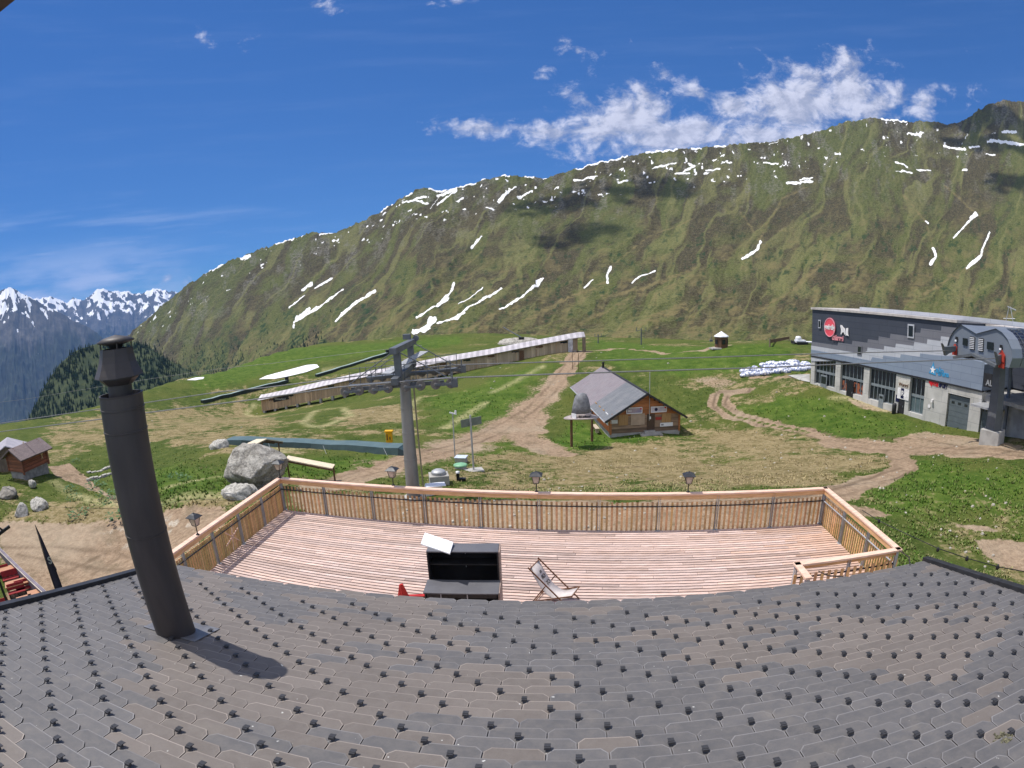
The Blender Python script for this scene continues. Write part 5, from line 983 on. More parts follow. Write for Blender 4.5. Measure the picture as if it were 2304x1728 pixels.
dR = ray(1527.5, 974); den = dR.x*hx.y-dR.y*hx.x; kR = (HL.x*hx.y-HL.y*hx.x)/den; HR = CAM+dR*kR; HW = (HR-HL).dot(hx); hz0 = HL.z
hut = thing('ski_hut', 'wooden ski school hut with grey pitched roof and boarded windows on the meadow', 'hut', HL, math.atan2(hx.y, hx.x)); hl = HL.copy()
def hf(px, py):                                             # pixel on the front wall -> local x, z
    d = ray(px, py); k = HL.dot(hy)/Vector((d.x, d.y, 0)).dot(hy); p = CAM+d*k; return (p-HL).dot(hx), p.z-hz0
xa, za = hf(1457.3, 888.4); HD = (bk-ap).dot(hy)-.8; ze_l = hf(1371, 937)[1]; ze_r = hf(1530, 929)[1]; xm = (ap-HL).dot(hx); zr_ = ap.z-hz0; ez = (ze_l+ze_r)/2-.05; xm = HW/2*.55+xm*.45
SLP = (zr_-ez)/(HW/2)
mb = MB(); rng = random.Random(2); z = .0
nb_ = 15
for face in range(2):
    for i in range(nb_):
        z0, z1 = .25+(ez-.25)*i/nb_, .25+(ez-.25)*(i+1)/nb_; tn = rng.uniform(.8, 1.15)*(.62 if i < 4 else 1)
        if face == 0: mb.box(HW/2, .06, (z0+z1)/2, HW, .12+.02*(i % 2), (z1-z0)*.95, 0, tn)
        else:
            for x in (0.06, HW-.06): mb.box(x, HD/2, (z0+z1)/2, .12+.02*(i % 2), HD-.2, (z1-z0)*.95, 0, (tn*1.2, tn*.72, tn*.5) if True else tn)
mb.build('wall', LAPG, hut)
mb = MB(); n = 7
for i in range(n):
    z0, z1 = ez+(zr_-.25-ez)*i/n, ez+(zr_-.25-ez)*(i+1)/n; hw_ = (HW/2)*(1-(i+.35)/n); tn = rng.uniform(.8, 1.2); mb.box(xm, .05, (z0+z1)/2, 2*hw_, .12+.02*(i % 2), (z1-z0)*.95, 0, tn)
mb.build('gable', LAP, hut)
for x in (.02, HW-.02):
    mb = MB(); mb.box(x, .0, ez/2+.1, .22, .22, ez-.1); mb.build('corner_post', LAP, hut)
lw = MB()
for i in range(11): z0, z1 = .3+(ez-.3)*i/11, .3+(ez-.3)*(i+1)/11; tn = rng.uniform(.9, 1.6); lw.box(-.03, HD/2, (z0+z1)/2, .06+.02*(i % 2), HD-.1, (z1-z0)*.93, 0, (tn*1.2, tn*.9, tn*.8))
lw.build('side_boarding', LAP, hut)
mb = MB(); mb.box(HW/2, HD/2, -.4, HW+.06, HD+.06, 1.3); mb.build('foundation', CONC, hut)
ov, oe = .85, .75
zE = zr_-SLP*(HW/2+oe)+.12
mb = MB(); yf, yb2 = -ov, HD+ov; ysp = HD*.36
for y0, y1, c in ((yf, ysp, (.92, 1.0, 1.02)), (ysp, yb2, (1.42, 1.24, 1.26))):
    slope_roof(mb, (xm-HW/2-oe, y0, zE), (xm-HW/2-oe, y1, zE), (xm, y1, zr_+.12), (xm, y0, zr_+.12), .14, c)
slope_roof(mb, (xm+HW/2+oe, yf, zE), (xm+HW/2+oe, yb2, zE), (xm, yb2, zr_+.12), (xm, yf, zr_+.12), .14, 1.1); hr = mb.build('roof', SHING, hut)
mb = MB(); mb.beam((xm, yf, zr_+.15), (xm, yb2, zr_+.15), .3, .06); mb.build('ridge_cap', DARKSTEEL, hr)
mb = MB()
for s in (-1, 1): mb.beam((xm+s*(HW/2+oe), yf-.03, zE-.07), (xm, yf-.03, zr_+.05), .06, .24)
mb.build('barge_board', DARKSTEEL, hr)
mb = MB(); mb.tube((xm-HW/2-oe-.05, yf, zE-.08), (xm-HW/2-oe-.05, yb2, zE-.08), .08, n=8); mb.build('gutter', STEEL, hr)
mb = MB(); x, z = hf(1357, 823); mb.lathe([(.16, 0), (.16, .75), (.22, .78), (.22, .9), (0, .95)], xm-.1, HD*.98, 12); c_ = mb.build('stove_pipe', BLACK, hr); c_.location.z = zr_+.05
def hbox(px0, py0, px1, py1, m_, name, th=.06, y=-.03):
    x0, z1 = hf(px0, py0); x1, z0 = hf(px1, py1); mb = MB(); mb.box((x0+x1)/2, y-th/2, (z0+z1)/2, abs(x1-x0), th, abs(z1-z0)); return mb.build(name, m_, hut), (x0+x1)/2, (z0+z1)/2, abs(x1-x0), abs(z1-z0)
C3 = lambda a, b: (1380+a/13.825, 880+b/13.825)
SHUT = pm('shutter', (.42, .255, .12), (.32, .185, .08), 2, .7, stretch=(5, 1, .5)); PLY = pm('plywood', (.45, .335, .255), (.38, .285, .215), 1.5, .75)
for a, b_, m_, nm in (((160, 740), (450, 1050), SHUT, 'window_shutter'), ((540, 712), (965, 1035), PLY, 'plywood_panel'), ((1510, 690), (1790, 955), SHUT, 'window_shutter')): hbox(*C3(*a), *C3(*b_), m_, nm, .06)
dr_, *_ = hbox(*C3(1050, 705), *C3(1275, 1230), pm('hut_door', (.085, .052, .036), (.07, .043, .03), 2, .5), 'door', .05); o_, *_ = hbox(*C3(1110, 785), *C3(1162, 865), WHITE, 'door_notice', .02, -.085); o_.parent = dr_
for a, b_, kind in (((405, 525), (882, 672), 0), ((1165, 490), (1640, 628), 1), ((-60, 895), (125, 1000), 2), ((1450, 985), (1840, 1075), 3), ((1310, 805), (1490, 880), 4)):
    m_ = (pm('banner_blue', (.16, .16, .36), (.40, .32, .38), .9, .5), pm('banner_pale', (.42, .40, .55), (.60, .55, .62), 1.2, .5), WHITE, WHITE, pm('plate_red', (.42, .05, .04), None, 3, .5))[kind]
    o_, x, z, w_, h_ = hbox(*C3(*a), *C3(*b_), m_, 'sign_board', .05, -.06)
    if kind < 2:
        mb = MB()
        for zz in (-1, 1): mb.box(x, -.13, z+zz*h_/2, w_, .04, .09)
        for xx in (-1, 1): mb.box(x+xx*w_/2, -.13, z, .07, .04, h_)
        mb.build('frame', WHITE, o_); mb = MB(); mb.prism([(x+w_*.38, z+h_*.2), (x+w_*.5, z+h_*.1), (x+w_*.5, z+h_*.5), (x+w_*.36, z+h_*.45)], (0, -.12, 0), (1, 0, 0), (0, 0, 1), .02); mb.build('emblem', REDINK, o_)
    if kind == 1: mb = MB(); mb.prism([(x-w_*.17+.2*math.cos(i*.6), z+.2*math.sin(i*.6)) for i in range(10)], (0, -.12, 0), (1, 0, 0), (0, 0, 1), .02); mb.build('emblem', BLUEINK, o_)
    if kind in (0, 3): text_obj('lettering', 'SKI', h_*.5, WHITE if kind == 0 else BLUEINK, o_, (x-w_*.42, -.125, z-h_*.18), (1, 0, 0), (0, 0, 1), .005, .01)
    if kind == 2: mb = MB(); [mb.box(x-.1, -.115, z+.2-k*.12, .9, .01, .05) for k in range(4)]; mb.build('print', STEEL, o_)
mb = MB(); x, z = hf(1384+76, 973); mb.box(x, -.75, .1, 2.6, 1.4, .22); mb.box(x, -.25, .32, 1.3, .5, .25); mb.build('door_step', CONC, hut)
x, z = hf(1458, 900); mb = MB(); mb.tube((x+.1, -.3, ez-.6), (x+.1, -.3, zr_+2.6), .04, n=6); mb.build('flag_pole', STEEL, hut)
for a, b_ in ((.55, .7),): mb = MB(); mb.box(-.10, 1.3, 1.75, .05, 1.3, 1.4); wd = mb.build('window', WHITE, hut); mb = MB(); mb.box(-.13, 1.3, 1.75, .02, .8, .9); mb.build('pane', GLASS, wd)
for y in (3.2, 5.4, 7.6): mb = MB(); mb.box(-.09, y, 1.9, .06, .9, 1.1); wd = mb.build('window', SHUT, hut); mb = MB(); mb.box(-.12, y, 1.9, .02, .5, .7); mb.build('pane', GLASS, wd)
mb = MB(); mb.box(-1.0, 3.4, .35, .5, 2.3, .08); mb.box(-1.0, 2.5, .05, .4, .1, .5); mb.box(-1.0, 4.3, .05, .4, .1, .5); b_o = mb.build('bench', pm('bench_wood', (.55, .46, .36), (.45, .37, .28), 3, .7), hut)
# hat-shaped sign on two posts
hp1, hp2 = gp(1286, 1005), gp(1332, 994)
hc = at_d(1308, 940, 57.0); hat = thing('hat_sign', 'big felt hat shaped sign on two wooden posts in front of the hut', 'sign', (hc.x, hc.y, g1(hc.x, hc.y)), R(-14)); zb0 = at_d(1308, 941, 57).z-hat.location.z; rxx = .030*57*1.08
FELT = pm('hat_felt', (.22, .225, .245), (.14, .145, .16), 3, .8, bump=.3); FELTP = pm('hat_band', (.42, .36, .35), (.30, .26, .25), 4, .8); 
mb = MB(); N = 36
def ring(rx, ry, z, tilt=.0): return [(rx*math.cos(2*math.pi*i/N), ry*math.sin(2*math.pi*i/N), z+tilt*math.sin(2*math.pi*i/N)**2+.06*math.cos(2*math.pi*i/N)) for i in range(N)]
def rings(mb, R_, c=1.0, close=True):
    k = len(mb.v)
    P = [p for r_ in R_ for p in r_]; F = [(a*N+i, a*N+(i+1) % N, (a+1)*N+(i+1) % N, (a+1)*N+i) for a in range(len(R_)-1) for i in range(N)]
    if close: F += [tuple(range(N))[::-1], tuple(range((len(R_)-1)*N, len(R_)*N))]
    mb.add(P, F, c, True)
rings(mb, [ring(rxx*.99, rxx*.72, zb0+.0, .14), ring(rxx*1.02, rxx*.74, zb0+.06, .14), ring(rxx*.6, rxx*.5, zb0+.16, .05)]); mb.build('brim', FELTP, hat)
mb = MB(); rings(mb, [ring(rxx*.58, rxx*.5, zb0+.1), ring(rxx*.57, rxx*.49, zb0+.62)]); mb.build('hat_band', FELTP, hat)
mb = MB(); rings(mb, [ring(rxx*.565, rxx*.48, zb0+.60), ring(rxx*.50, rxx*.43, zb0+1.3), ring(rxx*.42, rxx*.36, zb0+2.0), ring(rxx*.30, rxx*.26, zb0+2.5), ring(rxx*.12, rxx*.12, zb0+2.65)]); mb.build('crown', FELT, hat)
mb = MB(); mb.box(-rxx*.36, -rxx*.43, zb0+.36, .62, .06, .58, R(-38)); mb.build('badge', WHITE, hat)
text_obj('lettering', 'Ski school', .30, BLACK, hat, (-rxx*.10, -rxx*.505, zb0+.28), (1, .12, 0), (0, 0, 1), .02, .01)
for p in (hp1, hp2): q = Matrix.Rotation(-R(-14), 4, 'Z') @ (p-hat.location); mb = MB(); mb.tube((q.x, q.y, q.z-.4), (q.x, q.y, zb0+.08), .15, .13, n=12); mb.build('post', OLDWOOD, hat)

# ------------------------------------------------------------------ the covered conveyor: a long timber tunnel climbing the slope
T0 = at_d(589.5, 925, 133); T1 = at_d(1300, 788.5, 119); tu = (T1-T0); tu.z = 0; TLn = tu.length; tu.normalize(); tn_ = Vector((-tu.y, tu.x, 0)); tn_ = tn_ if tn_.y > 0 else -tn_
def tw(px, py): d = ray(px, py); k = T0.dot(tn_)/Vector((d.x, d.y, 0)).dot(tn_); p = CAM+d*k; return (p-T0).dot(tu), p.z
base = [tw(*p) for p in ((589.5, 925), (640, 915), (787.5, 882), (900, 861), (1000, 842), (1100, 826), (1200, 806.5), (1287.5, 790), (1306, 787))]
bxs = [b[0] for b in base]; bzs = [b[1] for b in base]
def bz(s): return float(np.interp(s, bxs, bzs))
tun = thing('covered_conveyor', 'long plank walled tunnel with a pale metal roof climbing across the meadow', 'tunnel', T0); TBd = pm('tunnel_boards', (.58, .40, .26), (.42, .285, .185), .8, .8, stretch=(2, 2, .15), bump=.2, tint=True)
def tp(s, y, z): return tu*s+tn_*y+Vector((0, 0, z-T0.z))
hgt = 2.75; wd_ = 3.0; rng = random.Random(9)
mb = MB(); s = 0; panel_ = 0
while s < TLn-.05:
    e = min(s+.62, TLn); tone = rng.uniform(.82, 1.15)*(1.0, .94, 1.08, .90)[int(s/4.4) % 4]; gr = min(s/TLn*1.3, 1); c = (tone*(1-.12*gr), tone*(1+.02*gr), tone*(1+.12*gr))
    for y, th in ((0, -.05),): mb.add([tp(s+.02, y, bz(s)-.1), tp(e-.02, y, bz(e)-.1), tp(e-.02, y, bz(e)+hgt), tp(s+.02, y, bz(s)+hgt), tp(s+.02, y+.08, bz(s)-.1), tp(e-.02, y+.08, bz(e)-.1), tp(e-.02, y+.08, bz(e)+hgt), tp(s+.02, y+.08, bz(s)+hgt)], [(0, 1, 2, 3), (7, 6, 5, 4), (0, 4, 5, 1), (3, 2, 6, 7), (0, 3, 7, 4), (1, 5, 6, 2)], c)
    s = e
for y in (wd_,): 
    for k in range(20): a_, b_ = TLn*k/20, TLn*(k+1)/20; mb.add([tp(a_, y, bz(a_)-.3), tp(b_, y, bz(b_)-.3), tp(b_, y, bz(b_)+hgt), tp(a_, y, bz(a_)+hgt)], [(0, 1, 2, 3)], .8)
k = 17
for i in range(k+1): s = .3+(TLn-.6)*i/k; mb.beam(tp(s, -.03, bz(s)-.35), tp(s, -.03, bz(s)+hgt), .14, .10, up=tn_, c=.8)
mb.add([tp(0.02, .08, bz(0)-.3), tp(0.02, wd_, bz(0)-.3), tp(0.02, wd_, bz(0)+hgt), tp(0.02, .08, bz(0)+hgt)], [(0, 1, 2, 3)], (1.3, .9, .7)); mb.build('wall', TBd, tun)
mb = MB(); n = 120; s0, s1 = -.6, TLn+1.6
MET = pm('ribbed_metal_roof', (.50, .47, .50), (.40, .375, .41), .7, .5, .15, tint=True)
for i in range(n):
    a_, b_ = s0+(s1-s0)*i/n, s0+(s1-s0)*(i+1)/n; c = .82 if i % 2 else 1.08
    mb.add([tp(a_, -.75, bz(a_)+hgt+.02), tp(b_, -.75, bz(b_)+hgt+.02), tp(b_, wd_*.55, bz(b_)+hgt+.95), tp(a_, wd_*.55, bz(a_)+hgt+.95), tp(a_, wd_+.6, bz(a_)+hgt-.0), tp(b_, wd_+.6, bz(b_)+hgt-.0)], [(0, 1, 2, 3), (3, 2, 5, 4)], c)
rf_ = mb.build('roof', MET, tun); sol = rf_.modifiers.new('thick', 'SOLIDIFY'); sol.thickness = .12
for i in range(25): s = .6+(TLn-1.2)*i/24; mb = MB(); mb.box(*tp(s, .3, bz(s)-.5), .5, .8, 1.0, math.atan2(tu.y, tu.x)); mb.build('footing', CONC, tun)
for i in range(14):
    s = 3.0+(TLn-6)*i/13; mb = MB(); mb.beam(tp(s-.75, -.06, bz(s-.75)+hgt-.55), tp(s+.75, -.06, bz(s+.75)+hgt-.55), .05, .42, up=(0, 0, 1)); w_ = mb.build('window', GLASS if i % 2 else OLDWOOD, tun); mb = MB(); mb.beam(tp(s-.8, -.08, bz(s-.8)+hgt-.8), tp(s-.1, -.08, bz(s-.1)+hgt-.8), .04, .3); mb.build('flap', PLY, w_)
s = tw(1173.6, 795)[0]; mb = MB(); mb.box(*tp(s, -.06, bz(s)+1.15), 1.0, .06, 2.1, math.atan2(tu.y, tu.x)); mb.build('door', OLDWOOD, tun)
s = tw(633, 897)[0]; mb = MB(); mb.beam(tp(s-2.2, -.08, bz(s-2.2)+2.0), tp(s+2.0, -.08, bz(s+2)+2.0), .06, .95); sb_ = mb.build('name_board', BLACK, tun); text_obj('lettering', 'Winterland', .62, STEEL, sb_, tp(s-1.7, -.13, bz(s)+1.75), tu, (0, 0, 1), .01, .01)
for s, m_ in ((TLn-1.6, pm('pillar_wrap', (.30, .30, .36), (.55, .55, .58), 1.6, .6)), (TLn+1.3, GREYWOOD)): mb = MB(); mb.beam(tp(s, -.5, bz(s)-1.6), tp(s, -.5, bz(s)+hgt+.1), 1.0 if s < TLn else .7, .35, up=tn_); mb.build('portal_pillar', m_, tun)
mb = MB(); mb.add([tp(TLn, .05, bz(TLn)-.5), tp(TLn, wd_, bz(TLn)-.5), tp(TLn, wd_, bz(TLn)+hgt), tp(TLn, .05, bz(TLn)+hgt)], [(0, 1, 2, 3)]); mb.build('portal_curtain', BLACK, tun)
# dark belt covers lying on the grass
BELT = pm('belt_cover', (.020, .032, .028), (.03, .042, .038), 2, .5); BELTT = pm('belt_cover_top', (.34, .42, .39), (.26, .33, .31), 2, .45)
for pa, pb2, lab in (((455, 908), (646, 861), 'dark belt conveyor on the grass running left of the plank tunnel, lower one'), ((712, 849), (872, 798), 'dark belt conveyor on the grass beyond the plank tunnel, upper one by the pylon')):
    n = 9; Q = [gp(pa[0]+(pb2[0]-pa[0])*i/n, pa[1]+(pb2[1]-pa[1])*i/n) for i in range(n+1)]; o = thing('belt_conveyor', lab, 'conveyor', Q[0], group='dark belt conveyors on the slope'); mb, m2 = MB(), MB()
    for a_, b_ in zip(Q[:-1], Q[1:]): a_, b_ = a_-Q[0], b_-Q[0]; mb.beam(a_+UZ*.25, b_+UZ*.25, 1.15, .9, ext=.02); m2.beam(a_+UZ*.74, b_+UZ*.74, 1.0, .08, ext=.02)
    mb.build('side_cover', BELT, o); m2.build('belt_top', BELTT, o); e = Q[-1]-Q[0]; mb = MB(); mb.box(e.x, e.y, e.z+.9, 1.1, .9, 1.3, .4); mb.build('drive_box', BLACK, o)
# tarpaulined belt in front
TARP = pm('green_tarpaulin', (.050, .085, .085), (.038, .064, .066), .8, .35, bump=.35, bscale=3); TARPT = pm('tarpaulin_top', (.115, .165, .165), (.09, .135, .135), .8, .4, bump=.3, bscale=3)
n = 10; Q = [gp(506+(897-506)*i/n, 1003+(1024-1003)*i/n-2*math.sin(math.pi*i/n)) for i in range(n+1)]; o = thing('covered_belt', 'low belt wrapped in dark green tarpaulin lying behind the boulder', 'conveyor', Q[0]); mb, m2 = MB(), MB(); dn_ = (Q[-1]-Q[0]).normalized(); sd_ = Vector((-dn_.y, dn_.x, 0)); rng = random.Random(4)
for i, (a_, b_) in enumerate(zip(Q[:-1], Q[1:])):
    a_, b_ = a_-Q[0], b_-Q[0]; h0 = .62+.05*math.sin(i*1.9); h1 = .62+.05*math.sin((i+1)*1.9)
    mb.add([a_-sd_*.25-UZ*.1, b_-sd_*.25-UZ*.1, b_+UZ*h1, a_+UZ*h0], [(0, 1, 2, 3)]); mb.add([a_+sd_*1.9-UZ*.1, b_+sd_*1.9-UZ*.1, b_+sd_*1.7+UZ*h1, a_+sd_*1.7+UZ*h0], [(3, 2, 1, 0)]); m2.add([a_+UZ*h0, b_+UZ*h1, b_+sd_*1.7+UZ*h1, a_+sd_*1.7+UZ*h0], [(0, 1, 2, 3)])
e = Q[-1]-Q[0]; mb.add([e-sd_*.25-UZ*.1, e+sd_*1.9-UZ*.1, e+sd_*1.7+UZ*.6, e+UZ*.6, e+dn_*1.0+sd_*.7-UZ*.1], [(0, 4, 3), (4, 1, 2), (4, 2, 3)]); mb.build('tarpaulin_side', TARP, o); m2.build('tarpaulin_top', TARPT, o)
for s_ in (.13, .3, .62, .93): q = (Q[0].lerp(Q[-1], s_))-Q[0]; mb = MB(); mb.beam(q+UZ*.6, q-sd_*.55-UZ*.05+dn_*.6, .03, .03); mb.build('strap', STEEL, o)
yb_ = gp(875, 1003); o = thing('yellow_bin', 'bright yellow upright bin standing behind the tarpaulined belt', 'bin', yb_); YEL = pm('yellow_paint', (.80, .42, .01), (.70, .34, .01), 4, .5); mb = MB(); mb.box(0, .5, .75, .62, .5, 1.1); mb.build('body', YEL, o, .03); mb = MB(); mb.box(0, .5, 1.36, .85, .6, .16); mb.build('lid', YEL, o, .03); mb = MB(); mb.box(-.16, .235, .8, .1, .02, .6); mb.box(.12, .235, .7, .1, .02, .3); mb.build('print', OLDWOOD, o)

# ------------------------------------------------------------------ rocks
def rock(name, lab, cat, c, rx, ry, rz, m_, seed, cuts=(), res=48, rough=.22, group=None, rotz=0, sink=.3):
    th = np.linspace(0, 2*np.pi, res, endpoint=False); ph_ = np.linspace(.02, np.pi-.02, res//2); PH, TH = np.meshgrid(ph_, th, indexing='ij'); x, y, z = np.sin(PH)*np.cos(TH), np.sin(PH)*np.sin(TH), np.cos(PH)
    def n3(f, s): return (fbm(x*f+z*f*.7+9, y*f-z*f*.6+4, s, 4)-.5)
    r_ = 1+n3(1.3, seed)*rough*3+n3(4.5, seed+5)*rough+n3(13, seed+8)*rough*.35; P = np.stack([x*r_, y*r_, z*r_], -1)
    for nx_, ny_, nz_, d in cuts:
        nv = np.array([nx_, ny_, nz_], float); nv /= np.linalg.norm(nv); q = P @ nv; k = np.maximum(q-d-n3(6, seed+31)*.10, 0); P = P-k[..., None]*nv*.93
    P = P*np.array([rx, ry, rz]); n0, n1_ = P.shape[:2]; F = [(i*n1_+j, (i+1)*n1_+j, (i+1)*n1_+(j+1) % n1_, i*n1_+(j+1) % n1_) for i in range(n0-1) for j in range(n1_)]
    F += [tuple(range(n1_))[::-1][::-1], tuple(range((n0-1)*n1_, n0*n1_))[::-1]]
    mb = MB(); mb.add(P.reshape(-1, 3).tolist(), F, 1.0, True); o = mb.build(name, m_); o.location = (c[0], c[1], c[2]+rz*(1-sink)-rz*.0-rz*.3); o.rotation_euler = (0, 0, rotz); return tag(o, lab, cat, group)
bc_ = gp(562, 1102); BOULD, t, b = mat('boulder_rock'); tc = t.new('ShaderNodeTexCoord').outputs['Object']; n1_ = t.noise(tc, 1.1, 9, .68); n2_ = t.noise(tc, 5.5, 6, .7); vr = t.new('ShaderNodeTexVoronoi', feature='DISTANCE_TO_EDGE'); t.l.new(t.mapping(tc, rot=(.4, .5, .6), scale=(.5, .8, 1.1)), vr.inputs['Vector']); vr.inputs['Scale'].default_value = .9
c = t.mix(t.ramp(n1_, .32, .68), (.21, .195, .17), (.56, .53, .48)); c = t.mix(t.ramp(n2_, .55, .7), c, (.66, .63, .58)); c = t.mix(t.ramp(n2_, .45, .33), c, (.11, .10, .088)); t.put(b.inputs['Base Color'], c); b.inputs['Roughness'].default_value = .9
bn = t.new('ShaderNodeBump'); bn.inputs['Strength'].default_value = 1; bn.inputs['Distance'].default_value = .34; t.l.new(t.math('ADD', t.math('MULTIPLY', n1_, 1.2), t.math('MULTIPLY', n2_, .5)), bn.inputs['Height']); t.l.new(bn.outputs[0], b.inputs['Normal'])
bl = rock('boulder', 'huge grey boulder just outside the left corner of the deck', 'boulder', (bc_.x, bc_.y+1.4, bc_.z+.55), 2.45, 2.2, 1.55, BOULD, 301, ((.85, -.35, -.25, .62), (-.9, -.2, .3, .86), (.15, -.75, .62, .74), (.55, .1, .8, .78), (-.2, -.8, -.5, .8)), res=128, rough=.17)
for px, py, rx, lab in ((530, 1123, 1.2, 'pale broken rocks at the foot of the huge boulder'), (488, 1012, 1.0, 'pale lichened rock by the left end of the tarpaulined belt')):
    p = gp(px, py); rock('rock', lab, 'rock', (p.x, p.y+.5, p.z), rx, .9, .62, PALESTONE, 310+int(px), ((0, -.4, .9, .7), (.7, -.5, .3, .7)), rough=.3)
for px, py, rx, ry_, rz_, m_, lab, cu in ((8, 1122, 1.2, 1.0, .55, STONE, 'dark grey rock below the stone hut base at the left edge', ((.3, -.5, .8, .6), (-.5, -.6, .4, .7))), (80, 1150, 1.05, .8, .6, PALESTONE, 'white lichened rock left of the grassy bank', ((.2, -.6, .7, .62), (.8, -.4, .3, .8))), (38, 1165, .85, .7, .6, PALESTONE, 'pointed pale rock nearest the dirt yard at the left edge', ((-.6, -.5, .5, .55), (.7, -.5, .4, .6))), (66, 1098, .45, .4, .4, PALESTONE, 'small yellowish rock right under the log hut', ())):
    p = gp(px, py); rock('rock', lab, 'rock', (p.x, p.y+.6, p.z), rx, ry_, rz_, m_, 340+px, cu, rough=.26)
p = gp(1170, 776); rock('rock', 'low rounded rock mound behind the plank tunnel roof', 'rock', (p.x, p.y+6, p.z-1.5), 8.0, 4.0, 2.4, BOULD, 377, rough=.12)
# ------------------------------------------------------------------ plank ramps at the boulder
RAMPW = pm('ramp_boards', (.78, .68, .52), (.62, .52, .38), 2.5, .7, stretch=(1, 6, 1))
for pp, lab in ((((541, 1011, 42.0), (588.5, 988.5, 47.5), (626, 994, 51)), 'bent plank ramp rising behind the boulder over the tarpaulin'), (((621, 1030, 41.3), (645, 1030, 41.6), (750, 1050, 40.6)), 'bent plank ramp sticking out to the right of the boulder')):
    Q = [at_d(*p) for p in pp]; o = thing('plank_ramp', lab, 'ramp', Q[0], group='plank ramps at the boulder'); mb = MB()
    for a_, b_ in zip(Q[:-1], Q[1:]): mb.beam(a_-Q[0], b_-Q[0], 1.0, .08, ext=.02)
    mb.build('planks', RAMPW, o); mb = MB()
    for a_, b_ in zip(Q[:-1], Q[1:]):
        s_ = (b_-a_).cross(UZ).normalized()
        for k in (-.42, .42): mb.beam(a_-Q[0]+s_*k-UZ*.12, b_-Q[0]+s_*k-UZ*.12, .06, .16)
    for q in Q[1:]: mb.tube(q-Q[0]-UZ*.1, (q.x-Q[0].x, q.y-Q[0].y, g1(q.x, q.y)-Q[0].z-.2), .07, n=6)
    mb.build('bearer', OLDWOOD, o)

# ------------------------------------------------------------------ log store and barn at the left edge
LOG = pm('dark_logs', (.26, .10, .055), (.15, .065, .04), 2, .75, stretch=(.5, .5, 8), bump=.4, tint=True); TILE = shingle('old_tiles', (.115, .085, .09), (.16, .12, .12), 4.5); RUBBLE = pm('rubble_masonry', (.30, .29, .28), (.19, .18, .175), 2.2, .9, bump=.7, bscale=5)
LL = at_d(54, 1064, 57.5); LR0 = at_d(111, 1048, 60.0); lx = LR0-LL; lx.z = 0; LWd = lx.length; lx.normalize(); ly = Vector((-lx.y, lx.x, 0)); ly = ly if ly.dot(LL) > 0 else -ly
st = thing('log_store', 'small dark log store on a tall masonry base at the left edge of the meadow', 'hut', (LL.x, LL.y, LL.z), math.atan2(lx.y, lx.x)); sg2 = 1 if Vector((-lx.y, lx.x, 0)).dot(ly) > 0 else -1
LD = 2.9; LH = H+math.hypot(LL.x, LL.y)*math.tan(R(ae(47, 1030)[1]))-LL.z; LRg = at_d(62, 997, 59.5).z-LL.z
mb = MB(); n = 9; rng = random.Random(8)
for i in range(n):
    z0, z1 = LH*i/n, LH*(i+1)/n; tn = rng.uniform(.8, 1.3); mb.box(LWd/2, sg2*.08, (z0+z1)/2, LWd+.2, .16, (z1-z0)*.94, 0, (tn*1.15, tn, tn)); mb.box(LWd/2, sg2*(LD-.08), (z0+z1)/2, LWd+.2, .16, (z1-z0)*.94, 0, tn)
    for x in (.08, LWd-.08): mb.box(x, sg2*LD/2, (z0+z1)/2, .16, LD+.2, (z1-z0)*.94, 0, tn)
for i in range(5): z0 = LH+(LRg-LH-.1)*i/5; dd_ = LD*(1-(i+.4)/5); [mb.box(x, sg2*LD/2, z0+.1, .14, dd_, .24, 0, .9) for x in (.08, LWd-.08)]
mb.build('wall', LOG, st)
for x in (.0, LWd): mb = MB(); mb.box(x, 0, LH/2-.1, .2, .2, LH+.2); mb.build('corner_post', LOG, st)
mb = MB(); z_e = LH+.05; ov = .55
for s_ in (0, 1):
    y0 = sg2*(-.6 if s_ == 0 else LD+.6); slope_roof(mb, (-ov, y0, z_e-.18), (LWd+ov, y0, z_e-.18), (LWd+ov, sg2*LD/2, LRg), (-ov, sg2*LD/2, LRg), .14)
mb.build('roof', TILE, st)
mb = MB(); mb.add([(LWd*a_, sg2*b_, z) for z in (-2.6, .02) for a_, b_ in (((.04, .1)), ((.97, .1)), ((.97, LD-.1)), ((.04, LD-.1)))], [(0, 1, 5, 4), (1, 2, 6, 5), (2, 3, 7, 6), (3, 0, 4, 7), (4, 5, 6, 7)]); mb.build('masonry_base', RUBBLE, st)
x0 = LWd*.77; z0 = LH*.36; CAR = pm('carved_wood', (.62, .46, .25), (.5, .36, .2), 5, .6); mb = MB(); mb.prism([(x0-.12, z0), (x0-.02, z0+.35), (x0-.2, z0+.62), (x0-.24, z0+.75), (x0-.1, z0+.7), (x0-.06, z0+.82), (x0+.06, z0+.82), (x0+.1, z0+.7), (x0+.24, z0+.75), (x0+.2, z0+.62), (x0+.03, z0+.35), (x0+.13, z0), (x0, z0+.2)], (0, -sg2*.06, 0), (1, 0, 0), (0, 0, 1), .06); mb.build('carved_figure', CAR, st)
mb = MB(); mb.box(.05, sg2*.9, -1.6, .12, .9, 1.7); mb.build('door', OLDWOOD, st)
BW = at_d(24, 1045, 66); bn_ = thing('grey_barn', 'grey boarded barn with a pale metal roof behind the log store at the left edge', 'barn', (BW.x, BW.y, BW.z-1.0), R(50)); zE2 = at_d(20, 1012, 65).z-BW.z+1; zR2 = at_d(25, 984, 68).z-BW.z+1
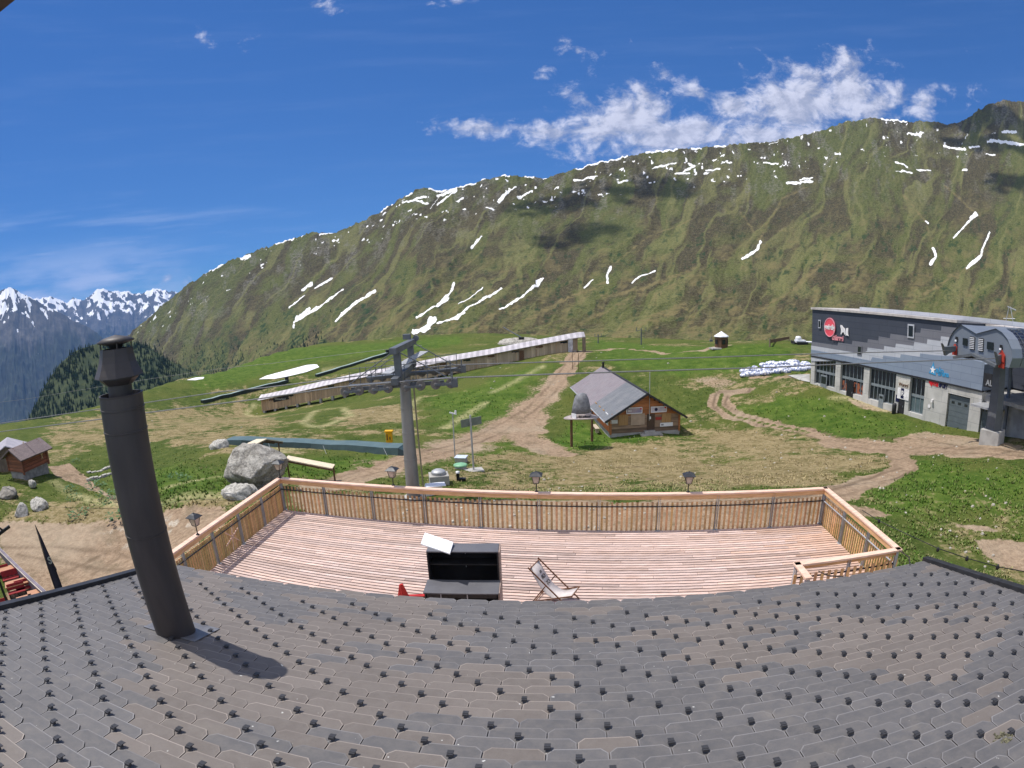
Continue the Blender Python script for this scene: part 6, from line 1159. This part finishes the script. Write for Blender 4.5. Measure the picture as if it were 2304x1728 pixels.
mb = MB(); mb.box(0, 0, zE2/2-.6, 4.4, 4.6, zE2+1.2); mb.prism([(-2.2, zE2), (2.2, zE2), (0, zR2-.1)], (0, -2.3, 0), (1, 0, 0), (0, 0, 1), .1); mb.build('wall', GREYWOOD, bn_); mb = MB(); slope_roof(mb, (-2.7, -2.8, zE2-.25), (-2.7, 2.8, zE2-.25), (0, 2.8, zR2), (0, -2.8, zR2), .1); slope_roof(mb, (2.7, -2.8, zE2-.25), (2.7, 2.8, zE2-.25), (0, 2.8, zR2), (0, -2.8, zR2), .1); mb.build('roof', pm('barn_roof', (.40, .37, .40), (.32, .30, .33), 1, .5), bn_)
mb = MB(); mb.box(-2.25, -1.2, .7, .08, .5, 1.3); mb.build('door', WHITE, bn_)
# dry stone walls of the little terrace beds
for pp, lab in ((((197, 1068), (225, 1064), (252, 1052), (262, 1047)), 'upper low dry stone wall left of the flue'), (((194, 1083), (222, 1078), (250, 1070), (268, 1068)), 'lower low dry stone wall left of the flue')):
    Q = [gp(*p) for p in pp]; o = thing('stone_wall', lab, 'wall', Q[0], group='low dry stone walls'); mb = MB(); rng = random.Random(int(pp[0][1]))
    for a_, b_ in zip(Q[:-1], Q[1:]):
        n = max(3, int((b_-a_).length/.42))
        for i in range(n):
            p = a_.lerp(b_, (i+.5)/n)-Q[0]; h_ = rng.uniform(.22, .45); mb.box(p.x+rng.uniform(-.05, .05), p.y+rng.uniform(-.08, .08), p.z+h_*.3, rng.uniform(.42, .62), rng.uniform(.3, .5), h_*.9, rng.uniform(-.5, .5)+math.atan2(b_.y-a_.y, b_.x-a_.x))
    mb.build('stones', PALESTONE, o)

# ------------------------------------------------------------------ café terrace, lower left
zt0 = at_d(40, 1345, 34).z
F4 = [at_z(px, py, zt0) for px, py in ((-60, 1195), (113, 1365), (60, 1480), (-120, 1420))]
TERW = pm('terrace_boards', (.36, .20, .11), (.26, .14, .075), 1.2, .6, stretch=(6, 1, 1))
o = thing('cafe_terrace', 'red brown boarded cafe terrace with tables and benches beside the roof', 'terrace', F4[0]); mb = MB(); mb.add([p-F4[0] for p in F4]+[p-F4[0]-UZ*3 for p in F4], [(0, 1, 2, 3)[::-1], (0, 1, 5, 4), (1, 2, 6, 5), (2, 3, 7, 6), (3, 0, 4, 7)]); mb.build('floor_boards', TERW, o)
w0_, w1_ = at_z(-30, 1206, zt0+.95), at_z(116, 1347, zt0+.95); o = thing('parapet', 'pale capped parapet along the cafe terrace', 'wall', (w0_.x, w0_.y, zt0)); mb = MB(); dw = w1_-w0_; mb.beam((0, 0, .35), Vector((dw.x, dw.y, .35)), .22, 1.4); mb.build('panel', pm('parapet_panel', (.20, .17, .21), (.15, .13, .16), 1, .7), o); mb = MB(); mb.beam((0, 0, .97), Vector((dw.x, dw.y, .97)), .30, .06); mb.build('coping', pm('coping', (.72, .66, .58), (.6, .55, .48), 2, .6), o)  # purple shadow of the inner face put into the panel colour
ang = math.atan2(dw.y, dw.x); TAB = pm('table_board', (.50, .26, .15), (.38, .18, .10), 3, .5, stretch=(1, 6, 1)); CUS = pm('red_cushion', (.30, .025, .03), (.22, .02, .025), 4, .8)
def table(name, lab, p, L_, W_, rz):
    o = thing(name, lab, 'table', (p.x, p.y, zt0), rz, 'cafe terrace tables'); mb = MB(); mb.box(0, 0, .74, L_, W_, .05); mb.build('table_top', TAB, o)
    for sx_ in (-1, 1):
        for sy_ in (-1, 1): mb = MB(); mb.box(sx_*(L_/2-.1), sy_*(W_/2-.08), .36, .06, .06, .72); mb.build('leg', DARKSTEEL, o)
def seat(lab, p, rz, L_=1.2):
    o = thing('bench', lab, 'bench', (p.x, p.y, zt0), rz, 'cafe terrace benches'); mb = MB(); mb.box(0, 0, .43, L_, .42, .05); mb.box(0, .2, .72, L_, .05, .4); mb.build('seat', CUS, o)
    for sx_ in (-1, 1): mb = MB(); mb.box(sx_*(L_/2-.08), 0, .2, .06, .36, .4); mb.build('leg', DARKSTEEL, o)
for px, py, L_, W_, lab in ((17, 1279, 1.5, .85, 'cafe table farthest along the terrace parapet'), (40, 1310, 2.0, .9, 'long cafe table in the middle of the terrace'), (54, 1348, 1.1, .9, 'square cafe table nearest the roof edge, left one'), (79, 1334, 1.1, .9, 'square cafe table nearest the parapet and roof edge')):
    table('cafe_table', lab, at_z(px, py, zt0+.74), L_, W_, ang+R(72))
for px, py, lab in ((4, 1290, 'dark red bench beside the farthest cafe table'), (38, 1330, 'dark red bench in front of the long cafe table'), (24, 1300, 'dark red bench between the two farther cafe tables'), (55, 1322, 'red bench against the parapet side of the long table'), (3, 1368, 'dark red bench on the open boards of the cafe terrace')):
    seat(lab, at_z(px, py, zt0+.45), ang+R(72), 1.3)
# beach flag
fb = at_d(131, 1345, 27); ft_ = at_d(80, 1180, 27); o = thing('beach_flag', 'dark narrow beach flag on a pole in the dirt yard, left of the roof', 'flag', (fb.x, fb.y, fb.z-1)); r3 = math.hypot(fb.x, fb.y); zt3 = H+r3*math.tan(R(ae(80, 1180)[1])); hz3 = zt3-fb.z+1
mb = MB(); mb.tube((0, 0, 0), (0, 0, hz3), .028, .012, n=6); mb.build('pole', BLACK, o); vx = Vector((-fb.y, fb.x, 0)).normalized(); vx = vx if vx.x > 0 else -vx
mb = MB(); pr = [(hz3, .03), (hz3*.86, .10), (hz3*.74, .24), (hz3*.60, .40), (hz3*.50, .47), (hz3*.48, .42), (hz3*.36, .44), (hz3*.15, .42)]
mb.add([vx*.02+UZ*z for z, _ in pr]+[vx*w_+UZ*z+Vector((.05*math.sin(z*2), .05*math.cos(z*3), 0)) for z, w_ in pr], [(i, i+1, 8+i+1, 8+i) for i in range(7)], smooth=True); fl = mb.build('cloth', pm('flag_cloth', (.020, .018, .035), (.03, .028, .05), 2, .8), o); so_ = fl.modifiers.new('thick', 'SOLIDIFY'); so_.thickness = .008
text_obj('lettering', 'S', .5, STEEL, o, vx*.12+UZ*hz3*.58-Vector((fb.x, fb.y, 0)).normalized()*.03, vx, (0, 0, 1), .01, .01)
cxp = at_d(8, 1192, 24); o = thing('wooden_pole', 'dark forked wooden pole standing between the cafe terrace and the pale rocks', 'pole', cxp); a_, b_ = at_d(-30, 1222, 24)-cxp, at_d(22, 1184, 24)-cxp; mb = MB(); mb.beam(a_, b_, .10, .12); mb.beam(at_d(-20, 1175, 24)-cxp, at_d(9, 1195, 24)-cxp, .07, .08); mb.tube(a_, a_-UZ*7, .07, n=8); mb.build('arm', BLACK, o)

# ------------------------------------------------------------------ small things on the meadow
def put(name, lab, cat, px, py, rz=0, group=None): p = gp(px, py); return thing(name, lab, cat, p, rz, group)
o = put('vent_box', 'grey concrete shaft cap with a round metal dome next to the pylon', 'vent', 990, 1096, R(12)); mb = MB(); mb.box(0, .5, .3, 1.35, 1.2, .9); mb.build('concrete_box', CONC, o, .02); mb = MB(); mb.lathe([(.50, .75), (.50, .86), (.52, .88), (.48, .98), (.3, 1.08), (0, 1.12)], 0, .5, 28); mb.build('dome', STEEL, o)
o = put('blue_hatch', 'pale blue square shaft hatch on the grass below the slim mast', 'hatch', 1036, 1042, R(-10)); mb = MB(); mb.box(0, .3, .15, .9, .8, .5); mb.build('shaft', CONC, o); mb = MB(); mb.box(0, .3, .43, 1.0, .9, .07); mb.build('lid', pm('pale_blue_lid', (.60, .66, .80), (.5, .56, .7), 3, .4), o, .015)
o = put('green_hatch', 'round pale green shaft lid on the grass', 'hatch', 1036, 1056); mb = MB(); mb.lathe([(.48, -.2), (.48, .25), (0, .26)], 0, .2, 24); mb.build('shaft', CONC, o); mb = MB(); mb.lathe([(.55, .25), (.56, .34), (.4, .40), (0, .42)], 0, .2, 28); mb.build('lid', pm('green_lid', (.22, .44, .27), (.17, .36, .22), 3, .45), o)
o = put('snow_gun_hydrant', 'small dark hydrant with a white cap in the dry grass', 'hydrant', 1031, 1083); mb = MB(); mb.tube((0, 0, 0), (0, 0, .6), .12, n=10); mb.box(.25, .0, .12, .6, .3, .2); mb.build('body', BLACK, o); mb = MB(); mb.lathe([(.14, .6), (.14, .72), (0, .76)], 0, 0, 12); mb.build('cap', WHITE, o)
o = put('white_crate', 'white board crate at the foot of the pylon, seen over the handrail', 'crate', 975, 1120, R(15)); mb = MB(); mb.box(.1, .4, .35, 1.1, .6, .7); mb.box(.25, .4, .72, 1.3, .8, .05); mb.build('box', WHITE, o, .01)
bp = gp(1066, 1060); tp_ = at_d(1058, 934, math.hypot(bp.x, bp.y)); o = thing('notice_board', 'grey green notice board seen from behind on a steel post', 'sign', bp); lp = lambda p: Vector(p)-bp
mb = MB(); mb.tube((0, 0, -.3), lp(tp_), .075, n=10); mb.build('post', STEEL, o); q0, q1 = at_d(1037, 954, math.hypot(bp.x, bp.y)-.1), at_d(1083, 945, math.hypot(bp.x, bp.y)+.5); mb = MB(); mb.beam(lp(q0), lp(q1), .05, .62); mb.build('board', pm('board_back', (.19, .22, .19), (.155, .18, .155), 3, .5), o, .01)
p = bp; mb = MB(); mb.box(0, 0, .03, 1.5, 1.0, .12, .3); mb.build('slab', CONC, o)
bp = gp(1024, 1032); Dd = math.hypot(bp.x, bp.y); o = thing('wind_mast', 'slim mast with a small white wind sensor on top', 'mast', bp); tp_ = at_d(1018.5, 931, Dd); mb = MB(); mb.tube((0, 0, -.3), tp_-bp, .05, n=8); mb.build('pole', STEEL, o); mb = MB(); mb.beam(at_d(1011, 928, Dd)-bp, at_d(1027, 932, Dd)-bp, .10, .10); mb.tube(at_d(1025, 931, Dd)-bp, at_d(1025, 924, Dd)-bp, .08, n=8); mb.build('sensor', WHITE, o)
for px, py, lab in ((1288, 832, 'thin orange marker stake beside the dirt track, left one'), (1302, 842, 'thin marker stake beside the dirt track, right one')):
    o = put('marker_stake', lab, 'stake', px, py, 0, 'marker stakes by the track'); mb = MB(); mb.tube((0, 0, 0), (0, 0, 3.6), .05, n=6); mb.build('stake', OLDWOOD, o)
# kiosk
kp = gp(1627, 784); Dk = math.hypot(kp.x, kp.y); kp = at_d(1627, 784, Dk); o = thing('kiosk', 'small dark octagonal kiosk with a white tent roof at the far edge of the meadow', 'kiosk', (kp.x, kp.y+1, kp.z)); mb = MB(); mb.lathe([(1.35, -.3), (1.35, 2.3)], n=8, smooth=False); mb.build('wall', OLDWOOD, o); mb = MB(); mb.lathe([(1.55, 2.25), (1.5, 2.4), (0, 3.35)], n=8, smooth=False); mb.build('roof', WHITE, o)
for a_ in (200, 270, 330): a_ = R(a_); mb = MB(); mb.box(1.36*math.cos(a_), 1.36*math.sin(a_), 1.3, .06, .7, .9, a_); mb.build('window', GLASS, o)
mb = MB(); mb.box(-1.6, -.8, .0, 2.0, 2.2, .25); mb.build('slab', CONC, o)
o = put('snow_lance', 'small dark snow lance standing left of the white roofed kiosk', 'snow gun', 1600, 770); mb = MB(); mb.tube((0, 0, 0), (0, 0, 3.2), .06, n=6); mb.box(0, 0, .5, .9, .6, .6); mb.beam((-.4, 0, 1), (.4, 0, 1.6), .1, .1); mb.build('lance', GREYST, o)
A_f, B_f = gp(1732, 780), gp(1775, 768); o = thing('timber_barrier', 'low dark timber barrier on the grass right of the kiosk', 'fence', A_f); mb = MB(); q = B_f-A_f; mb.beam(UZ*1.0, q+UZ*1.0, .12, .7); mb.build('beam', OLDWOOD, o)
for k in (0, 1): mb = MB(); mb.tube(q*k-UZ*.3, q*k+UZ*1.5, .16, n=8); mb.build('post', GREYWOOD, o)
p = gp(1800, 775); o = thing('snow_groomer', 'white and black snow groomer parked at the corner of the station building', 'vehicle', p, R(-10)); o.scale = (.7, .7, .7); mb = MB(); mb.box(0, 0, .9, 3.2, 2.2, .8); mb.box(2.8, 0, .7, 2.6, 2.0, .4); mb.build('body', WHITE, o, .1); mb = MB(); mb.lathe([(.9, 1.3), (1.0, 1.7), (.75, 2.3), (0, 2.45)], -.6, 0, 10); mb.build('cab', WHITE, o); mb = MB(); mb.box(.4, -1.2, .4, 3.6, .5, .8); mb.box(.4, 1.2, .4, 3.6, .5, .8); mb.build('track', BLACK, o); mb = MB(); mb.box(-2.4, 0, .6, .2, 3.2, .9); mb.build('blade', DARKSTEEL, o)
for px, pt, py, hw_, lab in ((1443, 738, 776, 1.4, 'grey T shaped drag lift tower beyond the meadow'), (1346, 752, 773, 1.0, 'small faint drag lift tower left of the taller one')):
    p = gp(px, py); Dd = math.hypot(p.x, p.y); o = thing('drag_lift_tower', lab, 'lift tower', p, 0, 'drag lift towers'); zz = at_d(px, pt, Dd).z-p.z; mb = MB(); mb.tube((0, 0, -.3), (0, 0, zz), .2, .14, n=8); mb.build('mast', GREYST, o); mb = MB(); mb.beam((-hw_, 0, zz-.9), (0, 0, zz-.5), .12, .12); mb.beam((0, 0, zz-.5), (hw_, 0, zz-.9), .12, .12); mb.tube((-hw_, 0, zz-.9), (-hw_, 0, zz+.2), .1, n=6); mb.tube((hw_, 0, zz-.9), (hw_, 0, zz+.2), .1, n=6); mb.build('crossarm', GREYST, o)
p0, p1 = at_d(1132, 736, 170), at_d(1178, 762, 160); o = thing('jib_mast', 'lattice jib lying up the slope on the rock mound behind the tunnel', 'mast', p1); mb = MB(); mb.beam((0, 0, 0), p0-p1, .22, .22); mb.build('jib', GREYST, o); mb = MB(); mb.box(-.6, 0, .1, 1.6, .8, .7); mb.build('head', DARKSTEEL, o)
# wrapped mats piled up by the station
WR = pm('plastic_wrap', (.86, .87, .93), (.24, .28, .44), 2.6, .3, bump=1.0, bscale=7, detail=3, lo=.46, hi=.56); proto = None; rng = random.Random(12)
for i in range(58):
    k = i/57*150; row = i % 3; px = 1672+(i*53 % 148); base_y = 848-(px-1672)/150*15; py = base_y-row*3.0+rng.uniform(-1, 1); p = gp(px, py)
    if row == 2 and not 1712 < px < 1790: continue
    if proto is None:
        N2 = 14; mb = MB(); mb.lathe([(0, -.1), (.55, -.08), (.75, .2), (.70, .6), (.45, .85), (0, .92)], n=N2)
        for j, v in enumerate(mb.v): mb.v[j] = (v[0]*(1+.3*(vn(np.array([v[2]*3+j*.7]), np.array([j*1.3]), 3)[0]-.5)), v[1]*.8, v[2]*(1+.25*(vn(np.array([j*.5]), np.array([2.]), 4)[0]-.5)))
        o = proto = mb.build('wrapped_mat', WR, None); 
    else: o = proto.copy(); col.objects.link(o)
    o.location = (p.x, p.y, p.z+(.0, .35, .85)[row]); o.rotation_euler = (0, 0, rng.uniform(0, 6.28)); s_ = rng.uniform(.7, 1.1); o.scale = (s_*rng.uniform(1, 1.7), s_, s_*rng.uniform(.6, 1.0)); tag(o, 'white plastic wrapped mat in the heap left of the station building', 'mat', 'plastic wrapped mats heaped by the station')
# slab by the building corner and the last snow on the meadow
def drape(name, pxs, m_, kind, lift=.06, lab=None, cat=None, thick=.2, nn=10):
    P = [gp(*p) for p in pxs]; c = sum(P, Vector())/len(P); V = [(0, 0, lift+thick)]; F = []; k = len(P)*4; ring_ = []
    for i in range(k):
        a_, b_ = P[i//4], P[(i//4+1) % len(P)]; ring_.append(a_.lerp(b_, (i % 4)/4))
    for s_ in (1.0, .8, .5, .2):
        for p in ring_: q = c+(p-c)*s_; V.append((q.x-c.x, q.y-c.y, g1(q.x, q.y)-c.z+lift+thick*(0 if s_ == 1 else min(1, (1-s_)*3))))
    for i in range(k): j = (i+1) % k; F += [(1+r*k+i, 1+r*k+j, 1+(r+1)*k+j, 1+(r+1)*k+i) for r in range(3)]+[(1+3*k+i, 1+3*k+j, 0)]
    mb = MB(); mb.add(V, F, 1.0, True); o = mb.build(name, m_); o.location = c; tag(o, lab, cat, kind=kind); return o
SNOW = pm('old_snow', (.92, .92, .94), (.82, .82, .85), 1.5, .6, bump=.2)
drape('snow_patch', [(583, 855), (600, 846), (640, 835), (690, 822), (719, 820), (718, 827), (690, 838), (650, 847), (620, 853)], SNOW, 'structure'); drape('snow_patch', [(420, 856), (440, 851), (460, 849), (459, 853), (440, 856)], SNOW, 'structure')
drape('concrete_apron', [(1772, 846), (1822, 843), (1822, 861), (1800, 857)], CONC, 'structure', .05, thick=.1)
# festoon lights at the right corner of the deck
def wire(name, P, lab, r_=.012, bulbs=()):
    o = thing(name, lab, 'cable', P[0]); mb = MB(); mb.path([p-P[0] for p in P], r_, 5); mb.build('wire', BLACK, o)
    for p in bulbs: mb = MB(); mb.lathe([(0, -.07), (.035, -.06), (.05, -.02), (.03, .03), (.02, .05), (0, .05)], n=10); b_ = mb.build('bulb', BLACK, o); b_.location = p-P[0]
Pw = [at_d(a, b, D_) for a, b, D_ in ((1940, 1148, 14.6), (1978, 1172, 14.4), (2043, 1203, 13.9), (2111, 1234, 13.2), (2176, 1256, 12.4), (2245, 1275, 11.6), (2340, 1292, 10.5))]; wire('festoon_light', Pw, 'black festoon of bulbs strung above the grass right of the deck', .011, [Pw[1], Pw[3]-UZ*.02, Pw[4], Pw[5]])
Pw = [at_z(2022, 1238, 1.05), at_d(2045, 1253, 9.9), rp(6.25, -.05, .03)]; wire('power_cable', Pw, 'black cable from the deck corner down to the roof edge', .014)
Pw = [at_z(1842, 1285, .95), at_d(1862, 1295, 9.3), rp(4.95, .0, .03)]; wire('power_cable', Pw, 'black cable from the short railing by the steps to the roof edge', .014)

# ------------------------------------------------------------------ plants
LEAF = pm('dock_leaves', (.030, .085, .018), (.05, .125, .03), 8, .6)
def leafy_mesh(seed, n=46, rad=.75, h=.6):
    rng = random.Random(seed); mb = MB()
    for i in range(n):
        a_ = rng.uniform(0, 6.28); r_ = rad*math.sqrt(rng.random()); L_ = rng.uniform(.18, .38); x, y, z = r_*math.cos(a_), r_*math.sin(a_), h*rng.uniform(.25, 1)*(1-.5*r_/rad); d = Vector((math.cos(a_), math.sin(a_), rng.uniform(-.4, .6))).normalized(); s = Vector((-math.sin(a_), math.cos(a_), rng.uniform(-.3, .3)))*L_*.32; p = Vector((x, y, z))
        mb.add([p, p+d*L_*.5+s, p+d*L_, p+d*L_*.5-s], [(0, 1, 2, 3)])
    return mb
lm = []
for px, py, s_, lab in ((212, 1098, 1.4, 'leafy dock clump just below the stone beds'), (243, 1120, 1.2, 'leafy dock clump beside the dirt path, left of the flue'), (250, 1130, .9, 'smaller leafy dock clump touching the one beside the dirt path'), (160, 1105, 1.0, 'leafy dock clump on the grassy bank below the log store'), (168, 1125, 1.0, 'leafy dock clump low on the grassy bank'), (270, 1165, 1.3, 'leafy dock clump by the dirt yard against the flue'), (180, 1163, 1.1, 'leafy dock clump at the edge of the dirt yard'), (170, 1042, .9, 'leafy dock clump right of the log store'), (395, 1075, .8, 'leafy dock clump in the green slope right of the flue'), (415, 1079, .7, 'leafy dock plant right of the clump in the green slope'), (1938, 890, 1.0, 'weeds growing by the pier of the station wall'), (1950, 893, 1.2, 'tall weeds in front of the third shop window'), (2080, 940, 1.2, 'weeds at the foot of the concrete wall by the garage'), (2050, 925, 1.0, 'weeds under the blinded shop window')):
    p = gp(px, py); o = leafy_mesh(px).build('leafy_plant', LEAF); o.location = p; o.scale = (s_, s_, s_); o.rotation_euler = (0, 0, px); tag(o, lab, 'plant', 'leafy plants in the meadow')
# grass tufts and loose stones, nobody could count them
rng = np.random.default_rng(5)
NTF = 36000; az_t = np.radians(rng.uniform(-58, 58, NTF)); d_t = 1/rng.uniform(1/95, 1/17, NTF); tx_, ty_ = np.sin(az_t)*d_t, np.cos(az_t)*d_t
iaz = np.clip(np.searchsorted(az, np.degrees(az_t)), 1, len(az)-1); idr = np.clip(np.searchsorted(Dr, d_t), 1, len(Dr)-1); td, ty2, tl_ = dirt[idr, iaz], dry[idr, iaz], lush[idr, iaz]; tz = Z[idr, iaz]
ok = (rng.random(NTF) > td*1.4) & (vn(tx_*.5, ty_*.5, 15) > .25)
def clear(cx, cy, r): return np.hypot(tx_-cx, ty_-cy) > r
for p, r_ in ((HL+hx*HW/2+hy*HD/2, 6.5), (Vector((TX+6, TY, 0)), 3)): ok &= clear(p.x, p.y, r_)
tx_, ty_, tz, ty2, tl_, d_t = tx_[ok], ty_[ok], tz[ok], ty2[ok], tl_[ok], d_t[ok]; n = len(tx_)
V = np.zeros((n, 9, 3)); a0 = rng.uniform(0, 6.28, n); hh = rng.uniform(.06, .16, n)*(1+.9*tl_*(1-ty2))
for k in range(3):
    aa = a0+k*2.1; wv = rng.uniform(.05, .10, n); lean = rng.uniform(.05, .22, n)
    V[:, 3*k, 0] = tx_-np.sin(aa)*wv; V[:, 3*k, 1] = ty_+np.cos(aa)*wv; V[:, 3*k, 2] = tz-.04
    V[:, 3*k+1, 0] = tx_+np.sin(aa)*wv; V[:, 3*k+1, 1] = ty_-np.cos(aa)*wv; V[:, 3*k+1, 2] = tz-.04
    V[:, 3*k+2, 0] = tx_+np.cos(aa)*lean; V[:, 3*k+2, 1] = ty_+np.sin(aa)*lean; V[:, 3*k+2, 2] = tz+hh
me = bpy.data.meshes.new('grass_tufts'); me.vertices.add(n*9); me.vertices.foreach_set('co', V.astype(np.float32).ravel()); me.loops.add(n*9); me.loops.foreach_set('vertex_index', np.arange(n*9, dtype=np.int32)); me.polygons.add(n*3); me.polygons.foreach_set('loop_start', np.arange(0, n*9, 3, dtype=np.int32)); me.polygons.foreach_set('loop_total', np.full(n*3, 3, np.int32)); me.update(calc_edges=True)
drc = np.clip(ty2+rng.uniform(-.35, .35, n), 0, 1)[:, None]; cG = np.array([.075, .135, .022])*rng.uniform(.7, 1.4, (n, 1))*(1+.35*tl_[:, None]); cD = np.array([.36, .29, .16])*rng.uniform(.7, 1.3, (n, 1)); cc = cG*(1-drc)+cD*drc; c4 = np.ones((n, 9, 4), np.float32); c4[:, :, :3] = cc[:, None]
a = me.color_attributes.new('tint', 'FLOAT_COLOR', 'POINT'); a.data.foreach_set('color', c4.ravel()); m, t, b = mat('grass_blades'); t.l.new(t.new('ShaderNodeAttribute', attribute_name='tint').outputs['Color'], b.inputs['Base Color']); b.inputs['Roughness'].default_value = .8; b.inputs['Specular IOR Level'].default_value = .15
me.materials.append(m); o = bpy.data.objects.new('grass_tufts', me); col.objects.link(o); tag(o, kind='stuff')
mb = MB(); rr_ = random.Random(6)
for i in range(700):
    a_ = R(rr_.uniform(-56, 56)); d = 1/rr_.uniform(1/150, 1/22); x, y = math.sin(a_)*d, math.cos(a_)*d
    if vn(np.array([x*.07]), np.array([y*.07]), 88)[0] < .42 or d > np.interp(math.degrees(a_), eaz, eD)-3: continue
    s_ = rr_.uniform(.05, .16)*(1+d/160); k = rr_.random()*6; z = float(Z[min(np.searchsorted(Dr, d), len(Dr)-1), min(np.searchsorted(az, math.degrees(a_)), len(az)-1)])
    P = [(x+s_*math.cos(k+j*1.05)*rr_.uniform(.7, 1.2), y+s_*math.sin(k+j*1.05)*rr_.uniform(.6, 1), z-.05) for j in range(6)]+[(x+s_*.6*math.cos(k+j*1.05), y+s_*.6*math.sin(k+j*1.05), z+s_*rr_.uniform(.3, .6)) for j in range(6)]
    mb.add(P, [(j, (j+1) % 6, 6+(j+1) % 6, 6+j) for j in range(6)]+[(6, 7, 8, 9, 10, 11)])
tag(mb.build('loose_stones', pm('pale_stones', (.46, .43, .37), (.34, .31, .26), 3, .9)), kind='stuff')
# conifers on the shoulder and up the slope
SPR = pm('spruce_needles', (.014, .030, .014), (.032, .055, .022), .4, .9, tint=True)
def conifer(seed, tone):
    rng = random.Random(seed); mb = MB(); mb.tube((0, 0, 0), (0, 0, .3), .022, .018, n=5, c=(3.0, 1.6, 1.2), caps=False); tiers = 7
    for k in range(tiers):
        z0 = .10+.82*k/tiers; r0 = .21*(1-k/tiers)**.85+.02; z1 = z0+.30*(1-.4*k/tiers); n = 9; P = [(0, 0, min(z1, 1.0))]
        for i in range(n*2): th = math.pi*i/n+k; rr2 = r0*(rng.uniform(.85, 1.2) if i % 2 == 0 else rng.uniform(.45, .7)); P.append((rr2*math.cos(th), rr2*math.sin(th), z0+(rng.uniform(-.05, .02) if i % 2 == 0 else .04)))
        tt = tone*rng.uniform(.75, 1.3); mb.add(P, [(0, 1+i, 1+(i+1) % (2*n)) for i in range(2*n)], (tt, tt, tt*.95))
    return mb
CON = [conifer(s, tn) for s, tn in ((1, .9), (2, 1.25), (3, 1.0), (4, 1.5), (5, .75))]; cme = []
rng = random.Random(21); TR = []
for i in range(16000):
    if len(TR) > 4600: break
    if rng.random() < .62:
        a_ = rng.uniform(-57.5, -31); q = rng.random()**.8; x, y, z = shoulder_xyz(a_, q); dens_ = .85 if fbm(np.array([a_*.5]), np.array([q*5]), 64, 3)[0] > .40 else .35
        if rng.random() > dens_: continue
    else:
        ia = rng.randrange(int((-43+56)/.1), int((-12+56)/.1)); a_ = maz[ia]; e0 = float(np.interp(a_, eaz, [ae(p_[0], p_[1])[1] for p_ in EDGE])); ev = e0-1.2+rng.random()**1.7*9.0; it = int(np.clip(np.searchsorted(el[:, ia], ev), 0, nt_-1)); x, y, z = MX[it, ia], MY[it, ia], MZ[it, ia]
        lim = 1.0+3.6*sst(np.array([-a_]), 22, 38)[0]; dn0 = (1-sst(np.array([ev-e0]), lim*.6, lim*1.3)[0])*sst(np.array([-a_]), 15, 24)[0]*(.25+.75*(fbm(np.array([a_*.5]), np.array([ev*.6]), 66, 3)[0] > .42))
        if rng.random() > dn0+.012*(a_ < -18): continue
    TR.append((math.sqrt(x*x+y*y), x, y, z, rng.uniform(8, 13.5)*(1 if rng.random() < .7 else .7)*(1 if a_ < -36 else .62), rng.randrange(5), rng.uniform(0, 6.28)))
TR.sort(key=lambda k: k[0]/k[4]); pro = {}; rest = MB()
for i, (d, x, y, z, h_, k, a_) in enumerate(TR):
    if i < 300:
        if k not in pro: o = CON[k].build('conifer', SPR); pro[k] = o
        else: o = pro[k].copy(); col.objects.link(o)
        o.location = (x, y, z-.8); o.scale = (h_, h_, h_*1.05); o.rotation_euler = (0, 0, a_); tag(o, 'dark spruce standing in the forest on the left hillside', 'tree', 'spruces on the left hillside')
    else:
        ca, sa = math.cos(a_)*h_, math.sin(a_)*h_; n0 = len(rest.v); src = CON[k]; rest.v += [(x+ca*v[0]-sa*v[1], y+sa*v[0]+ca*v[1], z-.8+h_*1.05*v[2]) for v in src.v]; rest.f += [tuple(j+n0 for j in f) for f in src.f]; rest.c += src.c; rest.sm += src.sm
tag(rest.build('forest', SPR, flat=True), kind='stuff')
# ------------------------------------------------------------------ the air of the valley
mb = MB(); mb.box(0, 4000, -100, 44000, 30000, 5200); hz_ = mb.build('haze', None or bpy.data.materials.new('haze')); tag(hz_, kind='stuff'); m = hz_.data.materials[0]; m.use_nodes = True; t = NT(m.node_tree)
for n_ in list(t.n):
    if n_.type == 'BSDF_PRINCIPLED': t.n.remove(n_)
pv = t.new('ShaderNodeVolumePrincipled'); pv.inputs['Color'].default_value = (.20, .44, 1.0, 1); pv.inputs['Density'].default_value = 3.6e-5; pv.inputs['Anisotropy'].default_value = .0
t.l.new(pv.outputs[0], t.n['Material Output'].inputs['Volume'])

# a thing that is one single mesh needs no empty above it
for o in [x for x in scene.objects if x.type == 'EMPTY' and not x.parent and len(x.children) == 1 and not x.children[0].children]:
    ch = o.children[0]; mw = Matrix.LocRotScale(o.location, o.rotation_euler, o.scale) @ ch.matrix_basis; nm = o.name; pr_ = {k: o[k] for k in o.keys()}
    ch.parent = None; ch.matrix_basis = mw; bpy.data.objects.remove(o); ch.name = nm
    for k, v in pr_.items(): ch[k] = v
